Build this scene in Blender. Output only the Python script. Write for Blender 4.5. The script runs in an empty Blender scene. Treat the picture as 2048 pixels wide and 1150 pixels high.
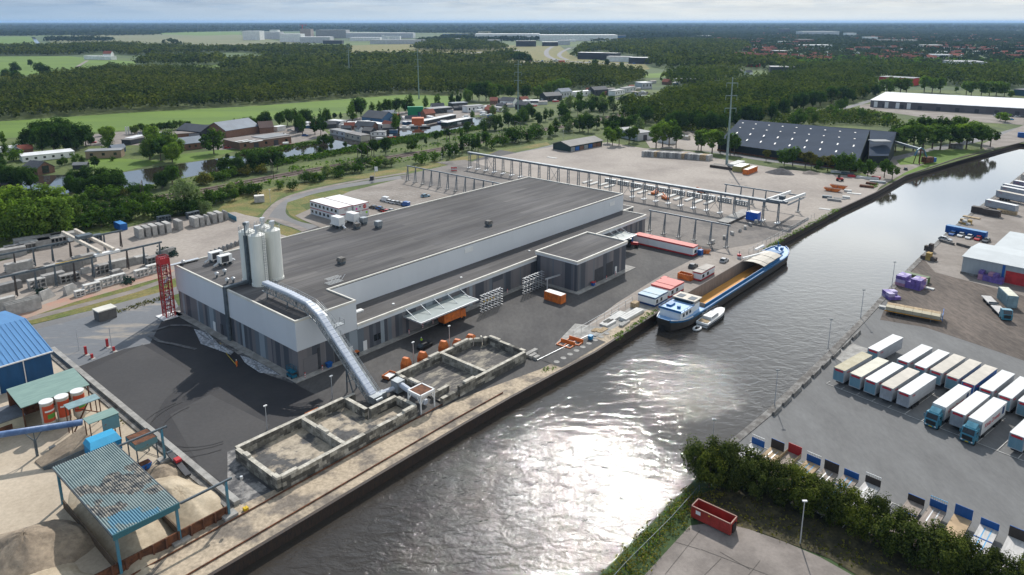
import bpy, math, random
import numpy as np
from mathutils import Vector
S = bpy.context.scene
R = math.radians
# ---------------------------------------------------------------- camera, sky, sun, exposure
FPX, HZ, CXP, CYP, CAMH = 1440.0, 348.0, 1024.0, 391.0, 77.0     # focal length and horizon drop in photo pixels
PITCH = math.atan(HZ / FPX)
cd = bpy.data.cameras.new('camera'); cam = bpy.data.objects.new('camera', cd)
S.collection.objects.link(cam); S.camera = cam
cd.sensor_width = 36.0; cd.lens = 36.0 * FPX / 2048.0; cd.shift_y = (CYP - 575.0) / 2048.0
cd.clip_start = 1.0; cd.clip_end = 200000.0
cam.location = (0, 0, CAMH); cam.rotation_euler = (R(90) - PITCH, 0, 0)
SUN_AZ, SUN_EL = 9.0, 41.0                                        # azimuth to the right of straight ahead, height
sd = bpy.data.lights.new('sun', 'SUN'); so = bpy.data.objects.new('sun', sd); S.collection.objects.link(so)
sd.energy = 2.9; sd.angle = R(0.5); sd.color = (1.0, 0.955, 0.89)
sdir = Vector((math.sin(R(SUN_AZ)) * math.cos(R(SUN_EL)), math.cos(R(SUN_AZ)) * math.cos(R(SUN_EL)), math.sin(R(SUN_EL))))
so.rotation_euler = sdir.to_track_quat('Z', 'Y').to_euler(); so.location = (0, 0, 400)
W = bpy.data.worlds.new('World'); S.world = W; W.use_nodes = True
wn = W.node_tree; wn.nodes.clear()
def N(t, typ, **k):
    n = t.nodes.new(typ)
    for a, b in k.items():
        if a[0] == '_': n.inputs[a[1:].replace('_', ' ')].default_value = b
        else: setattr(n, a, b)
    return n
def lk(t, a, b): t.links.new(a, b)
def ramp(t, src, stops):
    r = N(t, 'ShaderNodeValToRGB'); cr = r.color_ramp
    while len(cr.elements) < len(stops): cr.elements.new(0.5)
    for e, (p, c) in zip(cr.elements, stops):
        e.position = p; e.color = (c[0], c[1], c[2], 1) if hasattr(c, '__len__') else (c, c, c, 1)
    lk(t, src, r.inputs[0]); return r.outputs[0]
def math_n(t, op, a, b=None):
    n = N(t, 'ShaderNodeMath', operation=op)
    for i, q in enumerate((a, b)):
        if q is None: continue
        if isinstance(q, (int, float)): n.inputs[i].default_value = q
        else: lk(t, q, n.inputs[i])
    return n.outputs[0]
def mixc(t, f, a, b, bt='MIX'):
    n = N(t, 'ShaderNodeMix', data_type='RGBA', blend_type=bt)
    for i, q in ((0, f), (6, a), (7, b)):
        if isinstance(q, (int, float)): n.inputs[i].default_value = q
        elif hasattr(q, '__len__'): n.inputs[i].default_value = (q[0], q[1], q[2], 1)
        else: lk(t, q, n.inputs[i])
    return n.outputs[2]
sky = N(wn, 'ShaderNodeTexSky', sky_type='NISHITA', sun_disc=False, sun_elevation=R(SUN_EL), sun_rotation=R(SUN_AZ), altitude=0.0)
b1 = N(wn, 'ShaderNodeBackground', _Strength=0.10); lk(wn, sky.outputs[0], b1.inputs[0])
geo = N(wn, 'ShaderNodeTexCoord'); sep = N(wn, 'ShaderNodeSeparateXYZ'); lk(wn, geo.outputs['Generated'], sep.inputs[0])
zz = math_n(wn, 'ADD', math_n(wn, 'MAXIMUM', sep.outputs[2], 0.0), 0.09)
cmb = N(wn, 'ShaderNodeCombineXYZ')
lk(wn, math_n(wn, 'DIVIDE', sep.outputs[0], zz), cmb.inputs[0]); lk(wn, math_n(wn, 'DIVIDE', sep.outputs[1], zz), cmb.inputs[1])
cn = N(wn, 'ShaderNodeTexNoise', _Scale=1.15, _Detail=7.0, _Roughness=0.55); lk(wn, cmb.outputs[0], cn.inputs['Vector'])
cover = ramp(wn, cn.outputs[0], [(0.36, 0.0), (0.5, 1.0)])
cn2 = N(wn, 'ShaderNodeTexNoise', _Scale=1.3, _Detail=6.0, _Roughness=0.6); lk(wn, cmb.outputs[0], cn2.inputs['Vector'])
tone = ramp(wn, cn2.outputs[0], [(0.3, (0.52, 0.6, 0.7)), (0.62, (0.88, 0.92, 0.95))])
# brighter towards the sun's part of the sky, bluish grey to the left, as thin cloud scatters it
vd = N(wn, 'ShaderNodeVectorMath', operation='DOT_PRODUCT'); lk(wn, geo.outputs['Generated'], vd.inputs[0])
vd.inputs[1].default_value = tuple(Vector((math.sin(R(30)) * math.cos(R(28)), math.cos(R(30)) * math.cos(R(28)), math.sin(R(28)))))
glow = ramp(wn, vd.outputs['Value'], [(0.35, 0.8), (0.72, 0.95), (0.88, 1.45), (0.97, 2.0)])
elev = ramp(wn, sep.outputs[2], [(0.0, 0.8), (0.08, 1.2), (0.25, 1.2), (0.45, 0.76), (0.8, 0.5)])
glow = math_n(wn, 'MULTIPLY', glow, elev)
lowf = ramp(wn, sep.outputs[2], [(0.0, 0.0), (0.05, 0.0), (0.2, 1.0)])
gl = N(wn, 'ShaderNodeMix', data_type='FLOAT'); lk(wn, lowf, gl.inputs[0]); gl.inputs[2].default_value = 0.62; lk(wn, glow, gl.inputs[3])
cc = N(wn, 'ShaderNodeVectorMath', operation='SCALE'); lk(wn, tone, cc.inputs[0]); lk(wn, gl.outputs[0], cc.inputs['Scale'])
horiz = ramp(wn, sep.outputs[2], [(0.0, (0.54, 0.57, 0.58)), (0.03, (0.48, 0.51, 0.53))])
hm = ramp(wn, sep.outputs[2], [(0.004, 0.0), (0.03, 1.0)])
leftf = ramp(wn, math_n(wn, 'ADD', math_n(wn, 'MULTIPLY', sep.outputs[0], 0.5), 0.5), [(0.22, (0.52, 0.66, 0.84)), (0.50, (0.9, 0.97, 1.03)), (0.62, (1.08, 1.08, 1.06))])
ccol = mixc(wn, 1.0, mixc(wn, hm, horiz, cc.outputs[0]), leftf, 'MULTIPLY')
b2 = N(wn, 'ShaderNodeBackground', _Strength=1.0); lk(wn, ccol, b2.inputs[0])
ms = N(wn, 'ShaderNodeMixShader'); wo = N(wn, 'ShaderNodeOutputWorld')
cov2 = math_n(wn, 'MAXIMUM', cover, ramp(wn, sep.outputs[2], [(0.0, 1.0), (0.12, 0.75), (0.3, 0.45)]))
lk(wn, cov2, ms.inputs[0]); lk(wn, b1.outputs[0], ms.inputs[1]); lk(wn, b2.outputs[0], ms.inputs[2]); lk(wn, ms.outputs[0], wo.inputs[0])
S.view_settings.view_transform = 'Standard'; S.view_settings.look = 'None'
S.view_settings.exposure = 0.5; S.view_settings.gamma = 1.0; S.view_settings.use_curve_mapping = False
S.render.engine = 'CYCLES'; S.cycles.max_bounces = 5; S.cycles.diffuse_bounces = 2; S.cycles.glossy_bounces = 2
S.cycles.transmission_bounces = 2; S.cycles.transparent_max_bounces = 4; S.cycles.volume_bounces = 0
S.cycles.sample_clamp_indirect = 6.0; S.cycles.caustics_reflective = False; S.cycles.caustics_refractive = False

# ---------------------------------------------------------------- placing: photo pixel + height above ground -> metres
_c, _s = math.cos(PITCH), math.sin(PITCH)
def at(x, y, z=0.0):
    u, v = x - CXP, CYP - y
    t = (CAMH - z) / (FPX * _s - v * _c)
    return Vector((u * t, (v * _s + FPX * _c) * t, z))
def px(p):
    zz = p[2] - CAMH; f = p[1] * _c - zz * _s; up = p[1] * _s + zz * _c
    return (CXP + FPX * p[0] / f, CYP - FPX * up / f)
def ang(p, q): return math.atan2(q[1] - p[1], q[0] - p[0])
ANG_A = R(49.0)                                                     # the canal side of the big hall runs this way
O = at(599, 757)                                                    # near corner of the hall
AX = Vector((math.cos(ANG_A), math.sin(ANG_A), 0)); AY = Vector((-AX.y, AX.x, 0))
def H(x, y, z=0.0): return O + AX * x + AY * y + Vector((0, 0, z)) # hall coordinates -> world
def toH(p): d = Vector((p[0] - O.x, p[1] - O.y, 0)); return d.dot(AX), d.dot(AY)
COL = S.collection
# ---------------------------------------------------------------- mesh writing
class MB:
    def __init__(s): s.v = []; s.f = []; s.m = []
    def poly(s, pts, m=0):
        n = len(s.v); s.v += [tuple(p) for p in pts]; s.f.append(tuple(range(n, n + len(pts)))); s.m.append(m); return s
    def _faces(s, n, fs, m):
        for f in fs: s.f.append(tuple(n + i for i in f)); s.m.append(m)
    def box(s, x0, y0, z0, x1, y1, z1, m=0):
        n = len(s.v)
        if x0 > x1: x0, x1 = x1, x0
        if y0 > y1: y0, y1 = y1, y0
        s.v += [(x0, y0, z0), (x1, y0, z0), (x1, y1, z0), (x0, y1, z0), (x0, y0, z1), (x1, y0, z1), (x1, y1, z1), (x0, y1, z1)]
        s._faces(n, [(3, 2, 1, 0), (4, 5, 6, 7), (0, 1, 5, 4), (1, 2, 6, 5), (2, 3, 7, 6), (3, 0, 4, 7)], m); return s
    def prism(s, pts, z0, z1, m=0, mt=None):
        n = len(s.v); k = len(pts)
        a = sum(pts[i][0] * pts[(i + 1) % k][1] - pts[(i + 1) % k][0] * pts[i][1] for i in range(k))
        if a < 0: pts = pts[::-1]
        s.v += [(p[0], p[1], z0) for p in pts] + [(p[0], p[1], z1) for p in pts]
        s._faces(n, [tuple(reversed(range(k)))], m); s._faces(n, [tuple(range(k, 2 * k))], m if mt is None else mt)
        s._faces(n, [(i, (i + 1) % k, k + (i + 1) % k, k + i) for i in range(k)], m); return s
    def loft(s, rings, m=0, cap=True, close=True):
        n = len(s.v); k = len(rings[0])
        for r in rings: s.v += [tuple(p) for p in r]
        for j in range(len(rings) - 1):
            for i in range(k if close else k - 1):
                s.f.append((n + j * k + i, n + j * k + (i + 1) % k, n + (j + 1) * k + (i + 1) % k, n + (j + 1) * k + i)); s.m.append(m)
        if cap:
            s._faces(n, [tuple(reversed(range(k)))], m); s._faces(n + (len(rings) - 1) * k, [tuple(range(k))], m)
        return s
    def cyl(s, x, y, z0, z1, r, n=12, m=0, r2=None):
        r2 = r if r2 is None else r2
        q = [(math.cos(2 * math.pi * i / n), math.sin(2 * math.pi * i / n)) for i in range(n)]
        return s.loft([[(x + r * a, y + r * b, z0) for a, b in q], [(x + r2 * a, y + r2 * b, z1) for a, b in q]], m)
    def tube(s, p, q, r, n=6, m=0, r2=None):
        p, q = Vector(p), Vector(q); d = (q - p).normalized(); r2 = r if r2 is None else r2
        a = d.orthogonal().normalized(); b = d.cross(a)
        if n == 4: a, b = (a + b).normalized(), (b - a).normalized()
        c = [(math.cos(2 * math.pi * i / n), math.sin(2 * math.pi * i / n)) for i in range(n)]
        return s.loft([[p + a * (r * u) + b * (r * w) for u, w in c], [q + a * (r2 * u) + b * (r2 * w) for u, w in c]], m)
    def bar(s, p, q, w, h, m=0):                                   # beam of w wide and h high between two points
        p, q = Vector(p), Vector(q); d = (q - p).normalized()
        a = d.cross(Vector((0, 0, 1))); a = Vector((1, 0, 0)) if a.length < 1e-4 else a.normalized(); b = a.cross(d)
        o = [a * (w / 2) - b * (h / 2), a * (w / 2) + b * (h / 2), -a * (w / 2) + b * (h / 2), -a * (w / 2) - b * (h / 2)]
        return s.loft([[p + e for e in o], [q + e for e in o]], m)
    def disc(s, c, ax, r, w, n=14, m=0):                            # a wheel-like disc
        c, ax = Vector(c), Vector(ax).normalized(); return s.tube(c - ax * (w / 2), c + ax * (w / 2), r, n, m)
    def build(s, name, mats, parent=None, loc=None, rz=0.0, smooth=False):
        me = bpy.data.meshes.new(name); me.from_pydata(s.v, [], s.f)
        if not isinstance(mats, (list, tuple)): mats = [mats]
        for q in mats: me.materials.append(q)
        me.polygons.foreach_set('material_index', s.m)
        if smooth: me.polygons.foreach_set('use_smooth', [True] * len(s.f))
        me.update(); o = bpy.data.objects.new(name, me); COL.objects.link(o)
        if parent: o.parent = parent
        if loc is not None: o.location = loc; o.rotation_euler = (0, 0, rz)
        return o
def tag(o, label=None, cat=None, group=None, kind=None):
    if label: o['label'] = label
    if cat: o['category'] = cat
    if group: o['group'] = group
    if kind: o['kind'] = kind
    return o
def thing(name, label, cat, loc=(0, 0, 0), rz=0.0, group=None):
    o = bpy.data.objects.new(name, None); COL.objects.link(o); o.empty_display_size = 0.5
    o.location = loc; o.rotation_euler = (0, 0, rz); return tag(o, label, cat, group)
def dup(o, loc=None, rz=None, label=None, scale=None, parent=None, group=None):
    c = o.copy(); COL.objects.link(c)
    if parent: c.parent = parent
    if loc is not None: c.location = loc
    if rz is not None: c.rotation_euler = (0, 0, rz)
    if scale is not None: c.scale = scale if hasattr(scale, '__len__') else (scale,) * 3
    if label: c['label'] = label
    if group: c['group'] = group
    for ch in list(o.children): dup(ch, parent=c)
    return c
def paint(o, fn):                                                   # swap materials on a thing's parts (object-level)
    for ch in o.children:
        m = fn(ch.name.split('.')[0])
        if m:
            ch.material_slots[0].link = 'OBJECT'; ch.material_slots[0].material = m
def text(s, size, m, parent, loc, rot, name='lettering', ext=0.01, align='CENTER'):
    cu = bpy.data.curves.new(name, 'FONT'); cu.body = s; cu.size = size; cu.extrude = ext; cu.align_x = align; cu.align_y = 'CENTER'
    t = bpy.data.objects.new('t', cu); COL.objects.link(t)
    me = bpy.data.meshes.new_from_object(t.evaluated_get(bpy.context.evaluated_depsgraph_get()))
    bpy.data.objects.remove(t); me.materials.clear(); me.materials.append(m)
    o = bpy.data.objects.new(name, me); COL.objects.link(o); o.parent = parent; o.location = loc; o.rotation_euler = rot; return o
ORD = ['first', 'second', 'third', 'fourth', 'fifth', 'sixth', 'seventh', 'eighth', 'ninth', 'tenth', 'eleventh', 'twelfth']
def nth(i):
    if i < 12: return ORD[i]
    k = i + 1; return '%d%s' % (k, 'th' if 10 < k % 100 < 14 else {1: 'st', 2: 'nd', 3: 'rd'}.get(k % 10, 'th'))
# ---------------------------------------------------------------- materials
def mat(name, c, rough=0.75, var=0.12, sc=0.6, metal=0.0, c2=None, bump=0.0, bsc=4.0, stretch=None, mix=(0.42, 0.62), spec=0.4, fine=0.0, fsc=8.0, objrand=0.0):
    m = bpy.data.materials.new(name); m.use_nodes = True; t = m.node_tree; p = t.nodes['Principled BSDF']
    p.inputs['Roughness'].default_value = rough; p.inputs['Metallic'].default_value = metal; p.inputs['Specular IOR Level'].default_value = spec
    tc = N(t, 'ShaderNodeTexCoord'); mp = N(t, 'ShaderNodeMapping'); lk(t, tc.outputs['Object'], mp.inputs[0])
    if stretch: mp.inputs['Scale'].default_value = stretch
    n = N(t, 'ShaderNodeTexNoise', _Scale=sc, _Detail=8.0, _Roughness=0.62); lk(t, mp.outputs[0], n.inputs['Vector'])
    c2 = c2 or tuple(x * (1 - 2.2 * var) for x in c); ca = c if c2 != c else c
    col = ramp(t, n.outputs[0], [(mix[0], c2), (mix[1], ca)])
    if fine:
        n2 = N(t, 'ShaderNodeTexNoise', _Scale=fsc, _Detail=4.0, _Roughness=0.7); lk(t, mp.outputs[0], n2.inputs['Vector'])
        col = mixc(t, 1.0, col, ramp(t, n2.outputs[0], [(0.35, 1 - fine), (0.65, 1 + fine * 0.6)]), 'MULTIPLY')
    if objrand:
        oi = N(t, 'ShaderNodeObjectInfo'); col = mixc(t, 1.0, col, ramp(t, oi.outputs['Random'], [(0, 1 - objrand), (1, 1 + objrand)]), 'MULTIPLY')
    lk(t, col, p.inputs['Base Color'])
    if bump:
        n3 = N(t, 'ShaderNodeTexNoise', _Scale=bsc, _Detail=5.0); lk(t, mp.outputs[0], n3.inputs['Vector'])
        b = N(t, 'ShaderNodeBump', _Strength=bump, _Distance=0.1); lk(t, n3.outputs[0], b.inputs['Height']); lk(t, b.outputs[0], p.inputs['Normal'])
    m['p'] = 1; return m
def pr(m): return m.node_tree.nodes['Principled BSDF']
def basecol(m): return pr(m).inputs['Base Color'].links[0].from_socket
# ---------------------------------------------------------------- the setting: ground, water, yards, roads
m_grass = mat('rough_grass', (0.115, 0.15, 0.03), 0.95, c2=(0.05, 0.075, 0.018), sc=0.035, fine=0.35, fsc=0.5, mix=(0.36, 0.64))
m_field = mat('meadow', (0.125, 0.205, 0.018), 0.95, c2=(0.085, 0.15, 0.016), sc=0.012, fine=0.12, fsc=0.3, stretch=(0.4, 2.5, 1), mix=(0.35, 0.65))
m_dry = mat('dry_verge', (0.23, 0.18, 0.06), 0.95, c2=(0.11, 0.14, 0.03), sc=0.09, fine=0.35, fsc=1.2, mix=(0.38, 0.6))
m_asph_new = mat('fresh_asphalt', (0.046, 0.043, 0.043), 0.7, c2=(0.027, 0.026, 0.029), sc=0.035, fine=0.10, fsc=1.5, spec=0.3, mix=(0.4, 0.6))
m_asph = mat('worn_asphalt', (0.105, 0.10, 0.096), 0.85, c2=(0.066, 0.063, 0.063), sc=0.06, fine=0.15, fsc=1.3, stretch=(1, 0.45, 1), spec=0.3)
m_asph_lot = mat('grey_lot_asphalt', (0.18, 0.18, 0.178), 0.85, c2=(0.14, 0.139, 0.138), sc=0.09, fine=0.10, fsc=1.1, spec=0.3, stretch=(1.3, 0.45, 1), mix=(0.36, 0.62))
m_road = mat('road_asphalt', (0.22, 0.215, 0.215), 0.85, c2=(0.17, 0.168, 0.168), sc=0.05, fine=0.08, fsc=1, spec=0.3)
m_path = mat('path_surface', (0.27, 0.235, 0.21), 0.9, sc=0.2, fine=0.1)
m_yard = mat('concrete_yard', (0.36, 0.315, 0.275), 0.9, c2=(0.24, 0.205, 0.18), sc=0.035, fine=0.14, fsc=0.7, mix=(0.3, 0.6))
m_quay = mat('sandy_quay', (0.46, 0.375, 0.275), 0.95, c2=(0.20, 0.17, 0.14), sc=0.16, fine=0.3, fsc=1.6, mix=(0.41, 0.53), stretch=(1, 1, 1))
m_sand = mat('sand_yard', (0.54, 0.455, 0.35), 0.95, c2=(0.38, 0.31, 0.23), sc=0.06, fine=0.12, fsc=1.5, mix=(0.3, 0.6))
m_paver = mat('sandy_pavers', (0.16, 0.17, 0.185), 0.8, c2=(0.30, 0.27, 0.235), sc=0.13, fine=0.1, fsc=1, mix=(0.36, 0.47), stretch=(0.5, 1.6, 1))
m_dirt = mat('gravel_dirt', (0.155, 0.125, 0.105), 0.95, c2=(0.085, 0.07, 0.06), sc=0.10, fine=0.3, fsc=0.9, stretch=(1.4, 0.35, 1), mix=(0.35, 0.6))
m_beige = mat('compacted_stone', (0.30, 0.265, 0.235), 0.95, c2=(0.22, 0.19, 0.165), sc=0.07, fine=0.12, fsc=1)
m_red = mat('red_path', (0.42, 0.24, 0.18), 0.95, c2=(0.35, 0.28, 0.22), sc=0.15, fine=0.15)
m_conc = mat('concrete', (0.40, 0.385, 0.36), 0.85, var=0.15, sc=0.5, fine=0.12, fsc=3)
m_concd = mat('dirty_concrete', (0.26, 0.25, 0.235), 0.9, c2=(0.12, 0.11, 0.10), sc=0.5, fine=0.25, fsc=2.5)
m_bark = mat('bark', (0.11, 0.085, 0.06), 0.95, sc=2)
m_white = mat('white_paint', (0.78, 0.78, 0.77), 0.6, var=0.03, sc=0.5)
m_line = mat('road_paint', (0.62, 0.61, 0.58), 0.8, c2=(0.40, 0.39, 0.37), sc=1.0)
m_steel = mat('galvanised_steel', (0.36, 0.39, 0.41), 0.45, var=0.12, sc=0.8, metal=0.35)
m_dsteel = mat('grey_blue_steel', (0.12, 0.15, 0.175), 0.55, var=0.15, sc=0.8, metal=0.2)
m_rust = mat('rust', (0.19, 0.075, 0.035), 0.9, c2=(0.08, 0.035, 0.02), sc=0.8, fine=0.2)
m_black = mat('black_rubber', (0.02, 0.02, 0.021), 0.7, var=0.1)
m_glass = mat('dark_glass', (0.02, 0.026, 0.03), 0.08, var=0.05, spec=0.8)
m_orange = mat('orange_steel', (0.75, 0.20, 0.03), 0.55, c2=(0.5, 0.13, 0.03), sc=0.8)
m_redp = mat('red_paint', (0.55, 0.035, 0.04), 0.45, var=0.1)
m_blue = mat('blue_paint', (0.012, 0.12, 0.42), 0.5, var=0.12, sc=0.4)
m_pipe = mat('pale_blue_pipe_paint', (0.14, 0.23, 0.42), 0.45, c2=(0.06, 0.12, 0.26), sc=0.5)
m_wood = mat('timber', (0.48, 0.36, 0.22), 0.85, c2=(0.3, 0.22, 0.13), sc=1.5)
m_alu = mat('brushed_aluminium', (0.62, 0.64, 0.66), 0.42, var=0.06, metal=0.5, sc=0.5)
m_mud = mat('field_stubble', (0.21, 0.19, 0.10), 0.95, c2=(0.12, 0.15, 0.06), sc=0.006, fine=0.15, fsc=0.05, stretch=(0.3, 3, 1))
m_reed = mat('reed_bank', (0.16, 0.17, 0.05), 0.95, c2=(0.06, 0.09, 0.02), sc=0.2, fine=0.4, fsc=1.0)
m_gravel = mat('track_ballast', (0.20, 0.155, 0.13), 0.95, c2=(0.12, 0.09, 0.075), sc=0.3, fine=0.2)
m_brick = mat('brown_brick', (0.23, 0.13, 0.09), 0.9, sc=1.2, fine=0.15)
m_rooft = mat('dark_roof_tiles', (0.095, 0.10, 0.115), 0.75, sc=0.8, fine=0.2, fsc=3)
m_roofr = mat('red_roof_tiles', (0.36, 0.11, 0.07), 0.8, sc=0.6, objrand=0.3)

LQ = [(512, 1100), (760, 951), (929, 850), (1024, 796), (1191, 706), (1313, 628), (1440, 553), (1551, 488), (1681, 418), (1751, 386), (1811, 352), (1912, 318), (2037, 287)]
RQ = [(1199, 1150), (1290, 1060), (1379, 970), (1454, 889), (1536, 822), (1656, 706), (1724, 637), (1792, 563), (1842, 513), (1897, 463), (1949, 421), (1990, 392), (2048, 345)]
Lw = [at(*p) for p in LQ]; Rw = [at(*p) for p in RQ]
def ext(a, b, d): return b + (b - a).normalized() * d
Lw = [ext(Lw[1], Lw[0], 130)] + Lw; Lw += [ext(Lw[-2], Lw[-1], 900)]
Rw = [ext(Rw[1], Rw[0], 120)] + Rw; Rw += [ext(Rw[-2], Rw[-1], 900)]
B_ = 90000.0
g = MB()
g.poly([(p.x, p.y, 0) for p in Lw] + [(B_, Lw[-1].y + 200, 0), (B_, B_, 0), (-B_, B_, 0), (-B_, -300, 0), (Lw[0].x, -300, 0)])
g.poly([(p.x, p.y, 0) for p in Rw][::-1] + [(Rw[0].x, -300, 0), (B_, -300, 0), (B_, Rw[-1].y - 100, 0)])
m_ground = mat('countryside', (0.10, 0.15, 0.035), 0.95, c2=(0.035, 0.065, 0.025), sc=0.0016, fine=0.3, fsc=0.02, stretch=(0.35, 1.6, 1), mix=(0.40, 0.60))
tag(g.build('ground', m_ground), kind='structure')
# water of the ship canal
def water_mat(name, deep, amp, rough):
    m = bpy.data.materials.new(name); m.use_nodes = True; t = m.node_tree; p = t.nodes['Principled BSDF']
    p.inputs['Base Color'].default_value = (*deep, 1); p.inputs['Roughness'].default_value = rough; p.inputs['IOR'].default_value = 1.38
    tc = N(t, 'ShaderNodeTexCoord'); mp = N(t, 'ShaderNodeMapping'); lk(t, tc.outputs['Object'], mp.inputs[0]); mp.inputs['Scale'].default_value = (0.62, 1.0, 1); mp.inputs['Rotation'].default_value = (0, 0, R(-14))
    w1 = N(t, 'ShaderNodeTexNoise', _Scale=0.50, _Detail=5.0, _Roughness=0.54, _Distortion=0.6); lk(t, mp.outputs[0], w1.inputs['Vector'])
    w2 = N(t, 'ShaderNodeTexNoise', _Scale=2.8, _Detail=4.0, _Roughness=0.55); lk(t, mp.outputs[0], w2.inputs['Vector'])
    hh = math_n(t, 'ADD', math_n(t, 'MULTIPLY', w1.outputs[0], 0.72), math_n(t, "MULTIPLY", w2.outputs[0], 0.15))
    big = N(t, 'ShaderNodeTexNoise', _Scale=0.016, _Detail=3.0); lk(t, mp.outputs[0], big.inputs['Vector'])
    sp = N(t, 'ShaderNodeSeparateXYZ'); lk(t, tc.outputs['Object'], sp.inputs[0])
    # the wind ruffles the open reach near the camera; the upper reach lies calm
    near = ramp(t, math_n(t, 'DIVIDE', sp.outputs[1], 500.0), [(0.16, 1.0), (0.36, 0.9), (0.43, 0.30), (0.55, 0.13), (0.8, 0.08)])
    a = math_n(t, 'MULTIPLY', near, ramp(t, big.outputs[0], [(0.36, 0.35), (0.50, 0.55), (0.62, 0.8)]))
    for px_, rad, gain in ((at(1415, 748), 20.0, .8), (at(1130, 1085), 38.0, .85), (at(560, 1130), 60.0, .5)):   # gusts that ruffle the surface
        ds = N(t, 'ShaderNodeVectorMath', operation='DISTANCE'); lk(t, tc.outputs['Object'], ds.inputs[0]); ds.inputs[1].default_value = (px_.x, px_.y, -1.9)
        e = math_n(t, 'ADD', math_n(t, 'DIVIDE', ds.outputs['Value'], rad * 1.35), math_n(t, 'MULTIPLY', math_n(t, 'SUBTRACT', w1.outputs[0], 0.5), 0.5))
        a = math_n(t, 'ADD', a, math_n(t, 'MULTIPLY', ramp(t, e, [(0.35, 1.0), (0.9, 0.0)]), gain * (1.0 if amp > .2 else 0.0)))
    b = N(t, 'ShaderNodeBump', _Distance=1.0); lk(t, math_n(t, 'MULTIPLY', a, amp), b.inputs['Strength']); lk(t, hh, b.inputs['Height']); lk(t, b.outputs[0], p.inputs['Normal'])
    return m
m_water = water_mat('canal_water', (0.044, 0.038, 0.032), 0.28, 0.04)
wb = MB(); wb.poly([(-900, -250, -1.9), (2600, -250, -1.9), (2600, 1700, -1.9), (-900, 1700, -1.9)])
tag(wb.build('canal_water', m_water), kind='structure')
SH = [0]
def sheet(name, pts, m, k, world=False, z=None):
    q = [Vector(p) if world else at(*p) for p in pts]; SH[0] += 1; zz = 0.014 * k + 0.0008 * SH[0] if z is None else z
    b = MB(); b.poly([(p[0], p[1], zz) for p in q]); o = b.build(name, m)
    n = o.data.polygons[0].normal
    if n.z < 0: o.data.flip_normals()
    return tag(o, kind='structure')
def strip(name, pts, w, m, k, world=False, kerb=None):
    q = [Vector(p) if world else at(*p) for p in pts]; q = [Vector((p[0], p[1], 0)) for p in q]
    # smooth the line
    for _ in range(2):
        r = [q[0]]
        for a_, b_ in zip(q, q[1:]): r += [a_.lerp(b_, 0.25), a_.lerp(b_, 0.75)]
        q = r + [q[-1]]
    b = MB(); n = []
    for i, p in enumerate(q):
        d = (q[min(i + 1, len(q) - 1)] - q[max(i - 1, 0)]).normalized(); n.append(Vector((-d.y, d.x, 0)))
    for i in range(len(q) - 1):
        b.poly([q[i] - n[i] * w / 2 + Vector((0, 0, 0.014 * k)), q[i + 1] - n[i + 1] * w / 2 + Vector((0, 0, 0.014 * k)), q[i + 1] + n[i + 1] * w / 2 + Vector((0, 0, 0.014 * k)), q[i] + n[i] * w / 2 + Vector((0, 0, 0.014 * k))])
    return tag(b.build(name, m), kind='structure'), q
def off(pts, d):                                                   # shift a world polyline sideways (left positive)
    r = []
    for i, p in enumerate(pts):
        e = (pts[min(i + 1, len(pts) - 1)] - pts[max(i - 1, 0)]).normalized(); r.append(p + Vector((-e.y, e.x, 0)) * d)
    return r
# grass country around the works
sheet('grass_plain', [(-900, 1150), (-500, 330), (-300, 180), (2600, 180), (2700, 300), (2037, 287), (1811, 352), (1551, 482), (1024, 785), (512, 1085), (380, 1150), (-300, 1390)], m_grass, 1)
sheet('meadow', [(-250, 262), (0, 243), (250, 226), (512, 212), (813, 189), (895, 192), (935, 196), (915, 206), (883, 214), (732, 220), (652, 232), (545, 238), (451, 246), (175, 266), (0, 277), (-300, 300)], m_field, 2)
sheet('field', [(-200, 114), (0, 113), (135, 112.5), (270, 123), (272, 130), (185, 141), (100, 151), (-100, 150)], m_field, 2)
sheet('field', [(285, 132), (450, 130), (450, 135.5), (285, 137.5)], m_field, 2)
sheet('field', [(-300, 75), (60, 73.5), (85, 91), (-300, 93)], m_field, 2)
sheet('field', [(95, 72), (330, 66), (470, 68), (560, 82), (640, 92), (600, 99), (370, 98), (250, 92), (110, 94), (100, 83)], m_mud, 2)
sheet('field', [(240, 60), (340, 62.5), (480, 64), (485, 69), (400, 71), (250, 66)], m_field, 2)
sheet('field', [(680, 91), (820, 88), (1120, 92), (1140, 108), (1160, 118), (1290, 128), (1300, 138), (1240, 148), (1160, 140), (1010, 131), (700, 105)], m_dry, 2)
sheet('field', [(1278, 149), (1350, 143), (1355, 148), (1330, 155), (1285, 156)], m_field, 3)
sheet('grass_verge', [(1290, 192), (1340, 186), (1320, 193), (1260, 206), (1235, 208)], m_field, 3)
# the old canal with the houseboats
m_water2 = water_mat('old_canal_water', (0.03, 0.025, 0.02), 0.12, 0.05)
sheet('old_canal_water', [(-60, 352), (60, 352), (238, 346), (336, 331), (430, 318), (512, 304), (620, 290), (650, 272), (668, 268), (735, 264), (812, 254), (900, 240), (975, 233), (985, 238), (978, 247), (880, 263), (812, 272), (737, 287), (632, 306), (532, 320), (438, 343), (388, 352), (308, 368), (246, 379), (200, 384), (-60, 400)], m_water2, 3)
sheet('old_canal_water', [(1225, 197), (1262, 189), (1296, 183), (1297, 189), (1262, 197), (1237, 200)], m_water2, 3)
sheet('old_canal_water', [(1085, 188), (1180, 180), (1192, 184), (1160, 190), (1090, 193)], m_water2, 3)
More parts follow.
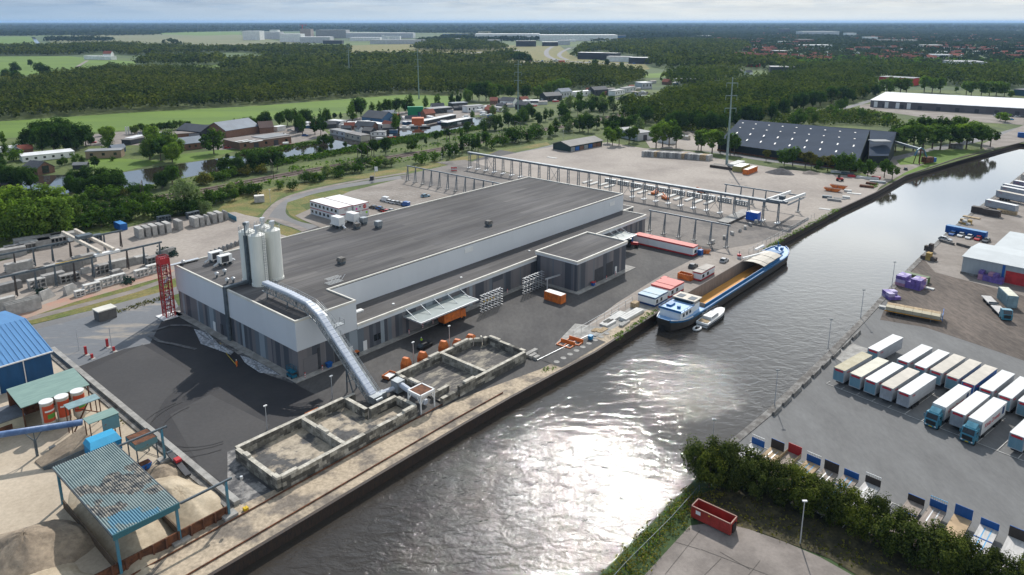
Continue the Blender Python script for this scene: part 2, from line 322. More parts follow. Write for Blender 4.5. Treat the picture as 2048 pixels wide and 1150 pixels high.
# island/ground of the gardens and yards beyond the old canal
sheet('garden_lawn', [(176, 316), (260, 318), (330, 322), (300, 331), (238, 345), (180, 340)], m_field, 3)
sheet('garden_lawn', [(345, 310), (440, 300), (480, 300), (400, 320), (345, 328)], m_field, 3)
sheet('yard_paving', [(150, 272), (262, 262), (420, 262), (530, 258), (600, 250), (650, 262), (660, 272), (560, 292), (440, 300), (300, 290), (170, 292)], m_path, 3)
sheet('yard_paving', [(770, 226), (900, 216), (1010, 206), (1010, 218), (935, 234), (830, 255), (700, 262), (655, 262), (690, 240)], m_path, 3)
# railway
_, rail = strip('railway_bed', [(-40, 452), (60, 437), (170, 421), (230, 411), (348, 391), (411, 381), (512, 361), (632, 339), (762, 318), (888, 298), (1034, 268), (1174, 245), (1224, 233), (1300, 218)], 10.5, m_gravel, 2)
m_rail = mat('rusty_rail', (0.10, 0.06, 0.045), 0.5, metal=0.4)
for gi, (offs) in enumerate((-2.9, -1.4, 1.4, 2.9)):
    b = MB(); qq = off(rail, offs)
    for a_, b_ in zip(qq, qq[1:]): b.bar(a_ + Vector((0, 0, 0.17)), b_ + Vector((0, 0, 0.17)), 0.12, 0.16)
    tag(b.build('railway_rail', m_rail), 'rusty steel rail of the double railway line, %s from the canal side' % nth(gi), 'rail', 'rails of the railway line')
# public road and cycle path behind the works
strip('road', [(-260, 712), (-60, 690), (65, 660), (200, 626), (329, 588), (420, 555), (500, 510), (560, 475)], 7.2, m_road, 4)
strip('road', [(760, 520), (655, 458), (600, 452), (566, 441), (552, 428), (556, 413), (575, 401), (612, 386), (700, 370), (813, 353), (935, 329), (1024, 310), (1094, 296), (1140, 283)], 7.0, m_road, 4)
strip('cycle_path', [(-260, 690), (-60, 665), (51, 640), (180, 607), (313, 570), (420, 520), (500, 470), (528, 440), (535, 425), (560, 400), (612, 382), (700, 364), (813, 346)], 3.0, m_path, 5)
strip('cycle_path', [(528, 437), (545, 437), (580, 448), (640, 475)], 3.0, m_path, 6)
sheet('dry_grass_verge', [(420, 440), (440, 415), (480, 390), (560, 372), (640, 362), (800, 336), (900, 318), (1010, 300), (1094, 284), (1100, 290), (1024, 303), (935, 321), (813, 345), (700, 361), (612, 377), (560, 392), (530, 420), (515, 432)], m_dry, 3)
sheet('dry_grass_verge', [(490, 470), (520, 445), (570, 452), (640, 480), (600, 500), (500, 500)], m_dry, 3)
sheet('dry_grass_verge', [(575, 405), (612, 393), (680, 381), (700, 384), (640, 400), (600, 410), (620, 425), (672, 450), (655, 452), (600, 442), (580, 430), (572, 415)], m_dry, 3)
sheet('dry_grass_verge', [(-100, 690), (39, 630), (180, 592), (330, 555), (430, 520), (430, 545), (330, 582), (180, 622), (57, 650), (-100, 700)], m_dry, 3)
# precast yard on the left
sheet('precast_yard', [(-200, 580), (-60, 540), (0, 523), (120, 488), (200, 470), (290, 446), (330, 436), (470, 424), (490, 430), (520, 436), (530, 460), (600, 480), (640, 560), (430, 540), (320, 556), (150, 600), (0, 645), (-200, 690)], m_yard, 4)
sheet('red_path', [(-60, 660), (0, 640), (150, 588), (330, 537), (350, 541), (335, 552), (150, 604), (0, 655)], m_red, 5)
# sand yard bottom left
sheet('sand_yard', [(-300, 700), (105, 700), (185, 770), (261, 850), (297, 862), (400, 940), (485, 1010), (430, 1040), (200, 1180), (-400, 1500)], m_sand, 4)
# works asphalt
sheet('grey_paver_area', [(60, 662), (200, 628), (330, 592), (350, 600), (372, 640), (300, 692), (240, 703), (150, 742), (110, 715), (60, 690)], m_paver, 6)
sheet('dark_asphalt_yard', [(150, 737), (250, 698), (300, 690), (330, 640), (360, 610), (640, 560), (1400, 370), (1000, 300), (935, 327), (1250, 395), (1330, 410), (1450, 440), (1480, 470), (1480, 485), (1400, 520), (1330, 560), (1240, 610), (1180, 655), (1130, 700), (1095, 742), (1070, 755), (900, 830), (700, 920), (485, 1012), (297, 855), (215, 790)], m_asph, 7)
sheet('fresh_asphalt_yard', [(150, 738), (245, 700), (300, 688), (325, 640), (360, 622), (602, 775), (650, 800), (560, 880), (470, 960), (480, 1005), (297, 855), (215, 790)], m_asph_new, 8)
m_asph3 = mat('patched_asphalt', (0.06, 0.057, 0.057), 0.7, c2=(0.05, 0.048, 0.049), sc=0.05, fine=0.12, fsc=1.5, spec=0.3)
sheet('older_asphalt_patch', [(170, 745), (285, 690), (388, 750), (330, 800), (300, 850), (215, 786)], m_asph3, 9)
sheet('older_asphalt_patch', [(340, 830), (420, 790), (540, 850), (470, 955), (478, 990), (400, 935)], m_asph3, 9)
m_silt = mat('silt_stain', (0.30, 0.285, 0.27), 0.9, c2=(0.09, 0.09, 0.095), sc=0.35, fine=0.25, fsc=1.4, mix=(0.44, 0.6))
sheet('silty_paving', [(396, 655), (420, 655), (480, 700), (540, 735), (600, 760), (585, 768), (520, 745), (470, 705), (400, 668)], m_silt, 9)
sheet('silty_paving', [(455, 905), (540, 860), (560, 865), (480, 905), (500, 950), (545, 985), (485, 1012), (455, 985)], m_silt, 9)
sheet('parking_lot', [(590, 432), (605, 425), (700, 383), (800, 358), (830, 365), (915, 395), (1000, 380), (900, 430), (700, 470), (640, 455), (605, 440)], m_beige, 8)
sheet('north_yard', [(935, 326), (1024, 308), (1085, 297), (1130, 290), (1215, 285), (1290, 297), (1380, 303), (1440, 318), (1560, 338), (1700, 352), (1770, 362), (1751, 386), (1681, 418), (1551, 489), (1313, 629), (1215, 690), (1120, 705), (1170, 655), (1235, 606), (1325, 550), (1400, 512), (1440, 500), (1500, 470), (1500, 452), (1330, 420), (1240, 400), (1100, 365)], m_yard, 8)
m_darkpatch = mat('oily_asphalt', (0.095, 0.085, 0.08), 0.85, c2=(0.17, 0.15, 0.135), sc=0.08, fine=0.2, fsc=0.8, mix=(0.5, 0.62))
sheet('crane_lane_asphalt', [(870, 325), (930, 320), (1010, 345), (1260, 392), (1400, 418), (1520, 444), (1620, 440), (1570, 470), (1500, 490), (1440, 500), (1290, 470), (1240, 400)], m_darkpatch, 9)
sheet('concrete_apron', [(1110, 690), (1150, 648), (1200, 655), (1300, 590), (1330, 600), (1240, 665), (1180, 690)], m_conc, 9)
# left quay strip with the crane rails
qs = [(p.x, p.y) for p in Lw[:7]]
inner = [Lw[0] + Vector((-11, 9, 0)), at(485, 1010), at(556, 978), at(700, 905), at(850, 832), at(930, 795), at(1085, 738), at(1150, 700), at(1318, 608)]
sheet('quay_strip', [Vector((x, y, 0)) for x, y in qs] + inner[::-1], m_quay, 10, world=True)
for i, dd in enumerate((2.6, 8.6)):
    b = MB(); qq = off(Lw[:5], dd)
    for a_, b_ in zip(qq, qq[1:]): b.bar(a_ + Vector((0, 0, 0.34)), b_ + Vector((0, 0, 0.34)), 0.16, 0.2)
    tag(b.build('crane_rail', m_rust), 'rusty crane rail sunk in the sandy quay, %s' % ('nearest the water' if i == 0 else 'beside the block walls'), 'rail', 'crane rails on the quay')
# quay walls
def quay(name, line, label, m1, m2, w=0.9, top=0.28):
    t = thing(name, label, 'quay wall', line[0])
    o = line[0]; a = MB(); c = MB(); ins = off(line, w)
    for i in range(len(line) - 1):
        p, q, r_, s_ = line[i] - o, line[i + 1] - o, ins[i + 1] - o, ins[i] - o
        a.poly([(p.x, p.y, -3), (q.x, q.y, -3), (q.x, q.y, -0.35), (p.x, p.y, -0.35)])
        ou = (q - p).normalized(); ou = Vector((ou.y, -ou.x, 0)) * (0.18 if w > 0 else -0.18)
        c.loft([[(p.x + ou.x, p.y + ou.y, -0.4), (p.x + ou.x, p.y + ou.y, top), (s_.x, s_.y, top), (s_.x, s_.y, -0.4)], [(q.x + ou.x, q.y + ou.y, -0.4), (q.x + ou.x, q.y + ou.y, top), (r_.x, r_.y, top), (r_.x, r_.y, -0.4)]])
    a.build('sheet_piling', m1, t); c.build('capping_beam', m2, t); return t
m_pile = mat('wet_sheet_piling', (0.026, 0.022, 0.02), 0.7, c2=(0.055, 0.035, 0.025), sc=1.2, stretch=(3, 3, 0.6))
quay('quay_wall', Lw, 'dark sheet piled quay wall along the works side of the canal', m_pile, m_pile, 0.45, 0.33)
quay('quay_wall', Rw[4:], 'pale concrete capped quay wall along the trailer park', m_concd, m_concd, -1.3, 0.22)
# right bank
sheet('trailer_park_asphalt', [Rw[4], Rw[5], Rw[6], Rw[7], Rw[8], at(1760, 640), at(1850, 655), at(1955, 690), at(2048, 722), at(2300, 800), at(2500, 1500), at(2048, 1250), at(1900, 1130), at(1500, 940)], m_asph_lot, 4, world=True)
sheet('gravel_yard', [Rw[8], Rw[9], at(1870, 545), at(2150, 620), at(2300, 800), at(2048, 722), at(1955, 690), at(1850, 655), at(1760, 640)], m_dirt, 5, world=True)
sheet('timber_yard', [Rw[9], Rw[10], Rw[11], Rw[12], Rw[13], Rw[14], at(2500, 420), at(2300, 700), at(2150, 620), at(1870, 545)], m_beige, 6, world=True)
m_slab = mat('old_concrete_slabs', (0.28, 0.245, 0.22), 0.9, c2=(0.19, 0.165, 0.148), sc=0.15, fine=0.1, fsc=2)
sheet('concrete_slab_yard', [(1290, 1150), (1380, 1052), (1440, 1045), (1500, 1060), (1570, 1085), (1640, 1115), (1720, 1160), (1800, 1400), (1100, 1400)], m_slab, 4)
m_under = mat('olive_weeds_soil', (0.10, 0.085, 0.04), 0.95, c2=(0.045, 0.04, 0.022), sc=0.4, fine=0.4, fsc=1.5)  # brownish olive colour of the weeds and soil themselves
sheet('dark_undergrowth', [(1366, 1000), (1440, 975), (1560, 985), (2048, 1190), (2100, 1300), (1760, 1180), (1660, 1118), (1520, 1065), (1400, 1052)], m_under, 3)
b = MB()
for p, q in (((1400, 1062), (1330, 1150)), ((1402, 1100), (1560, 1160)), ((1442, 1118), (1400, 1160)), ((1520, 1122), (1490, 1160)), ((1400, 1100), (1350, 1085)), ((1500, 1140), (1440, 1105))):
    p, q = at(*p), at(*q); b.bar(p + Vector((0, 0, .13)), q + Vector((0, 0, .13)), 0.055, 0.02)
tag(b.build('slab_joints', mat('joint_tar', (0.13, 0.115, 0.10))), kind='structure')
# far motorway and roads
strip('motorway', [(640, 118), (700, 107), (760, 104), (830, 107), (880, 109), (1000, 103), (1040, 100)], 26, m_road, 4)
strip('motorway', [(1030, 124), (1130, 122), (1200, 127), (1300, 128)], 16, m_road, 4)
strip('slip_road', [(1105, 93), (1093, 100), (1092, 110), (1105, 118), (1130, 122)], 12, m_road, 5)
strip('slip_road', [(1140, 96), (1122, 104), (1116, 112), (1135, 120)], 10, m_road, 5)
strip('road', [(560, 81), (600, 86), (640, 92), (700, 96)], 14, m_road, 4)
strip('farm_drain', [(66, 74), (72, 82), (80, 92)], 14, m_water2, 5)
strip('farm_track', [(152, 135), (165, 127), (175, 121)], 6, m_path, 5)
strip('road', [(1640, 226), (1700, 214), (1745, 200)], 7, m_road, 4)
strip('road', [(2200, 218), (2048, 256), (1990, 272), (1900, 292), (1790, 318), (1700, 338), (1560, 325), (1440, 305), (1380, 296)], 8, m_road, 4)
sheet('paved_forecourt', [(2048, 250), (2200, 225), (2300, 260), (2040, 286), (1970, 300), (1960, 290)], m_beige, 5)
sheet('grass_verge', [(1790, 322), (1870, 300), (1960, 300), (1912, 317), (1811, 350), (1770, 350)], m_field, 5)
sheet('paved_forecourt', [(1720, 345), (1790, 318), (1800, 330), (1850, 328), (1811, 345), (1751, 380), (1760, 360)], m_beige, 6)
sheet('paved_forecourt', [(1720, 210), (1780, 204), (2048, 232), (2048, 250), (1880, 240), (1720, 216)], m_beige, 5)
sheet('paved_forecourt', [(1280, 265), (1390, 262), (1440, 285), (1440, 304), (1300, 296)], m_yard, 5)
sheet('crane_lane_asphalt', [(800, 352), (935, 322), (1010, 345), (1260, 392), (1200, 420), (1000, 420), (900, 402), (815, 370)], m_darkpatch, 6)
b = MB()
for cx_, cy_, rr_ in ((412, 842, 10.5), (418, 846, 8.6), (404, 848, 11.6)):
    c_ = at(cx_, cy_)
    for k in range(12, 27): a_, e_ = k * .2, (k + 1) * .2; b.bar((c_.x + rr_ * math.cos(a_), c_.y + rr_ * math.sin(a_), .225), (c_.x + rr_ * math.cos(e_), c_.y + rr_ * math.sin(e_), .225), .13, .008)
tag(b.build('tyre_marks', mat('tyre_mark', (0.032, 0.031, 0.032))), kind='structure')
b = MB()
for lns in ([(305, 664), (340, 652), (375, 652), (420, 663), (450, 668)], [(300, 672), (318, 684), (350, 690), (392, 700)]):
    for p, q in zip(lns, lns[1:]): p, q = at(*p), at(*q); b.bar(p + Vector((0, 0, .235)), q + Vector((0, 0, .235)), .9, .008)
tag(b.build('dusty_tracks', mat('dusty_track', (0.17, 0.165, 0.165), c2=(0.08, 0.08, 0.082), sc=.6)), kind='structure')
sheet('service_yard', [(560, 478), (640, 452), (700, 468), (900, 428), (1000, 378), (1100, 330), (1400, 418), (1250, 500), (640, 570)], m_asph, 5)
# ---------------------------------------------------------------- the big production hall
random.seed(7)
def stripe_mat(name, cols, w=1.15, seed=3.1, wide=0.32):
    m = bpy.data.materials.new(name); m.use_nodes = True; t = m.node_tree; p = t.nodes['Principled BSDF']
    p.inputs['Roughness'].default_value = 0.5; p.inputs['Specular IOR Level'].default_value = 0.35
    tc = N(t, 'ShaderNodeTexCoord'); sp = N(t, 'ShaderNodeSeparateXYZ'); lk(t, tc.outputs['Object'], sp.inputs[0])
    u = math_n(t, 'DIVIDE', math_n(t, 'ADD', sp.outputs[0], math_n(t, 'MULTIPLY', sp.outputs[1], 1.0)), w)
    a = N(t, 'ShaderNodeTexWhiteNoise', noise_dimensions='1D'); lk(t, math_n(t, 'ADD', math_n(t, 'FLOOR', u), seed), a.inputs['W'])
    b = N(t, 'ShaderNodeTexWhiteNoise', noise_dimensions='1D'); lk(t, math_n(t, 'ADD', math_n(t, 'FLOOR', math_n(t, 'MULTIPLY', u, wide)), seed * 2), b.inputs['W'])
    f = math_n(t, 'ADD', math_n(t, 'MULTIPLY', a.outputs[0], 0.5), math_n(t, 'MULTIPLY', b.outputs[0], 0.5))
    st = [(i / len(cols), c) for i, c in enumerate(cols)]
    r = ramp(t, f, st); t.nodes[-1].color_ramp.interpolation = 'CONSTANT' if False else 'LINEAR'
    for n in t.nodes:
        if n.type == 'VALTORGB': n.color_ramp.interpolation = 'CONSTANT'
    # profile ribs and seams
    fr = math_n(t, 'FRACT', math_n(t, 'MULTIPLY', u, 3.0)); seam = ramp(t, fr, [(0.0, 0.82), (0.12, 1.0)])
    lk(t, mixc(t, 1.0, r, seam, 'MULTIPLY'), p.inputs['Base Color']); return m
m_clad = stripe_mat('grey_cladding', [(0.12, 0.132, 0.15), (0.165, 0.158, 0.165), (0.075, 0.082, 0.098), (0.20, 0.185, 0.19), (0.14, 0.165, 0.19), (0.27, 0.31, 0.345)])
m_wclad = mat('white_cladding', (0.66, 0.68, 0.71), 0.5, var=0.02, sc=0.15, stretch=(1, 1, 0.3))
m_trim = mat('pale_roof_trim', (0.72, 0.69, 0.62), 0.6, var=0.06, sc=0.3)
def roof_mat(name, c, c2):
    m = mat(name, c, 0.9, c2=c2, sc=0.16, stretch=(0.10, 1.5, 1), mix=(0.38, 0.6), fine=0.16, fsc=0.9, spec=0.25); t = m.node_tree; p = pr(m)
    tc = N(t, 'ShaderNodeTexCoord'); br = N(t, 'ShaderNodeTexBrick', offset=0.37, _Scale=1.0, _Mortar_Size=0.05, _Brick_Width=22.0, _Row_Height=2.1); lk(t, tc.outputs['Object'], br.inputs[0])
    br.inputs['Color1'].default_value = (1.13, 1.12, 1.10, 1); br.inputs['Color2'].default_value = (0.83, 0.83, 0.86, 1); br.inputs['Mortar'].default_value = (0.72, 0.7, 0.68, 1)
    n = N(t, 'ShaderNodeTexNoise', _Scale=0.028, _Detail=3.0); lk(t, tc.outputs['Object'], n.inputs['Vector'])
    c_ = mixc(t, 1.0, basecol(m), br.outputs[0], 'MULTIPLY'); c_ = mixc(t, 1.0, c_, ramp(t, n.outputs[0], [(0.35, 0.82), (0.65, 1.2)]), 'MULTIPLY')
    lk(t, c_, p.inputs['Base Color']); return m
m_roof = roof_mat('bitumen_roof', (0.118, 0.113, 0.112), (0.080, 0.076, 0.076))
hall = thing('production_hall', 'long grey and white production hall with a dark flat roof beside the canal', 'industrial building', O, ANG_A)
ZT, ZL, X1, YB, YF = 13.8, 7.6, 148.0, 57.0, 10.6
b = MB()
b.box(0, 0, 0, 16, YF, 6.6); b.box(0, YF, 0, X1, YB, 6.6); b.box(16, 0, 0, 147, YF, 6.5); b.build('grey_wall', m_clad, hall)
b = MB(); fp = [(-0.25, -0.25), (16, -0.25), (16, YF), (X1 + 0.25, YF), (X1 + 0.25, YB + 0.25), (-0.25, YB + 0.25)]
b.prism(fp, 6.55, ZT - 0.45); b.build('white_wall', m_wclad, hall)
b = MB(); b.box(16.0, -0.3, 6.35, 147.3, YF - 0.01, ZL - 0.3)
b.build('white_fascia', m_wclad, hall)
def parapet(bb, pts, z, w=0.45, h=0.35, m=0):                       # a raised rim along a closed outline (counter-clockwise)
    k = len(pts); ins = []
    for i in range(k):
        p, a, c = Vector(pts[i]).to_2d(), Vector(pts[i - 1]).to_2d(), Vector(pts[(i + 1) % k]).to_2d()
        d1, d2 = (p - a).normalized(), (c - p).normalized(); n1, n2 = Vector((-d1.y, d1.x)), Vector((-d2.y, d2.x))
        ins.append(p + (n1 + n2) * (w / (1 + n1.dot(n2))))
    for i in range(k):
        j = (i + 1) % k; P_, Q_, a, c = pts[i], pts[j], ins[i], ins[j]
        bb.loft([[(P_[0], P_[1], z - 0.3), (P_[0], P_[1], z + h), (a.x, a.y, z + h), (a.x, a.y, z - 0.3)], [(Q_[0], Q_[1], z - 0.3), (Q_[0], Q_[1], z + h), (c.x, c.y, z + h), (c.x, c.y, z - 0.3)]], m, cap=False)
b = MB(); b.prism(fp, ZT - 0.45, ZT - 0.3, 0); b.build('main_roof', m_roof, hall)
b = MB(); parapet(b, [(-0.3, -0.3), (16.05, -0.3), (16.05, YF + 0.05), (X1 + 0.3, YF + 0.05), (X1 + 0.3, YB + 0.3), (-0.3, YB + 0.3)], ZT - 0.2, 0.4, 0.22); b.build('roof_edge_trim', m_trim, hall)
b = MB(); b.box(16.02, -0.15, ZL - 0.3, 147.15, YF - 0.3, ZL - 0.15); b.build('aisle_roof', m_roof, hall)
b = MB(); b.box(16.02, -0.35, ZL - 0.5, 147.35, 0.1, ZL + 0.1); b.box(146.95, 0.1, ZL - 0.5, 147.35, YF - 0.5, ZL + 0.1); b.build('aisle_edge_trim', m_trim, hall)
pv = [(82.6, -15.6), (109, -15.6), (109, -0.6), (82.6, -0.6)]
b = MB(); b.prism(pv, 0, 8.6); b.build('annex_wall', m_clad, hall)
b = MB(); b.prism([(82.3, -15.9), (109.3, -15.9), (109.3, -0.3), (82.3, -0.3)], 8.55, 9.2); b.build('annex_fascia', m_wclad, hall)
b = MB(); b.prism([(82.4, -15.8), (109.2, -15.8), (109.2, -0.4), (82.4, -0.4)], 9.18, 9.26); b.build('annex_roof', m_roof, hall)
b = MB(); parapet(b, [(82.2, -16), (109.4, -16), (109.4, -0.2), (82.2, -0.2)], 9.3, 0.45, 0.35); b.build('annex_edge_trim', m_trim, hall)
b = MB(); b.box(144, YF + 0.5, 0, 150.5, 30, 6); b.box(148.3, 30, 0, 158, 12, 6.2); b.build('rear_annex', m_clad, hall)
b = MB(); b.box(148.3, 11.8, 6.2, 158.2, 30.2, 6.6); b.build('rear_annex_roof', m_trim, hall)
b = MB(); b.box(148.8, 12.3, 6.6, 157.7, 29.7, 6.66); b.build('rear_roof_felt', m_roof, hall)
m_door = mat('grey_roller_door', (0.19, 0.18, 0.185), 0.6, var=0.06, stretch=(0.2, 0.2, 6), sc=2)
m_doord = mat('dark_door', (0.06, 0.062, 0.07), 0.6)
def wallp(name, m, x0, x1, z0, z1, y=0.0, d=0.07):
    b = MB(); b.box(x0, y - d, z0, x1, y + 0.02, z1); return b.build(name, m, hall)
for (x0, x1, z1) in ((1.2, 4.9, 4.3), (32, 36.5, 4.5), (40, 44.5, 4.5), (63.5, 68, 4.6), (135, 136.6, 4.2)): wallp('roller_door', m_door, x0, x1, 0.25, z1)
for (x0, x1) in ((9.4, 13.0), (5.0, 5.6)): wallp('dark_panel', m_doord, x0, x1, 0.25, 5.5, 0, 0.05)
for x0 in (13.4, 17.6): d_ = wallp('door', m_white, x0, x0 + 1.1, 0.25, 2.7, 0, 0.1)
for x0 in (20.9, 22.0): wallp('window', m_glass, x0, x0 + 0.9, 1.6, 3.2, 0, 0.1)
wallp('loading_door', m_doord, 91.8, 96.4, 0.25, 4.6, -15.6); wallp('loading_door', m_doord, 98, 101.6, 0.25, 4.9, -15.6); wallp('door', m_white, 102.9, 103.9, 0.25, 2.6, -15.6, 0.12)
for i, y in enumerate((38, 34.2, 30.8)):
    b = MB(); b.box(-0.09, y - 0.55, 0.25, 0.02, y + 0.55, 2.7 if i != 1 else 3.1); b.build('door', m_white if i != 1 else m_doord, hall)
for (x, z0) in ((63, 11.2), (139, 10.6)): wallp('white_vent_panel', m_white, x, x + 3.4, z0, z0 + 1.5, YF, 0.1)
b = MB()
for x in (6, 30, 55, 86): b.cyl(x, 2.5 + 0.03 * x, ZL - 0.15, ZL + 0.1, 0.35, 8)
b.box(20, 5.5, ZL - 0.15, 22.4, 6.7, ZL + 0.25); b.build('roof_hatch', m_white, hall)
b = MB(); b.box(-1.9, -1.7, 0, 81, 0.02, 0.3); b.box(-1.9, 0.02, 0.0, 0.02, 58, 0.3); b.box(81, -17.4, 0, 112.5, -15.5, 0.3); b.box(81, -15.5, 0, 82.7, 0, 0.3); b.box(109, -15.5, 0, 112.5, -6, 0.3); b.box(109, -1.7, 0, 149.5, 0.02, 0.3)
tag(b.build('hall_apron', m_conc, None, O, ANG_A), kind='structure')
b = MB(); b.box(-0.72, 29.0, 0.3, -0.30, 30.3, ZT + 0.3); b.box(-0.72, 29.0, ZT + 0.05, 7.0, 30.0, ZT + 0.6); b.build('cable_duct', m_dsteel, hall)
# loading canopies
def canopy(x0, x1, lab, nst):
    t = thing('loading_canopy', lab, 'canopy', H(x0, 0), ANG_A, 'loading canopies on the hall front'); w = x1 - x0
    b = MB(); b.box(0, -6.9, 5.1, w, -0.35, 5.25); b.build('glass_deck', mat('canopy_sheet', (0.30, 0.34, 0.33), 0.35, var=0.05), t)
    b = MB(); b.box(-0.1, -7.1, 5.0, w + 0.1, -6.9, 5.4); b.box(-0.15, -6.9, 5.0, 0, -0.36, 5.4); b.box(w, -6.9, 5.0, w + 0.15, -0.36, 5.4); b.build('canopy_frame', m_alu, t)
    for i in range(nst):
        x = 0.6 + (w - 1.2) * i / (nst - 1); b = MB(); b.tube((x, -0.3, 7.1), (x, -4.6, 5.3), 0.09); b.build('tie_rod', m_alu, t)
canopy(30, 50.2, 'long glass loading canopy beside the block bunkers, above the orange lorry', 5); canopy(121.3, 129.5, 'short glass loading canopy behind the annex of the hall', 3)
# roof plant
def vent(x, y, lab, m, s=1.0, kind=0):
    t = thing('roof_vent', lab, 'roof vent', H(x, y, ZT - 0.3), ANG_A)
    b = MB(); b.box(-0.8 * s, -0.8 * s, 0, 0.8 * s, 0.8 * s, 0.7); b.build('vent_base', m_dsteel, t)
    b = MB()
    if kind: b.box(-0.95 * s, -0.95 * s, 0.7, 0.95 * s, 0.95 * s, 2.2)
    else: b.loft([[(-1.0 * s, -1.0 * s, .7), (1.0 * s, -1.0 * s, .7), (1.0 * s, 1.0 * s, .7), (-1.0 * s, 1.0 * s, .7)], [(-.7 * s, -.9 * s, 1.7), (.7 * s, -.9 * s, 1.7), (.7 * s, .9 * s, 1.7), (-.7 * s, .9 * s, 1.7)]])
    b.build('vent_hood', m, t)
vent(30.1, 24.7, 'pale beige vent hood in the middle of the nearer hall roof', m_concd); vent(83.3, 19.8, 'pale beige vent hood far along the hall roof', m_concd)
vent(53.9, 49.3, 'beige vent hood beside the roof air handling units', m_concd); vent(58.5, 51.8, 'grey blue louvred box behind the beige roof vent', m_steel, 1, 1); vent(58.8, 44.7, 'grey louvred box standing apart on the hall roof', m_steel, 1, 1)
def ac(x, y, lab, s=1.0, rot=0.0):
    t = thing('air_conditioner', lab, 'air conditioner', H(x, y, ZT - 0.3), ANG_A + rot)
    b = MB(); b.box(-1.7 * s, -0.9 * s, 0.9, 1.7 * s, 0.9 * s, 2.9 * s); b.build('casing', m_white, t)
    b = MB(); b.box(-1.3 * s, -0.96 * s, 1.1, 0.7 * s, -0.9 * s, 2.7 * s); b.build('fan_grille', m_doord, t)
    b = MB()
    for q in (-1.4, 0, 1.4): b.box(q * s - .1, -0.8 * s, 0, q * s + .1, .8 * s, 0.9)
    b.build('stand', m_dsteel, t)
    b = MB(); b.tube((-1.7 * s, 0, 1.2), (-3.2 * s, 0, .4), .28, 8); b.tube((1.7 * s, .3, 1.4), (2.9 * s, .3, .6), .25, 8); b.build('duct', m_alu, t)
ac(8.7, 51.8, 'white air conditioner on the hall roof, farther of the pair left of the silos'); ac(8.9, 47.2, 'white air conditioner on the hall roof, nearer of the pair left of the silos')
ac(50.6, 54.6, 'large white air handler at the rear roof edge, left unit', 1.25, R(90)); ac(56.6, 54.9, 'large white air handler at the rear roof edge, right unit', 1.25, R(90))
for i, (x, y) in enumerate(((2.7, 39.7), (5.2, 40.4), (2.3, 33.6), (3.6, 33.1), (1.5, 55.6))):
    t = thing('roof_cowl', ['small chrome cowl by the left roof edge, farther one', 'small chrome cowl beside another one, nearer the silos', 'twin chrome cowl nearest the cable duct, left', 'twin chrome cowl nearest the cable duct, right', 'low grey cowl in the rear left roof corner'][i], 'roof cowl', H(x, y, ZT - 0.3), ANG_A, 'cowls on the hall roof')
    b = MB(); b.cyl(0, 0, 0, 0.7, 0.25, 8); b.build('pipe', m_dsteel, t); b = MB(); b.cyl(0, 0, 0.7, 1.2, 0.5, 10); b.cyl(0, 0, 1.2, 1.45, 0.5, 10, 0, 0.15); b.build('cap', m_alu, t)
t = thing('roof_railing', 'white steel guard rails round a roof opening by the inner wall', 'railing', H(18, 13.5, ZT - .3), ANG_A)
b = MB()
for k in range(4): b.tube((k * 1.2, 0, 0), (k * 1.2 + 1.6, 0, 1.5), 0.06); b.tube((0, k * 0.5, 1.2), (4, k * .5, 1.2), .05)
for k in range(5): b.tube((0, -.4 + .5 * k, .1), (4.2, -.4 + .5 * k, .1), .07)
b.build('rails', m_white, t)
# silos on the roof
m_silo = mat('cream_silo_paint', (0.78, 0.78, 0.73), 0.5, c2=(0.72, 0.73, 0.68), sc=0.8, stretch=(1, 1, 0.15))
SL = [((7.3, 26.6), 'front cream silo with the ladder, nearest the conveyor'), ((7.4, 31.4), 'left cream silo behind the grey pipe duct'), ((12.1, 27.6), 'right cream silo of the cluster'), ((12.1, 32.2), 'rear cream silo hidden behind the other three')]
for i, ((x, y), lab) in enumerate(SL):
    t = thing('silo', 'tall ' + lab, 'silo', H(x, y, ZT - 0.3), ANG_A, 'silos on the hall roof')
    b = MB(); b.cyl(0, 0, 0.5, 12.9, 1.95, 28); b.cyl(0, 0, 12.9, 13.3, 1.95, 28, 0, 1.2); b.build('silo_body', m_silo, t, smooth=False)
    b = MB(); b.cyl(0, 0, 0.0, 0.55, 2.08, 24); b.build('base_ring', m_silo, t)
    b = MB()
    for k in range(14):
        a, c = 2 * math.pi * k / 14, 2 * math.pi * (k + 1) / 14
        b.tube((1.9 * math.cos(a), 1.9 * math.sin(a), 13), (1.9 * math.cos(a), 1.9 * math.sin(a), 14.1), .04, 4)
        for zz_ in (13.6, 14.1): b.tube((1.9 * math.cos(a), 1.9 * math.sin(a), zz_), (1.9 * math.cos(c), 1.9 * math.sin(c), zz_), .035, 4)
    b.build('guard_rail', m_steel, t)
    b = MB(); b.cyl(0.3, 0.2, 13.2, 14.2, 0.42, 10); b.cyl(.3, .2, 14.2, 15.1, 0.62, 10); b.build('filter_vent', m_alu, t)
    if i == 0:
        b = MB()
        for k in (-.3, .3): b.tube((.5 + k, -2.1, .4), (.5 + k, -2.1, 13.6), .05, 4)
        for k in range(24): b.tube((.2, -2.1, .8 + .52 * k), (.8, -2.1, .8 + .52 * k), .035, 4)
        for k in range(10): b.loft([[(.5 + .5 * math.cos(q), -2.3 + .5 * math.sin(q) * -1, 5.5 + .75 * k + dz) for q in (0, .8, 1.57, 2.35, 3.14)] for dz in (0, .06)], cap=False, close=False)
        b.build('ladder', m_steel, t)
t = thing('pipe_duct', 'grey blue vertical pipe duct between the left and front silos', 'duct', H(5.6, 28.9, ZT - .3), ANG_A)
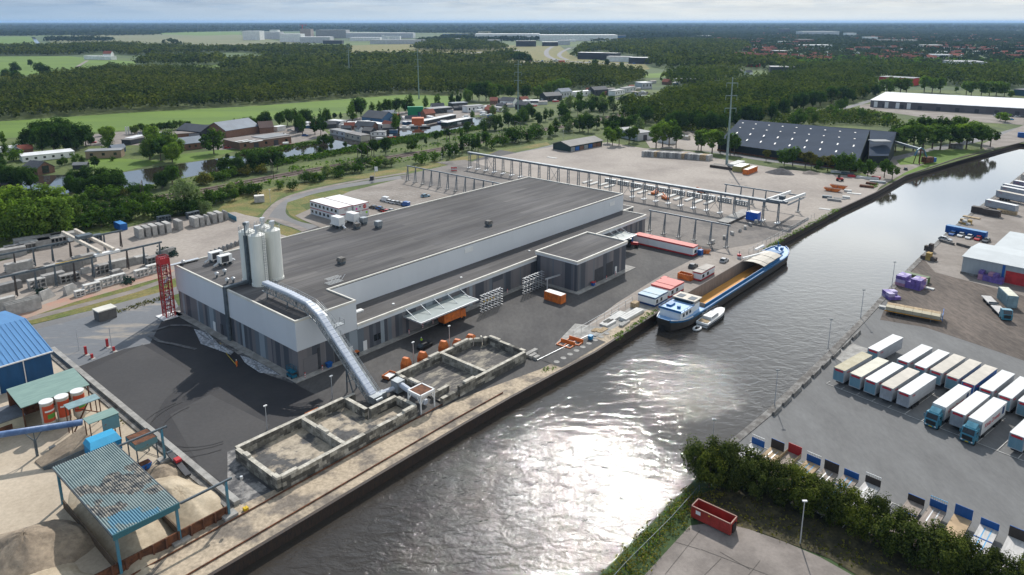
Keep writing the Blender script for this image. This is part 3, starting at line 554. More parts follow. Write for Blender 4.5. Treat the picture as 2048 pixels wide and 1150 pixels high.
b = MB(); b.box(-.35, -.4, 0, .35, .4, 12.6); b.build('duct_casing', m_dsteel, t); b = MB(); b.tube((0, 0, 12.6), (0, 0, 15.2), .16, 8); b.box(-.3, -.3, 15.2, .3, .3, 15.9); b.build('duct_head', m_dsteel, t)
# inclined conveyor with a bright cover
cv = thing('belt_conveyor', 'long covered belt conveyor climbing from the block bunkers to the silos', 'conveyor', H(4.3, 0), ANG_A)
path = [(-20.6, 1.6), (-3.2, 14.6), (1.2, 16.3), (8.5, 16.7), (19, 16.7)]
b = MB()
for (y0, z0), (y1, z1) in zip(path, path[1:]):
    q_ = [(-.8, -.2), (.8, -.2), (.8, .3), (.62, .42), (-.62, .42), (-.8, .3)]; b.loft([[(x, y0, z0 + z) for x, z in q_], [(x, y1, z1 + z) for x, z in q_]])
    n = max(2, int(math.hypot(y1 - y0, z1 - z0) / 1.0))
    for k in range(n): f = (k + .5) / n; y, z = y0 + (y1 - y0) * f, z0 + (z1 - z0) * f; b.bar((-.84, y, z + .2), (.84, y, z + .2), .07, .52)
m_cover = mat('bright_conveyor_cover', (0.56, 0.60, 0.67), 0.45, c2=(0.48, 0.52, 0.60), sc=1.0, metal=0.0, stretch=(1, .4, .4))
b.build('belt_cover', m_cover, cv)
b = MB()
for (y0, z0), (y1, z1) in zip(path, path[1:]):
    for x in (-1.0, 1.0):
        b.bar((x, y0, z0 - .3), (x, y1, z1 - .3), .16, .16); b.bar((x, y0, z0 - 1.7), (x, y1, z1 - 1.7), .16, .18)
    n = max(2, int(math.hypot(y1 - y0, z1 - z0) / 1.3))
    for k in range(n):
        f0, f1 = k / n, (k + 1) / n; ya, za, yb, zb = y0 + (y1 - y0) * f0, z0 + (z1 - z0) * f0, y0 + (y1 - y0) * f1, z0 + (z1 - z0) * f1
        for x in (-1.0, 1.0): b.bar((x, ya, za - 1.7), (x, yb, zb - .3), .1, .1); b.bar((x, ya, za - 1.7), (x, ya, za - .3), .09, .09)
        b.bar((-1, ya, za - 1.7), (1, ya, za - 1.7), .09, .09)
b.build('truss', m_steel, cv)
b = MB()
for (y0, z0), (y1, z1) in zip(path, path[1:]):
    b.bar((1.5, y0, z0 - .7), (1.5, y1, z1 - .7), .8, .08)
    for hz_ in (0.5, 1.0): b.bar((1.95, y0, z0 - .7 + hz_), (1.95, y1, z1 - .7 + hz_), .06, .06)
    n = max(2, int(math.hypot(y1 - y0, z1 - z0) / 1.8))
    for k in range(n + 1): ya, za = y0 + (y1 - y0) * k / n, z0 + (z1 - z0) * k / n; b.bar((1.95, ya, za - .7), (1.95, ya, za + .3), .06, .06)
b.build('walkway', m_steel, cv)
for (y, z) in ((-13.2, 5.3), (8, 15), (16.5, 15)):
    b = MB(); zb = 0 if y < 0 else ZT - .3
    for x in (-1.2, 1.2): b.bar((x, y, zb), (x * .9, y, z - .0), .22, .22)
    if y < 0:
        for x in (-1.2, 1.2): b.bar((x, y - 2.4, zb), (x * .9, y, z), .2, .2)
        b.bar((-1.2, y, 2.5), (1.2, y, 2.5), .14, .14)
    b.build('support_leg', m_dsteel, cv)
b = MB(); b.box(-1.1, -22.2, .3, 1.1, -20.3, 1.9); b.disc((0, -22.4, 1.2), (1, 0, 0), .45, 1.6); b.box(1.2, -21.5, .2, 2.8, -20, 1.6); b.build('tail_drum', m_steel, cv)
b = MB(); b.box(2.0, -5.5, 11.6, 4.5, -3.8, 11.75)
for q in ((2, -5.5), (4.5, -5.5), (4.5, -3.8), (2, -3.8)): b.bar((*q, 11.7), (*q, 12.8), .08, .08)
b.bar((2, -5.5, 12.8), (4.5, -5.5, 12.8), .07, .07); b.bar((4.5, -5.5, 12.8), (4.5, -3.8, 12.8), .07, .07)
for x in (2.3, 3.3): b.bar((x, -4, 11.7), (x - .6, .3, 15.2), .08, .08); b.bar((x, -4, 12.7), (x - .6, .3, 16), .06, .06)
b.build('access_platform', m_steel, cv)
# feeding conveyor, hopper
t = thing('screw_conveyor', 'pale grey screw conveyor between the hopper and the long conveyor foot', 'conveyor', H(9, -24), ANG_A)
b = MB(); b.tube((.5, 2.8, 1.4), (-4.0, 3.6, 1.2), .5, 8); b.build('lower_tube', m_cover, t); b = MB(); b.tube((1.2, 2.2, 2.4), (1.4, -6, .9), .62, 10); b.build('upper_tube', m_cover, t)
b = MB(); b.box(.2, 1.4, .6, 2.2, 3.6, 3.1); b.build('drive_box', m_steel, t)
t = thing('feed_hopper', 'white square steel hopper on four legs holding rust brown sand', 'hopper', H(9.2, -30), ANG_A)
b = MB(); s_ = 1.85
for i in range(4):
    q = [(-s_, -s_), (s_, -s_), (s_, s_), (-s_, s_)]; p, r_ = q[i], q[(i + 1) % 4]
    b.bar((p[0], p[1], 4.1), (r_[0], r_[1], 4.1), .3, .5)
b.build('hopper_rim', m_white, t)
b = MB(); b.loft([[(-1.75, -1.75, 3.9), (1.75, -1.75, 3.9), (1.75, 1.75, 3.9), (-1.75, 1.75, 3.9)], [(-.4, -.4, 1.9), (.4, -.4, 1.9), (.4, .4, 1.9), (-.4, .4, 1.9)]], cap=False); b.build('hopper_cone', m_white, t)
b = MB(); b.loft([[(-1.7, -1.7, 4.28), (1.7, -1.7, 4.28), (1.7, 1.7, 4.28), (-1.7, 1.7, 4.28)], [(-.5, -.5, 2.9), (.5, -.5, 2.9), (.5, .5, 2.9), (-.5, .5, 2.9)]][::-1], cap=True); b.build('rusty_lining', m_rust, t)
for (x, y) in ((-s_, -s_), (s_, -s_), (s_, s_), (-s_, s_)):
    b = MB(); b.bar((x, y, 0), (x, y, 4), .22, .22); b.bar((x, y, 2.2), (x * .45, y, 3.7), .14, .14); b.bar((x, y, 2.2), (x, y * .45, 3.7), .14, .14); b.build('leg', m_white, t)
# block bunkers
mb_ = [mat('stacking_block_%s' % n, c, 0.92, c2=c2, sc=0.9, fine=0.25, fsc=2.2) for n, c, c2 in (('pale', (0.46, 0.43, 0.37), (0.26, 0.24, 0.20)), ('grey', (0.27, 0.255, 0.22), (0.15, 0.14, 0.12)), ('dark', (0.14, 0.13, 0.115), (0.08, 0.075, 0.065)), ('cap', (0.62, 0.58, 0.50), (0.42, 0.39, 0.33)))]
def bwall(lab, p, q, rows=3, clean=False, capmiss=0.12):
    p, q = Vector((*p, 0)), Vector((*q, 0)); d = (q - p); Ln = d.length; rz = math.atan2(d.y, d.x)
    t = thing('block_wall', lab, 'block wall', H(p.x, p.y), ANG_A + rz, 'stacked block walls of the sand bunkers')
    b = MB(); n = max(1, round(Ln / 1.6)); w = Ln / n
    for r in range(rows):
        o = (w / 2) * (r % 2); xs = [0.0] + [o + w * k for k in range(0 if o else 1, n + (0 if o else 0))] + [Ln]
        xs = sorted(set(round(x, 4) for x in xs))
        for x0, x1 in zip(xs, xs[1:]):
            j = random.uniform(-.03, .03); m = 1 if clean else random.choices((0, 1, 2), (2.6, 5, 4))[0]
            if clean: m = random.choice((0, 0, 1))
            b.box(x0 + .02, -.4 + j, .8 * r, x1 - .02, .4 + j, .8 * r + .78, m)
    b.build('blocks', mb_, t); b = MB()
    x = 0
    while x < Ln - .3:
        w2 = min(random.choice((1.6, 3.2, 3.2)), Ln - x)
        if random.random() > capmiss: b.box(x + .02, -.41, .8 * rows, x + w2 - .02, .41, .8 * rows + (.05 if random.random() < .8 else .45), 0)
        x += w2
    b.build('cap_blocks', mb_[3], t); return t
Wl = 'of the lower bunker pair'; Wu = 'of the upper bunker pair'
bwall('long block wall %s facing the hall' % Wl, (-24.6, -17.9), (-1.3, -17.9)); bwall('left end block wall %s' % Wl, (-24.6, -32.2), (-24.6, -18.4))
bwall('long block wall %s facing the canal' % Wl, (-24.2, -32.0), (6.3, -31.6)); bwall('smooth pale dividing wall %s' % Wl, (-11, -31.4), (-11, -18.4), 3, True, 0)
bwall('inner block wall %s left of the conveyor foot' % Wl, (-.9, -25), (-.9, -18.4)); bwall('inner block wall %s in front of the conveyor foot' % Wl, (-.4, -25.4), (6.3, -25.4))
bwall('right end block wall %s beside the hopper' % Wl, (6.4, -31.1), (6.4, -25.9)); bwall('short block wall behind the conveyor foot', (-1.4, -17), (2.2, -17), 2)
bwall('left end block wall %s beside the toilet' % Wu, (12.7, -25.5), (12.7, -18.5)); bwall('long block wall %s facing the hall' % Wu, (12.7, -18.0), (36.4, -18.0))
bwall('short slanted block wall %s, left of the far corner' % Wu, (36.7, -18.3), (38.2, -19.6)); bwall('short block wall at the far corner %s' % Wu, (38.4, -20), (39.5, -20), 3)
bwall('right end block wall %s' % Wu, (39.7, -32), (39.7, -20.4)); bwall('long block wall %s facing the canal' % Wu, (17.6, -32.3), (39.2, -32.3))
bwall('smooth pale dividing wall %s' % Wu, (26.2, -31.8), (26.2, -18.5), 3, True, 0); bwall('low block wall stub beside the hopper', (12.7, -32.2), (17.2, -32.2), 2, False, .5); bwall('stub block wall inside the upper bunkers', (12.9, -29.2), (17.5, -29.2), 2)
m_bfl = mat('bunker_floor', (0.44, 0.375, 0.29), 0.95, c2=(0.10, 0.098, 0.098), sc=0.16, fine=0.3, fsc=.9, mix=(0.44, 0.52)); m_bfl2 = mat('bunker_floor_dark', (0.30, 0.27, 0.22), 0.95, c2=(0.115, 0.108, 0.103), sc=0.3, fine=.25, fsc=1.2, mix=(0.48, 0.6), stretch=(.7, 1.6, 1))
for x0, y0, x1, y1, m in ((-24.2, -31.6, -11.4, -18.3, m_bfl), (-10.6, -31.6, -1.3, -18.3, m_bfl), (-1.3, -31.2, 6, -25.8, m_bfl), (13.1, -31.9, 25.8, -18.4, m_bfl2), (26.6, -31.9, 39.3, -18.4, m_bfl2)):
    b = MB(); b.poly([(x0, y0, .46), (x1, y0, .46), (x1, y1, .46), (x0, y1, .46)]); tag(b.build('bunker_floor', m, None, O, ANG_A), kind='structure')
b = MB(); b.box(40.6, -31.8, 0.1, 44.8, -30.8, .9); b.box(40.8, -33, .1, 43, -32.1, .85); b.box(41, -34.2, .1, 42.6, -33.3, .8); t = thing('concrete_block', 'pale concrete blocks stacked outside the right bunker corner', 'concrete blocks', H(0, 0), ANG_A); b.build('blocks', m_conc, t)
# small things by the bunkers
t = thing('portable_toilet', 'blue portable toilet with a white roof by the upper bunker corner', 'portable toilet', H(11.4, -19.6), ANG_A)
b = MB(); b.box(-.6, -.6, .1, .6, .6, 2.1); b.build('cabin', m_blue, t); b = MB(); b.loft([[(-.65, -.65, 2.1), (.65, -.65, 2.1), (.65, .65, 2.1), (-.65, .65, 2.1)], [(-.4, -.4, 2.4), (.4, -.4, 2.4), (.4, .4, 2.4), (-.4, .4, 2.4)]]); b.build('roof', m_white, t); b = MB(); b.box(-.45, -.66, .2, .45, -.6, 2.0); b.build('door', mat('toilet_door', (0.02, .2, .5)), t)
def skip(name, lab, loc, rz, m, L_=2.0, W_=1.3, Hh=1.5, group=None, tip=.55, cat='tipping skip'):
    t = thing(name, lab, cat, loc, rz, group); b = MB(); k = .06
    b.loft([[(-L_ * .3, -W_ / 2, .25), (L_ * .3, -W_ / 2, .25), (L_ / 2, -W_ / 2, Hh), (-L_ / 2 * tip * 1.6, -W_ / 2, Hh)], [(-L_ * .3, W_ / 2, .25), (L_ * .3, W_ / 2, .25), (L_ / 2, W_ / 2, Hh), (-L_ / 2 * tip * 1.6, W_ / 2, Hh)]]); b.build('bucket', m, t)
    b = MB(); b.poly([(-L_ / 2 * tip * 1.5, -W_ / 2 + k, Hh + .012), (L_ / 2 - k, -W_ / 2 + k, Hh + .012), (L_ / 2 - k, W_ / 2 - k, Hh + .012), (-L_ / 2 * tip * 1.5, W_ / 2 - k, Hh + .012)]); b.build('load', m_rust, t)
    b = MB()
    for y in (-W_ / 2 - .06, W_ / 2 + .06): b.bar((-L_ * .4, y, .1), (L_ * .4, y, .1), .1, .16); b.bar((-L_ * .1, y, .1), (0, y, Hh * .8), .1, .1)
    b.build('skid_frame', m_rust, t); return t
sk = [(18.4, -14.6, 'large orange tipping skip nearest the toilet'), (23.4, -14.6, 'orange tipping skip second from the toilet'), (30.1, -14.6, 'bright orange tipping skip beside the dividing wall'), (34.6, -14.8, 'yellowish tipping skip behind the far bunker wall'), (39.8, -14.2, 'low orange tipping skip farthest from the toilet')]
for i, (x, y, l) in enumerate(sk):
    # stood on end, tall and narrow as a bell
    t = thing('tipping_skip', l, 'tipping skip', H(x, y), ANG_A + .3, 'orange skips along the bunkers'); hh = (2.9, 2.5, 2.9, 1.8, 1.1)[i]
    b = MB(); b.loft([[(-.95, -.9, 0), (.95, -.9, 0), (.95, .9, 0), (-.95, .9, 0)], [(-.95, -.9, hh * .55), (.95, -.9, hh * .55), (.95, .9, hh * .55), (-.95, .9, hh * .55)], [(-.4, -.7, hh), (.4, -.7, hh), (.4, .7, hh), (-.4, .7, hh)]]); b.build('bucket', m_orange, t)
    b = MB()
    for q in (-.5, 0, .5): b.box(-1.0, q - .05, 0, 1.0, q + .05, hh * .55)
    b.build('ribs', mat('orange_rib_paint', (.6, .16, .03)) if i == 0 else m_orange, t)
t = thing('flat_cart', 'flat white cart with orange ends standing by the toilet', 'cart', H(13.2, -14.9), ANG_A + .2)
b = MB(); b.box(-1.3, -.9, .5, 1.3, .9, .7); b.build('deck', m_white, t); b = MB(); b.box(-1.4, -1, .4, -1.3, 1, 1.1); b.box(1.3, -1, .4, 1.4, 1, 1.1); b.box(-1.3, .9, .4, 1.3, 1.0, 1); b.build('side_board', m_orange, t); b = MB()
for q in ((-1, -.8), (1, -.8), (-1, .8), (1, .8)): b.disc((q[0], q[1], .25), (0, 1, 0), .25, .15, 10)
b.build('wheel', m_black, t)
t = thing('orange_rack', 'orange steel frame rack against the lower bunker wall', 'rack', H(-9.3, -16.4), ANG_A); b = MB()
for x in (0, 3): b.bar((x, 0, 0), (x, 0, 1.8), .12, .12); b.bar((x, -.9, 0), (x, -.9, 1.3), .12, .12)
b.bar((0, 0, 1.8), (3, 0, 1.8), .12, .12); b.bar((0, -.9, 1.3), (3, -.9, 1.3), .12, .12); b.bar((0, 0, .9), (3, 0, .9), .1, .1); b.build('frame', m_orange, t)
def lamp(x, y, hgt_, lab, loc=None, rz=ANG_A, arm=1, name='lamp_post', group='lamp posts along the works road'):
    t = thing(name, lab, 'lamp post', loc or H(x, y), rz, group); b = MB(); b.tube((0, 0, 0), (0, 0, hgt_), .11, 8, 0, .07); b.build('pole', m_alu, t)
    b = MB(); b.box(-.35, -.15, hgt_, .35, .15, hgt_ + .18); b.build('lamp_head', m_white if arm else m_dsteel, t)
lamp(21.5, -13.6, 5.2, 'pale lamp post between the orange skips'); lamp(32.4, -14.3, 5.8, 'pale lamp post behind the bunker dividing wall'); lamp(-.5, -13.0, 5.2, 'pale lamp post left of the inclined conveyor'); lamp(-15.9, -13.5, 5.2, 'pale lamp post behind the lower bunkers')
def car(lab, loc, rz, m, group=None, van=0, kind='car'):
    t = thing('parked_car' if not van else 'parked_van', lab, 'car' if not van else 'van', loc, rz, group); hh = 1.45 if not van else 2.1
    def ring(x, w, z0, z1): return [(x, -w, z0), (x, w, z0), (x, w, z1), (x, -w, z1)]
    b = MB(); b.loft([ring(-2.15, .78, .35, .72), ring(-1.9, .88, .28, .92), ring(.9, .9, .28, .95), ring(1.9, .84, .28, .82), ring(2.2, .72, .35, .62)]); b.build('body', m, t)
    b = MB()
    if van: b.loft([ring(-2.1, .82, .9, hh - .05), ring(-1.9, .84, .9, hh), ring(.7, .82, .9, hh), ring(1.35, .78, .9, 1.0)]); b.build('cabin', m, t); b = MB(); b.poly([(.75, -.74, hh - .12), (1.36, -.72, 1.0), (1.36, .72, 1.0), (.75, .74, hh - .12)]); b.build('windscreen', m_glass, t)
    else:
        b.loft([ring(-1.95, .76, .9, .95), ring(-1.35, .68, .9, hh), ring(.25, .68, .9, hh), ring(1.1, .76, .9, .95)]); b.build('glasshouse', m_glass, t)
        b = MB(); b.box(-1.3, -.64, hh - .01, .2, .64, hh + .03); b.build('roof', m, t)
    for x in (-1.3, 1.35):
        for y in (-.86, .86): b = MB(); b.disc((x, y, .33), (0, 1, 0), .33, .2, 12); b.build('wheel', m_black, t)
    return t
def paintm(n, c, r=.3): return mat(n, c, r, var=0.03, spec=.6)
m_cb, m_cw, m_cs, m_cd, m_cr, m_cbl = paintm('car_black', (.015, .016, .018)), paintm('car_white', (.75, .75, .74)), paintm('car_silver', (.42, .43, .44)), paintm('car_dark_grey', (.07, .075, .08)), paintm('car_red', (.5, .03, .03)), paintm('car_blue', (.03, .12, .36))
car('black car parked in front of the hall with a worker beside it', H(28.9, -9.4), ANG_A + .1, m_cb)
car('dark car on the quay road nearest the orange skip and red cabins', at(1386, 535), ANG_A + .05, m_cd); car('silver grey car on the quay road behind the barge', at(1448, 524), ANG_A + .05, m_cs)
# people
def person(lab, loc, rz, vest, legs, arm=.5, hs=(1.0)):
    t = thing('person', lab, 'person', loc, rz)
    me = bpy.data.meshes.new('body'); V_ = [(0, 0, .95), (0, 0, 1.2), (0, 0, 1.42), (0, 0, 1.54), (0, .02, 1.66), (0, .02, 1.76), (.11, 0, .9), (.13, .05, .5), (.14, 0, .07), (-.11, 0, .9), (-.14, -.05, .5), (-.15, -.1, .07), (.2, 0, 1.4), (.27, .05, 1.13), (.25, .25 * arm + .05, .92), (-.2, 0, 1.4), (-.27, .05, 1.13), (-.25, .25 * arm + .05, .92), (.15, .14, .05), (-.16, .05, .05)]
    E_ = [(0, 1), (1, 2), (2, 3), (3, 4), (4, 5), (0, 6), (6, 7), (7, 8), (0, 9), (9, 10), (10, 11), (2, 12), (12, 13), (13, 14), (2, 15), (15, 16), (16, 17), (8, 18), (11, 19)]
    me.from_pydata(V_, E_, []); o = bpy.data.objects.new('body', me); COL.objects.link(o)
    sk_ = o.modifiers.new('s', 'SKIN'); o.modifiers.new('u', 'SUBSURF').levels = 1; rr = [.16, .17, .16, .07, .10, .09, .11, .075, .05, .11, .075, .05, .07, .05, .04, .07, .05, .04, .045, .045]
    for v, r_ in zip(me.skin_vertices[0].data, rr): v.radius = (r_, r_)
    me.skin_vertices[0].data[0].use_root = True
    e = bpy.data.meshes.new_from_object(o.evaluated_get(bpy.context.evaluated_depsgraph_get())); bpy.data.objects.remove(o)
    e.materials.clear(); [e.materials.append(q) for q in (legs, vest, m_skin)]
    for f in e.polygons: z = f.center.z; f.material_index = 0 if z < .95 else (2 if z > 1.5 or (z < 1.0 and abs(f.center.x) > .2) else 1)
    o = bpy.data.objects.new('body', e); COL.objects.link(o); o.parent = t
    b = MB(); b.cyl(0, .02, 1.72, 1.8, .13, 10); b.cyl(0, .02, 1.8, 1.86, .12, 10, 0, .05); b.build('helmet', m_white, t); return t
m_skin = mat('skin', (.5, .3, .2)); m_hiy = mat('yellow_workwear', (.45, .75, .05)); m_hio = mat('orange_workwear', (.9, .2, .03)); m_navy = mat('dark_trousers', (.03, .035, .05))
person('person in a bright yellow green jacket standing beside the black car', H(29.6, -7.3), 0, m_hiy, m_navy); person('person in orange workwear standing on the dark yard left of the hall', at(474, 734), 1, m_hio, m_hio)
b = MB(); hp = [at(474, 734), at(468, 727), at(455, 712), at(447, 699), at(440, 688)]
for p, q in zip(hp, hp[1:]): b.tube(p + Vector((0, 0, .33)), q + Vector((0, 0, .33)), .08, 5)
tag(b.build('hose', mat('yellow_hose', (.55, .42, .08))), 'yellow hose lying between the orange worker and the hall', 'hose')
m_tarp = mat('grey_plastic_film', (0.42, 0.43, 0.45), 0.25, c2=(0.18, 0.19, 0.21), sc=1.4, bump=.8, bsc=2)
for lab, pl in (('crumpled grey plastic sheet on the yard nearest the red tower', [(388, 660), (410, 663), (440, 692), (468, 706), (462, 712), (430, 700), (402, 690)]), ('crumpled grey plastic sheet by the hall apron, right one', [(480, 713), (500, 718), (548, 744), (560, 752), (520, 748), (490, 728)])):
    b = MB(); q = [at(*p) for p in pl]; c = sum(q, Vector()) / len(q)
    for k in range(len(q)):
        a, d = q[k], q[(k + 1) % len(q)]; mid = (a + d + c) / 3 + Vector((0, 0, .75)); A_, D_, C_ = a + Vector((0, 0, .3)), d + Vector((0, 0, .3)), c + Vector((0, 0, .55))
        b.poly([A_, D_, mid]); b.poly([D_, C_, mid]); b.poly([C_, A_, mid])
    tag(b.build('plastic_sheet', m_tarp), lab, 'plastic sheet')
# racks of scaffolding tubes
for x0, x1, l in ((53.2, 61.0, 'tall galvanised storage rack with yellow clips beside the long canopy'), (71.1, 79.4, 'tall galvanised storage rack left of the annex')):
    t = thing('storage_rack', l, 'storage rack', H(x0, -5.2), ANG_A, 'galvanised racks in front of the hall')
    for k in range(7):
        x = (x1 - x0) * k / 6; b = MB(); b.bar((x, 0, 0), (x, 0, 5.3), .14, .14)
        for j in range(7): b.bar((x, -.9, .5 + .75 * j), (x, .5, .5 + .75 * j), .11, .11)
        b.build('upright', m_alu, t)
    b = MB()
    for j in range(4): b.bar((0, 0, .9 + 1.4 * j), (x1 - x0, 0, .9 + 1.4 * j), .1, .1)
    b.build('cross_bars', m_alu, t)
    if x0 < 60: b = MB(); [b.box(.8 + k * 1.3, -.1, 2.9, 1.3 + k * 1.3, .1, 3.2) for k in range(4)]; b.build('clips', mat('yellow_clip', (.7, .45, .03)), t)
t = thing('lorry', 'orange lorry parked under the long loading canopy', 'lorry', H(44.0, -3.4), ANG_A)
b = MB(); b.box(-4, -1.2, 1.1, 2, 1.2, 3.4); b.build('load_body', m_orange, t); b = MB(); b.loft([[(2.2, -1.15, .7), (2.2, 1.15, .7), (2.2, 1.15, 3.0), (2.2, -1.15, 3.0)], [(4, -1.15, .7), (4, 1.15, .7), (3.8, 1.1, 2.9), (3.8, -1.1, 2.9)]]); b.build('cab', m_orange, t)
for x in (-2.8, -1.6, 3): 
    for y in (-1.1, 1.1): b = MB(); b.disc((x, y, .5), (0, 1, 0), .5, .3, 12); b.build('wheel', m_black, t)
b = MB(); b.box(-4.1, -.9, .6, 2.2, .9, 1.1); b.build('chassis', m_black, t)
t = thing('tractor', 'red and black tractor with a white roof beside the far canopy', 'tractor', H(131.0, -4.6), ANG_A - 1.2)
b = MB(); b.box(-.6, -.5, 1.0, 2.0, .5, 1.9); b.build('bonnet', m_redp, t); b = MB(); b.box(-1.6, -.8, 1.1, -.5, .8, 2.9); b.build('cab', m_glass, t); b = MB(); b.box(-1.8, -.95, 2.9, -.3, .95, 3.15); b.build('roof', m_white, t)
for x, r_ in ((-1.2, .95), (1.5, .6)):
    for y in (-1, 1): b = MB(); b.disc((x, y, r_), (0, 1, 0), r_, .5, 14); b.build('wheel', m_black, t)
b = MB(); b.tube((-.2, .4, 1.9), (-.2, .4, 3.6), .35, 8, 0, .2); b.build('beacon_mast', m_blue, t)
# jib crane and orange container
t = thing('jib_crane', 'white slewing jib crane on a post in front of the annex', 'jib crane', H(77.6, -8.7), ANG_A)
b = MB(); b.tube((0, 0, 0), (0, 0, 3.9), .22, 8); b.build('post', m_alu, t); b = MB(); b.bar((-.6, .3, 3.9), (8.6, -1.6, 4.2), .3, .4); b.build('jib', m_alu, t); b = MB(); b.tube((8, -1.5, 4), (8, -1.5, 1.8), .06); b.box(7.6, -1.9, 1.2, 8.4, -1.1, 1.8); b.build('hoist', m_steel, t)
def container(lab, loc, rz, L_, W_, Hc, m, mt=None, name='container', group=None, txt=None, ribs=True, mtxt=None, cat='container'):
    t = thing(name, lab, cat, loc, rz, group); b = MB(); b.box(-L_ / 2, -W_ / 2, .12, L_ / 2, W_ / 2, Hc); b.build('shell', m, t)
    if ribs:
        b = MB(); n = int(L_ / .55)
        for k in range(n): x = -L_ / 2 + .2 + (L_ - .4) * k / (n - 1); [b.box(x - .1, s * (W_ / 2 + .04) - .04, .3, x + .1, s * (W_ / 2 + .04) + .04, Hc - .2) for s in (-1, 1)]
        b.build('corrugation', m, t)
    b = MB(); b.box(-L_ / 2 + .1, -W_ / 2 + .1, Hc, L_ / 2 - .1, W_ / 2 - .1, Hc + .04); b.build('roof', mt or m, t)
    b = MB(); b.box(L_ / 2, -W_ / 2 + .1, .2, L_ / 2 + .05, -.02, Hc - .15); b.box(L_ / 2, .02, .2, L_ / 2 + .05, W_ / 2 - .1, Hc - .15); b.build('door', m, t)
    if txt: text(txt, .75, mtxt or m_white, t, (0, -W_ / 2 - .1, Hc * .55), (R(90), 0, 0))
    return t
container('orange compressor container standing at the foot of the jib crane', H(71.7 + 1.6, -14.9), ANG_A - R(90), 6.0, 2.4, 2.6, m_orange, m_white, txt='BOELS' if False else None)
# front door things
def cone(x, y, lab, loc=None):
    t = thing('safety_post', lab, 'safety post', loc or H(x, y, .2), ANG_A, 'red and white safety posts along the hall'); b = MB()
    for k in range(5): b.cyl(0, 0, .24 * k, .24 * k + .24, .14, 8, k % 2)
    b.build('post', [m_redp, m_white], t)
for i, x in enumerate((0.9, 5.4, 31.2, 35.8, 39.4, 62.6, 68.8)): cone(x, -.9, 'red and white safety post on the hall apron, %s from the near corner' % nth(i))
for i, x in enumerate((91.2, 97.1, 102.2)): cone(x, -16.4, 'red and white safety post before the annex doors, %s from the left' % nth(i))
t = thing('scissor_lift', 'teal blue scissor lift at the near hall corner', 'scissor lift', H(-1.0, 1.4, .2), ANG_A + R(90)); m_teal = mat('teal_paint', (.01, .16, .26), .5)
b = MB(); b.box(-1.2, -.6, .3, 1.2, .6, .9); b.build('base', m_teal, t); b = MB(); b.box(-1.15, -.6, 1.5, 1.15, .6, 1.62)
for q in ((-1.1, -.55), (1.1, -.55), (1.1, .55), (-1.1, .55), (0, .55), (0, -.55)): b.bar((*q, 1.6), (*q, 2.7), .07, .07)
for z_ in (2.1, 2.7): b.bar((-1.1, -.55, z_), (1.1, -.55, z_), .06, .06); b.bar((-1.1, .55, z_), (1.1, .55, z_), .06, .06); b.bar((1.1, -.55, z_), (1.1, .55, z_), .06, .06)
b.build('platform', m_teal, t); b = MB(); b.bar((-1, 0, .9), (1, 0, 1.5), .9, .1); b.bar((1, 0, .9), (-1, 0, 1.5), .9, .1); b.build('scissors', m_dsteel, t); b = MB(); [b.disc((x, y, .25), (0, 1, 0), .25, .18) for x in (-.8, .8) for y in (-.6, .6)]; b.build('wheel', m_black, t)
def bin_(x, y, lab, m, ml, s=1.0, loc=None):
    t = thing('waste_bin', lab, 'waste bin', loc or H(x, y, .2), ANG_A); b = MB(); b.loft([[(-.5 * s, -.35, .15), (.5 * s, -.35, .15), (.5 * s, .35, .15), (-.5 * s, .35, .15)], [(-.65 * s, -.5, 1.1), (.65 * s, -.5, 1.1), (.65 * s, .5, 1.1), (-.65 * s, .5, 1.1)]]); b.build('bin_body', m, t); b = MB(); b.box(-.68 * s, -.53, 1.1, .68 * s, .53, 1.28); b.build('lid', ml, t)
bin_(7.2, -.9, 'blue waste bin against the hall left of the conveyor', m_blue, m_blue); bin_(14.9, -.9, 'black waste bin with an orange lid between two white doors', m_black, m_orange, .8); bin_(89.8, -16.5, 'blue waste bin left of the annex loading door', m_blue, m_redp, .8)
# red stair tower
t = thing('stair_tower', 'tall red lattice stair tower at the left corner of the hall', 'stair tower', H(-3.3, 56.6), ANG_A); w = 1.15; hh = 16.6
b = MB()
for x in (-w, w):
    for y in (-w, w): b.bar((x, y, .2), (x, y, hh), .26, .26)
b.build('posts', m_redp, t)
m_rmesh = mat('dark_red_mesh', (.30, .02, .025), .6); b = MB()
for k in range(7):
    z0, z1 = .2 + k * 2.4, .2 + (k + 1) * 2.4
    for (p, q) in (((-w, -w), (w, -w)), ((w, -w), (w, w)), ((w, w), (-w, w)), ((-w, w), (-w, -w))): b.bar((*p, z1), (*q, z1), .16, .22); b.bar((*p, z1 - 1.3), (*q, z1 - 1.3), .1, .1)
    for q in range(5): b.bar((-w + q * .5, -w, z0), (-w + q * .5, -w, z1), .1, .1); b.bar((-w, -w + q * .5, z0), (-w, -w + q * .5, z1), .1, .1)
b.build('mesh_cladding', m_rmesh, t)
b = MB()
for k in range(6): z0 = .3 + k * 2.6; s_ = 1 if k % 2 else -1; b.bar((-1.1 * s_, .4 * s_, z0), (1.1 * s_, .4 * s_, z0 + 2.6), .9, .14)
b.build('stair_flight', m_alu, t); b = MB()
b.box(-w - .1, -w - .1, hh - 1.6, w + .1, w + .1, hh); b.build('head_box', m_redp, t); b = MB(); b.box(-2.6, -2.4, 0, 2.6, 2.4, .3); b.build('footing', m_white, t)
b = MB(); b.box(.5, -.6, ZT + .1, 9.5, .5, ZT + .3); b.build('gangway', m_alu, t)
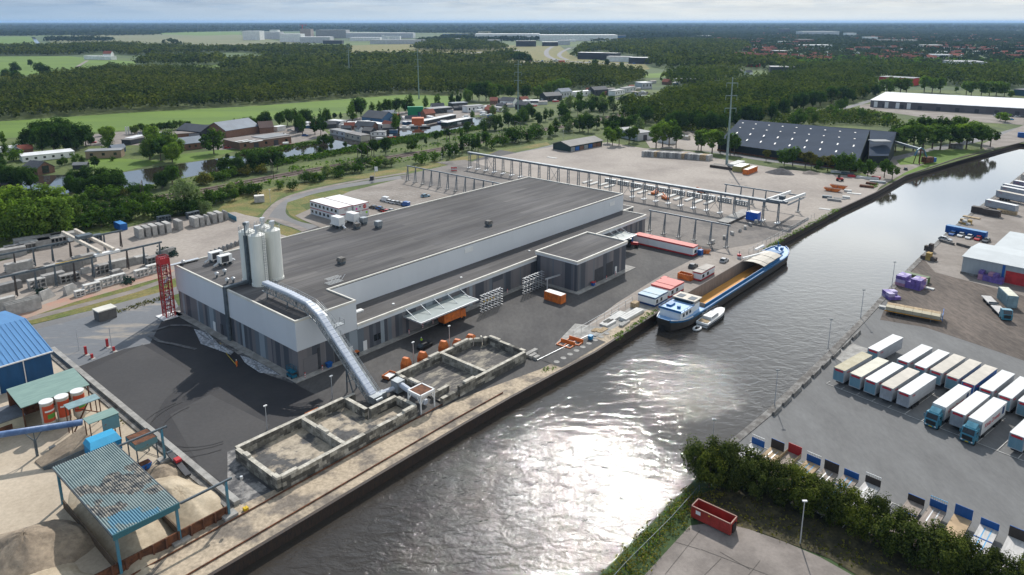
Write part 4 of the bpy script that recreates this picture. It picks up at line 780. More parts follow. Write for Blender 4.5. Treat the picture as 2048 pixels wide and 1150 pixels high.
# ---------------------------------------------------------------- sand works, bottom left
HR = ANG_A
m_corr = mat('weathered_corrugated_sheet', (0.32, 0.385, 0.375), 0.9, c2=(0.25, 0.315, 0.315), sc=0.3)
t_ = m_corr.node_tree; p_ = pr(m_corr)                                # patches worn to dark, bare and sky blue areas, cut off along the ribs
tc = N(t_, 'ShaderNodeTexCoord'); sp = N(t_, 'ShaderNodeSeparateXYZ'); lk(t_, tc.outputs['Object'], sp.inputs[0])
cb = N(t_, 'ShaderNodeCombineXYZ'); lk(t_, math_n(t_, 'MULTIPLY', math_n(t_, 'FLOOR', math_n(t_, 'MULTIPLY', sp.outputs[0], 2.872)), 0.42), cb.inputs[0]); lk(t_, sp.outputs[1], cb.inputs[1])
n = N(t_, 'ShaderNodeTexNoise', _Scale=0.20, _Detail=2.5); lk(t_, cb.outputs[0], n.inputs['Vector'])
n2 = N(t_, 'ShaderNodeTexNoise', _Scale=0.9, _Detail=5.0, _Roughness=0.7); lk(t_, cb.outputs[0], n2.inputs['Vector'])
yy = ramp(t_, math_n(t_, 'DIVIDE', math_n(t_, 'ADD', sp.outputs[1], 24.0), 24.0), [(0.12, 0.0), (0.2, 1.0), (0.62, 1.0), (0.8, 0.0)])
msk = ramp(t_, math_n(t_, 'MULTIPLY', n.outputs[0], yy), [(0.47, 0.0), (0.475, 1.0)])
worn = ramp(t_, n2.outputs[0], [(0.40, (0.09, 0.10, 0.11)), (0.5, (0.24, 0.235, 0.215)), (0.57, (0.40, 0.365, 0.31))])
bl = ramp(t_, math_n(t_, 'MULTIPLY', n.outputs[0], ramp(t_, math_n(t_, 'DIVIDE', math_n(t_, 'ADD', sp.outputs[1], 24.0), 24.0), [(0.04, 1.0), (0.28, 0.7), (0.5, 0.0)])), [(0.47, 0.0), (0.48, 1.0)])
lk(t_, mixc(t_, msk, mixc(t_, bl, basecol(m_corr), (0.17, 0.33, 0.42)), worn), p_.inputs['Base Color'])
m_bpost = mat('blue_post_paint', (0.03, 0.22, 0.36), 0.5, c2=(0.09, 0.20, 0.25), sc=0.7)
t = thing('corrugated_canopy', 'big weathered blue corrugated canopy on tall blue posts over the sand bays', 'canopy', H(-50.2, -7.6), HR)
b = MB(); n = 27
for k in range(n):                                                   # ribs run down the slope
    x0 = 9.4 * k / n; x1 = 9.4 * (k + .5) / n; x2 = 9.4 * (k + 1) / n
    for a0, a1, z0, z1 in ((x0, x0 + .05, 6.8, 6.98), (x0 + .05, x1, 6.98, 6.98), (x1, x1 + .05, 6.98, 6.8), (x1 + .05, x2, 6.8, 6.8)):
        b.poly([(a0, 0, z0), (a0, -24.2, z0), (a1, -24.2, z1), (a1, 0, z1)])
b.build('roof_sheet', m_corr, t)
b = MB(); b.box(0, -24.35, 6.0, 9.4, -24.22, 6.95); b.build('front_fascia', mat('teal_fascia', (0.05, 0.18, 0.22), 0.6, stretch=(6, 1, 1), sc=3), t)
b = MB(); b.box(-.08, -24.2, 6.5, 0, 0, 6.9); b.box(9.4, -24.2, 6.5, 9.48, 0, 6.9); b.build('side_rail', m_dsteel, t)
for (x, y) in ((.5, -.4), (.5, -23.9), (9.1, -.8), (9.1, -23.7)): b = MB(); b.bar((x, y, 0), (x, y, 6.6), .36, .36); b.bar((x, y, 5.2), (x, y - 1.6 * (1 if y > -10 else -1), 6.5), .15, .15); b.build('post', m_bpost, t)
for y, l in ((-31.7, 'blue portal beam and post on the quay side of the canopy'), (-8.8, 'blue portal beam and post on the yard side of the canopy')):
    t = thing('portal_frame', l, 'portal frame', H(-41, y), HR, 'portal frames by the blue canopy'); b = MB(); b.bar((.4, 0, 6.6), (8.6, 0, 6.6), .28, .32); b.build('beam', m_dsteel, t); b = MB(); b.bar((7.6, 0, 0), (7.6, 0, 6.5), .34, .34); b.build('post', m_bpost, t); b = MB(); b.box(6.5, -.9, 0, 8.7, .9, .7); b.build('footing', m_conc, t)
for (x, y, l) in ((-41.1, -31.4, 'concrete footing under the right front canopy post'),): b = MB(); b.box(-1.3, -.8, 0, 1.3, .8, .55); tag(b.build('post_footing', m_conc, None, H(x, y), HR), l, 'footing')
def heap(name, lab, cx, cy, rx, ry, hh, m, rz=0, seed=0, n=26, world=None, flat=.0, cat='sand heap', kind=None, rough=.12):
    rnd = random.Random(seed); b = MB(); ph = [rnd.random() * 6 for _ in range(6)]; R_ = []
    for j in range(n + 1):
        r = j / n; ring = []
        for i in range(48):
            a = 2 * math.pi * i / 48; k = 1 + rough * math.sin(3 * a + ph[0]) + rough * .6 * math.sin(5 * a + ph[1]); z = hh * max(0, 1 - r) ** (1.0) if r > flat else hh * (1 - flat)
            rq = math.sqrt(r * r + .014); z = hh * min(1.007 - rq, 1 - flat) ; z += hh * .05 * math.sin(9 * a + ph[2] + r * 6) * (1 - r) * r + rnd.uniform(-.02, .02) * hh * (r < .95); z += rough * hh * .5 * math.sin(2 * a + ph[3]) * (1 - r) * r
            ring.append((rx * r * k * math.cos(a), ry * r * k * math.sin(a), max(z, 0) if r < 1 else -.1))
        R_.append(ring)
    b.loft(R_, cap=False); o = b.build(name, m, None, world if world is not None else H(cx, cy), HR + rz, smooth=True); return tag(o, lab, cat, None, kind)
m_heap = mat('sand_heap', (0.33, 0.265, 0.195), 0.97, c2=(0.24, 0.19, 0.14), sc=0.35, fine=0.2, fsc=1.5, bump=.5, bsc=1.5); m_sandl = mat('pale_sand', (0.50, 0.42, 0.31), 0.97, c2=(0.38, 0.31, 0.22), sc=0.3, fine=0.12, fsc=2, bump=.25, bsc=1)
heap('sand_heap', 'large brown gravel heap in the bottom left corner', -57.5, -18, 8.5, 9.5, 5.0, m_heap, seed=3)
heap('sand_heap', 'pale sand heap in front of the big gravel heap', -60.5, -27.5, 9, 7, 3.6, m_sandl, seed=5, flat=.25)
heap('sand_heap', 'pale sand filling the bay under the blue canopy', -45.2, -19.5, 5.9, 14.5, 3.1, m_sandl, seed=8, flat=.45)
heap('sand_heap', 'pale sand in the open bay right of the blue canopy', -36.6, -22, 4.6, 10.5, 2.6, m_sandl, seed=11, flat=.3)
heap('sand_heap', 'low brown sand heap at the head of the open bay', -35.2, -12.5, 3.2, 4.0, 1.5, m_heap, seed=12)
t = thing('retaining_wall', 'rusty steel plank retaining wall between the sand bays and the quay', 'retaining wall', H(-53, -31.3), HR); b = MB(); b.box(0, -.1, 0, 19.6, .1, 1.9); b.build('planks', m_rust, t); b = MB()
for k in range(11): b.box(.2 + 1.9 * k, -.35, 0, .45 + 1.9 * k, -.11, 2.0)
b.build('uprights', mat('brown_upright', (.16, .07, .04), .9), t)
for x, l in ((-49.9, 'thin dark bay wall under the left edge of the canopy'), (-40.7, 'thin dark bay wall under the right edge of the canopy')): b = MB(); b.box(-.12, -22, 0, .12, 0, 1.5); tag(b.build('bay_wall', mat('bay_wall_board', (.12, .085, .055), .9), None, H(x, -9.3), HR), l, 'bay wall', 'bay walls under the canopy')
t = thing('edge_wall', 'long low pale concrete wall between the sand yard and the dark asphalt', 'concrete wall', H(-31.1, -30), HR); b = MB(); b.box(-.55, 0, 0, .55, 87, .9); b.build('wall', m_conc, t); b = MB(); b.box(-1.7, 0, .0, -.56, 87, .32); b.build('footing_strip', m_concd, t)
# hoppers and plant
m_cyan = mat('bright_blue_plant', (0.01, 0.22, 0.46), 0.45, var=.05); m_cyanr = mat('light_blue_plant_lid', (0.04, 0.36, 0.62), 0.45, var=.05)
t = thing('screening_plant', 'bright blue boxed screening plant beside the corrugated canopy', 'plant machine', H(-40.4, -.6), HR)
b = MB(); b.loft([[(-2.6, -1.9, 2.2), (2.4, -1.9, 2.2), (2.4, 1.6, 2.2), (-2.6, 1.6, 2.2)], [(-2.6, -1.9, 4.2), (2.4, -1.9, 4.2), (2.4, 1.6, 4.2), (-2.6, 1.6, 4.2)]]); b.build('housing', m_cyan, t)
b = MB(); b.loft([[(-2.7, -2, 4.2), (2.5, -2, 4.2), (2.5, 1.7, 4.2), (-2.7, 1.7, 4.2)], [(-2.2, -.6, 5.0), (2.2, -.6, 5.0), (2.2, 1.5, 5.0), (-2.2, 1.5, 5.0)]]); b.build('lid', m_cyanr, t)
for q in ((-2.3, -1.7), (2.2, -1.7), (2.2, 1.4), (-2.3, 1.4)): b = MB(); b.bar((*q, 0), (*q, 2.3), .2, .2); b.build('leg', m_dsteel, t)
t = thing('feed_ramp', 'long brown belt ramp rising from the sand yard towards the blue plant', 'ramp', H(0, 0), HR); b = MB()
A_, B2, C2, D2 = toH(at(70, 925)), toH(at(88, 941)), toH(at(186, 893, 2.8)), toH(at(168, 850, 2.8))
b.loft([[(*A_, .05), (*B2, .05), (*B2, .3), (*A_, .3)], [(*D2, 2.4), (*C2, 2.4), (*C2, 2.7), (*D2, 2.7)]]); b.build('deck', m_heap, t); b = MB(); b.bar((*B2, .2), (*C2, 2.6), .15, .9); b.build('side_beam', m_dsteel, t)
m_teal2 = mat('faded_teal_paint', (0.12, 0.24, 0.27), .6, c2=(.25, .1, .05), sc=.7, mix=(.35, .4))
t = thing('sand_hopper', 'rusty rectangular sand hopper with faded blue sides on steel legs', 'hopper', H(-35.6, -5.2), HR); b = MB()
b.loft([[(-1.9, -2.1, 4.6), (1.9, -2.1, 4.6), (1.9, 2.1, 4.6), (-1.9, 2.1, 4.6)], [(-1.9, -2.1, 3.5), (1.9, -2.1, 3.5), (1.9, 2.1, 3.5), (-1.9, 2.1, 3.5)], [(-.5, -.6, 2), (.5, -.6, 2), (.5, .6, 2), (-.5, .6, 2)]], cap=False); b.build('hopper_shell', m_teal2, t)
b = MB(); b.loft([[(-1.8, -2, 4.55), (1.8, -2, 4.55), (1.8, 2, 4.55), (-1.8, 2, 4.55)], [(-.9, -1, 3.2), (.9, -1, 3.2), (.9, 1, 3.2), (-.9, 1, 3.2)]]); b.build('lining', m_rust, t)
for q in ((-1.7, -1.9), (1.7, -1.9), (1.7, 1.9), (-1.7, 1.9)): b = MB(); b.bar((*q, 0), (*q, 3.6), .18, .18); b.build('leg', m_dsteel, t)
skip('loading_bucket', 'small blue loader bucket with rust under the hopper', H(-36.8, -8.3), HR, m_blue, 2.2, 1.6, 1.2, cat='bucket')
t = thing('conveyor_head', 'dark belt conveyor piece with a red drum leaning on the concrete wall', 'conveyor', H(-32.6, -9.2), HR); b = MB(); b.bar((0, 0, 1.4), (-.3, -7.5, .5), 1.0, .35); b.build('belt_frame', m_doord, t); b = MB(); b.box(-.5, -3.6, 1.2, .5, -2.4, 1.7); b.build('drive_cover', m_redp, t); b = MB(); b.tube((-.5, .2, 1.5), (.5, .2, 1.5), .3, 10); b.build('drum', m_dsteel, t)
m_vgreen = mat('pale_green_sheet_roof', (0.22, 0.33, 0.29), .6, c2=(.18, .28, .25), sc=.4, stretch=(1, 6, 1))
t = thing('green_canopy', 'large pale green shed roof behind the three labelled silos', 'shed', H(-47.2, 19.8), HR); b = MB(); b.loft([[(0, 0, 5.7), (12, 0, 5.7), (12, 0, 5.85), (0, 0, 5.85)], [(0, 8.6, 6.5), (12, 8.6, 6.5), (12, 8.6, 6.65), (0, 8.6, 6.65)]]); b.build('roof', m_vgreen, t)
for x in (.3, 4, 8, 11.7):
    for y, z in ((.3, 5.7), (8.3, 6.4)): b = MB(); b.bar((x, y, 0), (x, y, z), .2, .2); b.build('post', m_rust, t)
b = MB(); b.box(0, 8.3, 0, 12, 8.5, 6.2); b.build('back_wall', m_rust, t)
for k, (x, y, w_, d_, l) in enumerate(((-41.6, 12.0, 5.6, 2.6, 'narrow green canopy roof in front of the silos, upper one'), (-41.0, 3.6, 5.2, 2.9, 'narrow green canopy roof beside the blue plant, lower one'))):
    t = thing('green_canopy', l, 'canopy', H(x, y), HR); b = MB(); b.box(0, 0, 5.9, w_, d_, 6.05); b.build('roof', m_vgreen if k else mat('pale_blue_green_roof', (.24, .36, .38), .6), t)
    for q in ((.2, .2), (w_ - .2, .2), (.2, d_ - .2), (w_ - .2, d_ - .2)): b = MB(); b.bar((*q, 0), (*q, 5.9), .16, .16); b.build('post', m_rust, t)
    if k: b = MB(); b.box(2.2, .05, 3.2, 5.1, .2, 5.8); b.build('rusty_panel', m_teal2, t)
    else: b = MB(); b.bar((.5, .2, 1), (4.5, 2.4, 5.6), .2, .2); b.bar((5.4, .2, 3), (1, 2.4, 5), .15, .15); b.build('brace', m_rust, t)
m_lred = mat('red_orange_label', (.62, .09, .03), .5, var=.1); m_lgreen = mat('green_label', (.12, .38, .06), .5); m_ivory = mat('ivory_tank', (.58, .54, .46), .6, sc=1)
for i, (x, y, l) in enumerate(((-43.4, 18.6, 'squat silo with a red label and green picture, leftmost of the three'), (-40.8, 18.5, 'squat silo with a plain red label, middle of the three'), (-38.0, 18.6, 'squat silo with a red label, rightmost of the three'))):
    t = thing('feed_silo', l, 'silo', H(x, y - .3), HR, 'labelled silos in the sand yard'); b = MB(); b.cyl(0, 0, 1.2, 6.1, 1.15, 24); b.cyl(0, 0, 0, 1.2, .5, 12, 0, 1.15); b.build('tank', m_ivory, t); b = MB(); b.cyl(0, 0, 6.1, 6.25, 1.2, 24); b.build('lid', m_white, t)
    def arc(a0, a1, z0, z1, r, m, nm):
        bb = MB(); k = 12; pts = [(r * math.cos(a0 + (a1 - a0) * j / k), r * math.sin(a0 + (a1 - a0) * j / k)) for j in range(k + 1)]
        for (p, q) in zip(pts, pts[1:]): bb.poly([(*p, z0), (*q, z0), (*q, z1), (*p, z1)])
        return bb.build(nm, m, t)
    arc(-2.6, .1, 2.2, 5.6, 1.165, m_lred, 'label'); arc(-2.2, -.3, 4.3, 4.65, 1.18, m_white, 'label_stripe')
    if i != 1: arc(-1.9, -.6, 2.9, 3.8, 1.18, m_lgreen, 'label_picture')
t = thing('site_hut', 'small cream hut with a grey roof at the left picture edge', 'hut', H(-56, 22.6), HR); b = MB(); b.box(0, 0, 0, 9.6, 6.2, 2.8); b.build('walls', mat('cream_wall', (.55, .52, .40), .7), t); b = MB(); b.box(-.2, -.2, 2.8, 9.9, 6.4, 3.05); b.build('roof', mat('grey_felt_roof', (.16, .175, .20), .8), t); b = MB(); b.box(5.2, -.05, .9, 7.6, 0, 2.0); b.build('window', m_rust, t)
t = thing('pipe_conveyor', 'long pale blue pipe conveyor carried on forked grey legs', 'conveyor', H(0, 0), HR); b = MB(); b.tube((-41.2, 6.4, 5.4), (-72, 24.5, 5.4), .58, 14); b.build('tube', m_pipe, t, smooth=True)
for f in (.22, .40, .75):
    x, y = -41.2 + (-72 + 41.2) * f, 6.4 + 18.1 * f; b = MB(); b.bar((x, y, 0), (x, y, 3.4), .4, .4); b.bar((x, y, 3.0), (x - 1.2, y + .7, 5.0), .16, .16); b.bar((x, y, 3.0), (x + 1.2, y - .7, 5.0), .16, .16); b.bar((x, y, 3.2), (x, y, 5.0), .16, .16); b.build('forked_leg', m_dsteel, t)
for i, (x, y) in enumerate(((-45.5, 10.2), (-44.0, 10.4), (-47.5, 7.5))): b = MB(); b.box(-.5, -.4, 0, .5, .4, .9 - .2 * i); tag(b.build('concrete_block', m_conc, None, H(x, y), HR + .3 * i), ['upright concrete block standing in the sand behind the pipe leg', 'low concrete block lying beside an upright one', 'flat concrete block nearest the belt ramp'][i], 'concrete block')
# blue shed
m_shedw = mat('blue_shed_wall', (0.008, 0.085, 0.225), .55, var=.08, stretch=(1, 1, .2), sc=.4); m_shedr = mat('light_blue_sheet_roof', (0.10, 0.26, 0.50), .5, c2=(.09, .23, .45), sc=.5, stretch=(3, .3, 1))
t = thing('blue_shed', 'large blue steel shed with a light blue roof at the left edge', 'shed', H(-35.5, 41.6), HR); b = MB(); L_ = -62
b.loft([[(x, 0, 0), (x, 34, 0), (x, 34, 6.2), (x, 17, 9.0), (x, 0, 6.2)] for x in (0, L_)]); b.build('walls', m_shedw, t)
for s in (0, 1):
    b = MB(); y0, y1 = (-.4, 17) if s == 0 else (34.4, 17); b.loft([[(.5, y0, 6.15), (L_, y0, 6.15), (L_, y0, 6.35), (.5, y0, 6.35)], [(.5, y1, 9.0), (L_, y1, 9.0), (L_, y1, 9.2), (.5, y1, 9.2)]])
    if s == 0:
        for k in range(60): x = .3 - k * 1.0; b.bar((x, y0, 6.42), (x, y1, 9.25), .08, .08)
    b.build('roof', m_shedr, t)
b = MB(); b.bar((.4, -.5, 6.3), (L_, -.5, 6.3), .25, .25); b.build('gutter', m_white, t)
for x in (-5.3, -10.2): b = MB(); b.bar((x, -.2, 0), (x, -.2, 6.2), .18, .18); b.build('downpipe', m_white, t)
b = MB(); b.box(0, -1.2, 0, 2.6, 3, .8); tag(b.build('loading_step', m_conc, None, H(-35, 37), HR), 'pale concrete block at the corner of the blue shed', 'concrete block')
t = thing('transformer_house', 'grey brown transformer house with a pale flat roof by the road', 'transformer house', H(-17.0, 66.4), HR + .05); b = MB(); b.box(-.2, -.2, 0, 4.2, 3, 2.8); b.build('walls', mat('grey_brown_wall', (.17, .16, .15), .8), t); b = MB(); b.box(-.4, -.4, 2.8, 4.4, 3.2, 3.1); b.build('roof', m_trim, t)
for i, (x, y) in enumerate(((-26.6, 48.6), (-26.4, 45.4), (-21.6, 49.2), (-21.5, 45.6))):
    t = thing('gate_post', 'red ' + ['tall gate post nearest the blue shed', 'short gate post nearest the blue shed', 'tall gate post farther right at the dark yard edge', 'short gate post farther right at the dark yard edge'][i], 'gate post', H(x, y), HR, 'red gate posts at the yard entrance'); b = MB(); h_ = 2.1 if i % 2 == 0 else 1.1; b.box(-.25, -.25, 0, .25, .25, h_); b.build('post', m_redp, t); b = MB(); b.box(-.5, -1.2, 0, .5, .6, .16); b.build('kerb_base', m_conc, t)
for (x, y, l) in ((-21.3, 47.4, 'thin flag pole by the right gate posts'), (-26.9, 52.2, 'thin pole at the paver edge')): b = MB(); b.tube((0, 0, 0), (0, 0, 5.5), .07, 6); tag(b.build('pole', m_alu, None, H(x, y), HR), l, 'pole')
t = thing('mooring_box', 'yellow cable box on the quay at the end of the concrete wall', 'cable box', H(-30.9, -32.3), HR); b = MB(); b.box(-.35, -.35, 0, .35, .35, .7); b.build('box', mat('yellow_box', (.75, .5, .02)), t); b = MB(); b.tube((0, 0, .7), (-.2, 0, 6.0), .03, 4); b.tube((-.2, 0, 6.0), (-.2, 0, 6.5), .25, 6); b.build('aerial', m_alu, t)

# ---------------------------------------------------------------- crane runways
m_rway = mat('runway_steel', (0.20, 0.235, 0.265), .5, var=.15, metal=.2, sc=.5)
rw = thing('crane_runway', 'long galvanised crane runway on paired columns across the whole yard', 'crane runway', H(194.3, 0), HR)
b = MB(); b.bar((-.5, -31.6, 8.3), (-.5, 137.5, 8.3), .5, .8); b.bar((.6, -31.6, 8.3), (.6, 137.5, 8.3), .4, .5); b.box(-1.0, -31.8, 8.7, 1.0, 137.6, 8.85); b.build('crane_beam', m_rway, rw)
ys = [136.6 - 6.0 * k for k in range(29)]
for y in ys:
    b = MB(); b.bar((-.8, y, .3), (-.5, y, 8), .3, .3); b.bar((.9, y, .3), (.6, y, 8), .3, .3)
    for z in (1.6, 3.2, 4.8, 6.4): b.bar((-.75, y, z - .8), (.75, y, z), .1, .1)
    b.build('column', m_rway, rw); b = MB(); b.box(-1.5, y - .8, 0, 1.5, y + .8, .45); b.build('footing', m_white, rw)
b = MB()
for y0 in (118, 76, 34, -8): b.bar((-.5, y0, .5), (-.5, y0 + 5.4, 7.8), .12, .12); b.bar((-.5, y0 + 5.4, .5), (-.5, y0, 7.8), .12, .12)
b.build('cross_brace', m_rway, rw)
def row(lab, x, ys, h_, group='A frame crane runways', grey=None):
    t = thing('crane_runway', lab, 'crane runway', H(x, 0), HR, group); b = MB(); b.bar((0, ys[0] + .8, h_), (0, ys[-1] - .8, h_), .45, .5); b.build('crane_beam', m_rway, t)
    for y in ys: b = MB(); b.bar((0, y, .3), (0, y, h_), .3, .3); b.bar((-1.4, y, .3), (-.1, y, h_), .24, .24); b.bar((-.9, y, 3), (0, y, 3), .12, .12); b.build('a_frame', grey or m_rway, t); b = MB(); b.box(-1.9, y - .6, 0, .6, y + .6, .4); b.build('footing', m_conc, t)
    return t
row('steel A frame runway behind the hall beside the parking lot', 151.0, [137 - 5.7 * k for k in range(12)], 7.6); row('steel A frame runway at the right end of the hall', 152.6, [1 - 6.15 * k for k in range(6)], 8.0)
row('short steel runway farther out beyond the long crane runway', 217.5, [1, -6, -11.5, -17, -31.2], 7.0)
t = thing('gantry_crane', 'white double girder crane at the canal end of the long runway', 'crane', H(0, 0), HR)
for y in (-27.2, -33.2): b = MB(); b.bar((193.5, y, 9.2), (217.5, y, 8.0), .7, 1.1); b.build('girder', m_white, t)
b = MB(); b.box(193.2, -34.5, 8.5, 195.2, -26.5, 9.4); b.box(199, -32.8, 8.4, 202, -27.6, 8.6); b.bar((196, -34.2, 7.6), (215, -34.0, 7.2), .9, .12); b.build('end_carriage', m_rway, t); b = MB(); b.box(200, -31, 8.6, 202, -29, 9.8); b.build('trolley', m_dsteel, t)
# precast yard cranes (left)
m_brown = mat('brown_steel', (.085, .07, .065), .7, var=.2)
def rowx(lab, y, xs, h_):
    t = thing('crane_runway', lab, 'crane runway', H(0, y), HR, 'runways of the precast yard'); b = MB(); b.bar((xs[0] - .8, 0, h_), (xs[-1] + .8, 0, h_), .45, .55); b.build('crane_beam', m_dsteel, t)
    for i, x in enumerate(xs): b = MB(); b.bar((x, 0, .3), (x, 0, h_), .34, .34); b.bar((x, 1.5, .3), (x, .1, h_), .26, .26); b.build('a_frame', m_brown if i % 3 == 1 else m_dsteel, t)
rowx('dark crane runway over the precast yard, nearer the road', 103.5, [-46 + 5.1 * k for k in range(13)], 6.8); rowx('dark crane runway over the precast yard, farther from the road', 129.5, [-40 + 5.3 * k for k in range(11)], 6.2)
t = thing('gantry_crane', 'cream double girder crane bridging the precast yard runways', 'crane', H(0, 0), HR)
for x in (-2.6, 1.2): b = MB(); b.bar((x, 103, 7.9), (x, 136, 7.9), .8, 1.0); b.build('girder', mat('cream_girder', (.70, .62, .52), .6), t)
b = MB(); b.box(-4.4, 102.5, 6.9, 2.8, 104.2, 7.6); b.box(-3.4, 127.6, 6.6, 2.2, 129.2, 7.4); b.build('end_carriage', m_white, t); b = MB(); b.tube((2, 105.5, 6.2), (-14, 107.5, 6.0), .22, 8); b.build('cable_boom', mat('yellow_boom', (.62, .40, .02)), t); b = MB(); b.box(-2.8, 121, 8.3, 1.6, 124, 9.3); b.build('trolley', m_dsteel, t)

# ---------------------------------------------------------------- stacked concrete, by kind
def slab(lab, loc, rz, L_, W_, Hh, m, name='precast_piece', cat='precast concrete', group=None, kind=0):
    t = thing(name, lab, cat, loc, rz, group); b = MB()
    if kind == 0: b.box(-L_ / 2, -W_ / 2, 0, L_ / 2, W_ / 2, Hh)
    if kind == 1:                                                   # frame with square openings, standing on edge
        b.box(-L_ / 2, -W_ / 2, 0, L_ / 2, W_ / 2, .3); b.box(-L_ / 2, -W_ / 2, Hh - .3, L_ / 2, W_ / 2, Hh); n = max(2, int(L_ / 1.2))
        for k in range(n + 1): x = -L_ / 2 + .15 + (L_ - .3) * k / n; b.box(x - .15, -W_ / 2, .3, x + .15, W_ / 2, Hh - .3)
        b.box(-L_ / 2 + .3, -W_ / 2 + .05, Hh / 2 - .12, L_ / 2 - .3, W_ / 2 - .05, Hh / 2 + .12)
    if kind == 2:                                                   # several panels leaning side by side
        for k in range(5): y = -W_ / 2 + W_ * k / 5; h2 = Hh * random.uniform(.85, 1.05); b.loft([[(-L_ / 2, y, 0), (L_ / 2, y, 0), (L_ / 2, y + .18, 0), (-L_ / 2, y + .18, 0)], [(-L_ / 2, y + .2, h2), (L_ / 2, y + .2, h2), (L_ / 2, y + .38, h2), (-L_ / 2, y + .38, h2)]])
    if kind == 3: b.loft([[(-L_ / 2, -W_ / 2, 0), (L_ / 2, -W_ / 2, 0), (L_ / 2, W_ / 2, 0), (-L_ / 2, W_ / 2, 0)], [(-L_ / 2, -W_ / 8, Hh), (L_ / 5, -W_ / 8, Hh), (L_ / 5, W_ / 8, Hh), (-L_ / 2, W_ / 8, Hh)]])
    if kind == 4:                                                   # long planks in layers
        for j in range(max(1, int(Hh / .35))):
            for k in range(3): b.box(-L_ / 2 + random.uniform(0, .5), -W_ / 2 + W_ * k / 3 + .04, .35 * j + .03, L_ / 2 - random.uniform(0, .5), -W_ / 2 + W_ * (k + 1) / 3 - .04, .35 * j + .33)
    b.build('element' if kind not in (2, 4) else 'elements', m, t); return t
m_pc = [mat('precast_%s' % s, c, .9, var=.12, sc=.7) for s, c in (('light', (.50, .485, .46)), ('mid', (.37, .36, .345)), ('dark', (.27, .265, .26)))]; m_pcw = mat('white_precast', (.66, .65, .62), .8, var=.08)
# row of standing frames along the pink path
fr = [(47, 623, 8.2, 3.3, 2), (0, 620, 7.5, 3.2, 0), (95, 597, 4.6, 2.8, 3), (143, 586, 4.6, 2.8, 3), (160, 592, 2.6, 1.8, 1), (185, 583, 4.6, 2.6, 1), (209, 573, 4.6, 2.6, 1), (237, 565, 4.2, 2.6, 1), (283, 553, 3.8, 2.4, 1), (305, 546, 3.2, 2.8, 1), (322, 541, 2.4, 2.6, 1)]
for i, (x, y, L_, hh, kd) in enumerate(fr): slab('pale %s beside the pink path, %s from the left edge' % (['concrete wall panel', 'concrete window frame stack', 'leaning concrete panel pack', 'wedge shaped concrete wall piece'][kd], nth(i)), at(x, y), HR + (R(0) if kd != 3 else .5), L_, 1.6 if kd != 2 else 3, hh, m_pcw if kd == 1 else m_pc[0], group='precast pieces along the pink path', kind=kd)
fr = [(75, 575, 4.4, 2.8, 1), (108, 565, 6, 3.0, 0), (60, 560, 9, 3.2, 4), (93, 552, 9, 3.4, 4), (140, 562, 5.5, 2.4, 1), (143, 540, 6.5, 3.0, 0), (175, 545, 3.5, 1.8, 3), (204, 547, 4.2, 3, 1), (216, 540, 4, 1.8, 4), (237, 535, 5, 2.6, 0), (258, 530, 4, 2.4, 2), (305, 528, 4, 2.6, 1), (283, 524, 4, 2.2, 0), (170, 527, 6.5, 3.0, 0), (20, 580, 6, 2.4, 0), (40, 540, 8, 2.8, 4), (232, 548, 3.6, 1.6, 4), (325, 515, 3.4, 2.2, 2), (340, 505, 3.6, 1.8, 2)]
for i, (x, y, L_, hh, kd) in enumerate(fr): slab('grey %s between the crane runways, %s in the list from the left' % (['concrete box wall', 'concrete frame', 'panel pack', 'concrete wedge', 'plank stack'][kd], nth(sorted(range(len(fr)), key=lambda q: fr[q][0]).index(i))), at(x, y), HR + random.uniform(-.1, .1), L_, 2.4, hh, m_pc[i % 3], group='precast pieces under the cranes', kind=kd)
fr = [(14, 514, 11, 3.0), (42, 505, 9, 3), (72, 498, 9, 3.2), (106, 492, 8.5, 3.2), (60, 492, 9, 3.2), (95, 486, 9, 3), (130, 482, 8, 3)]
for i, (x, y, L_, hh) in enumerate(fr): slab('grey concrete tub by the far yard edge, %s from the left' % nth(sorted(range(len(fr)), key=lambda q: fr[q][0]).index(i)), at(x, y), HR - .12, L_, 3.6, hh, m_pc[1 + i % 2], name='concrete_tub', cat='concrete tub', group='concrete tubs along the yard edge', kind=i % 2)
fr = [(279, 474, 1), (293, 471, 0), (306, 468, 0), (320, 466, 0), (334, 463, 0), (357, 458, 0), (389, 452, 0), (400, 450, 0), (412, 447, 2), (425, 444, 0), (437, 441, 0), (449, 438, 2)]
for i, (x, y, kd) in enumerate(fr): slab('upright %s concrete element in the far yard row, %s from the left' % ('pale' if i % 2 else 'beige', nth(i)), at(x, y), HR - .05 + R(90), 5.2, 1.7, 3.6, m_pc[i % 2], name='concrete_element', cat='concrete element', group='upright elements in the far yard row', kind=0 if kd != 2 else 3)
for i in range(12): slab('small dark concrete wedge at the hall roof edge row, %s from the left' % nth(i), at(424 + i * 8.0, 509 - i * 3.0), HR + R(90), 2.2, 1.3, 1.6, m_pc[2 - i % 2], name='concrete_wedge', cat='concrete wedge', group='small wedges behind the hall', kind=3)
for i, (x, y) in enumerate(((168, 488), (182, 485), (196, 482), (322, 445), (335, 443), (392, 434), (380, 437))): slab('dark grey formwork box at the rear of the precast yard, %s from the left' % nth(sorted([168, 182, 196, 322, 335, 392, 380]).index(x)), at(x, y), HR, 2.4, 2, 2.6, m_dsteel, name='formwork_box', cat='formwork', group='formwork boxes at the rear of the yard', kind=1)
container('blue container with a white mark on its side among the precast stacks', at(242, 458), HR + R(90), 6.2, 2.5, 2.6, m_blue, mat('sky_blue_lid', (.04, .25, .6)))
t = thing('fence', 'blue grey screen fence at the right end of the far yard row', 'fence', at(455, 434), 0); b = MB(); p, q = at(451, 432), at(469, 441); d = q - p; b.bar((0, 0, 1), (d.x, d.y, 1), .15, 2); b.build('panel', m_bpost, t)
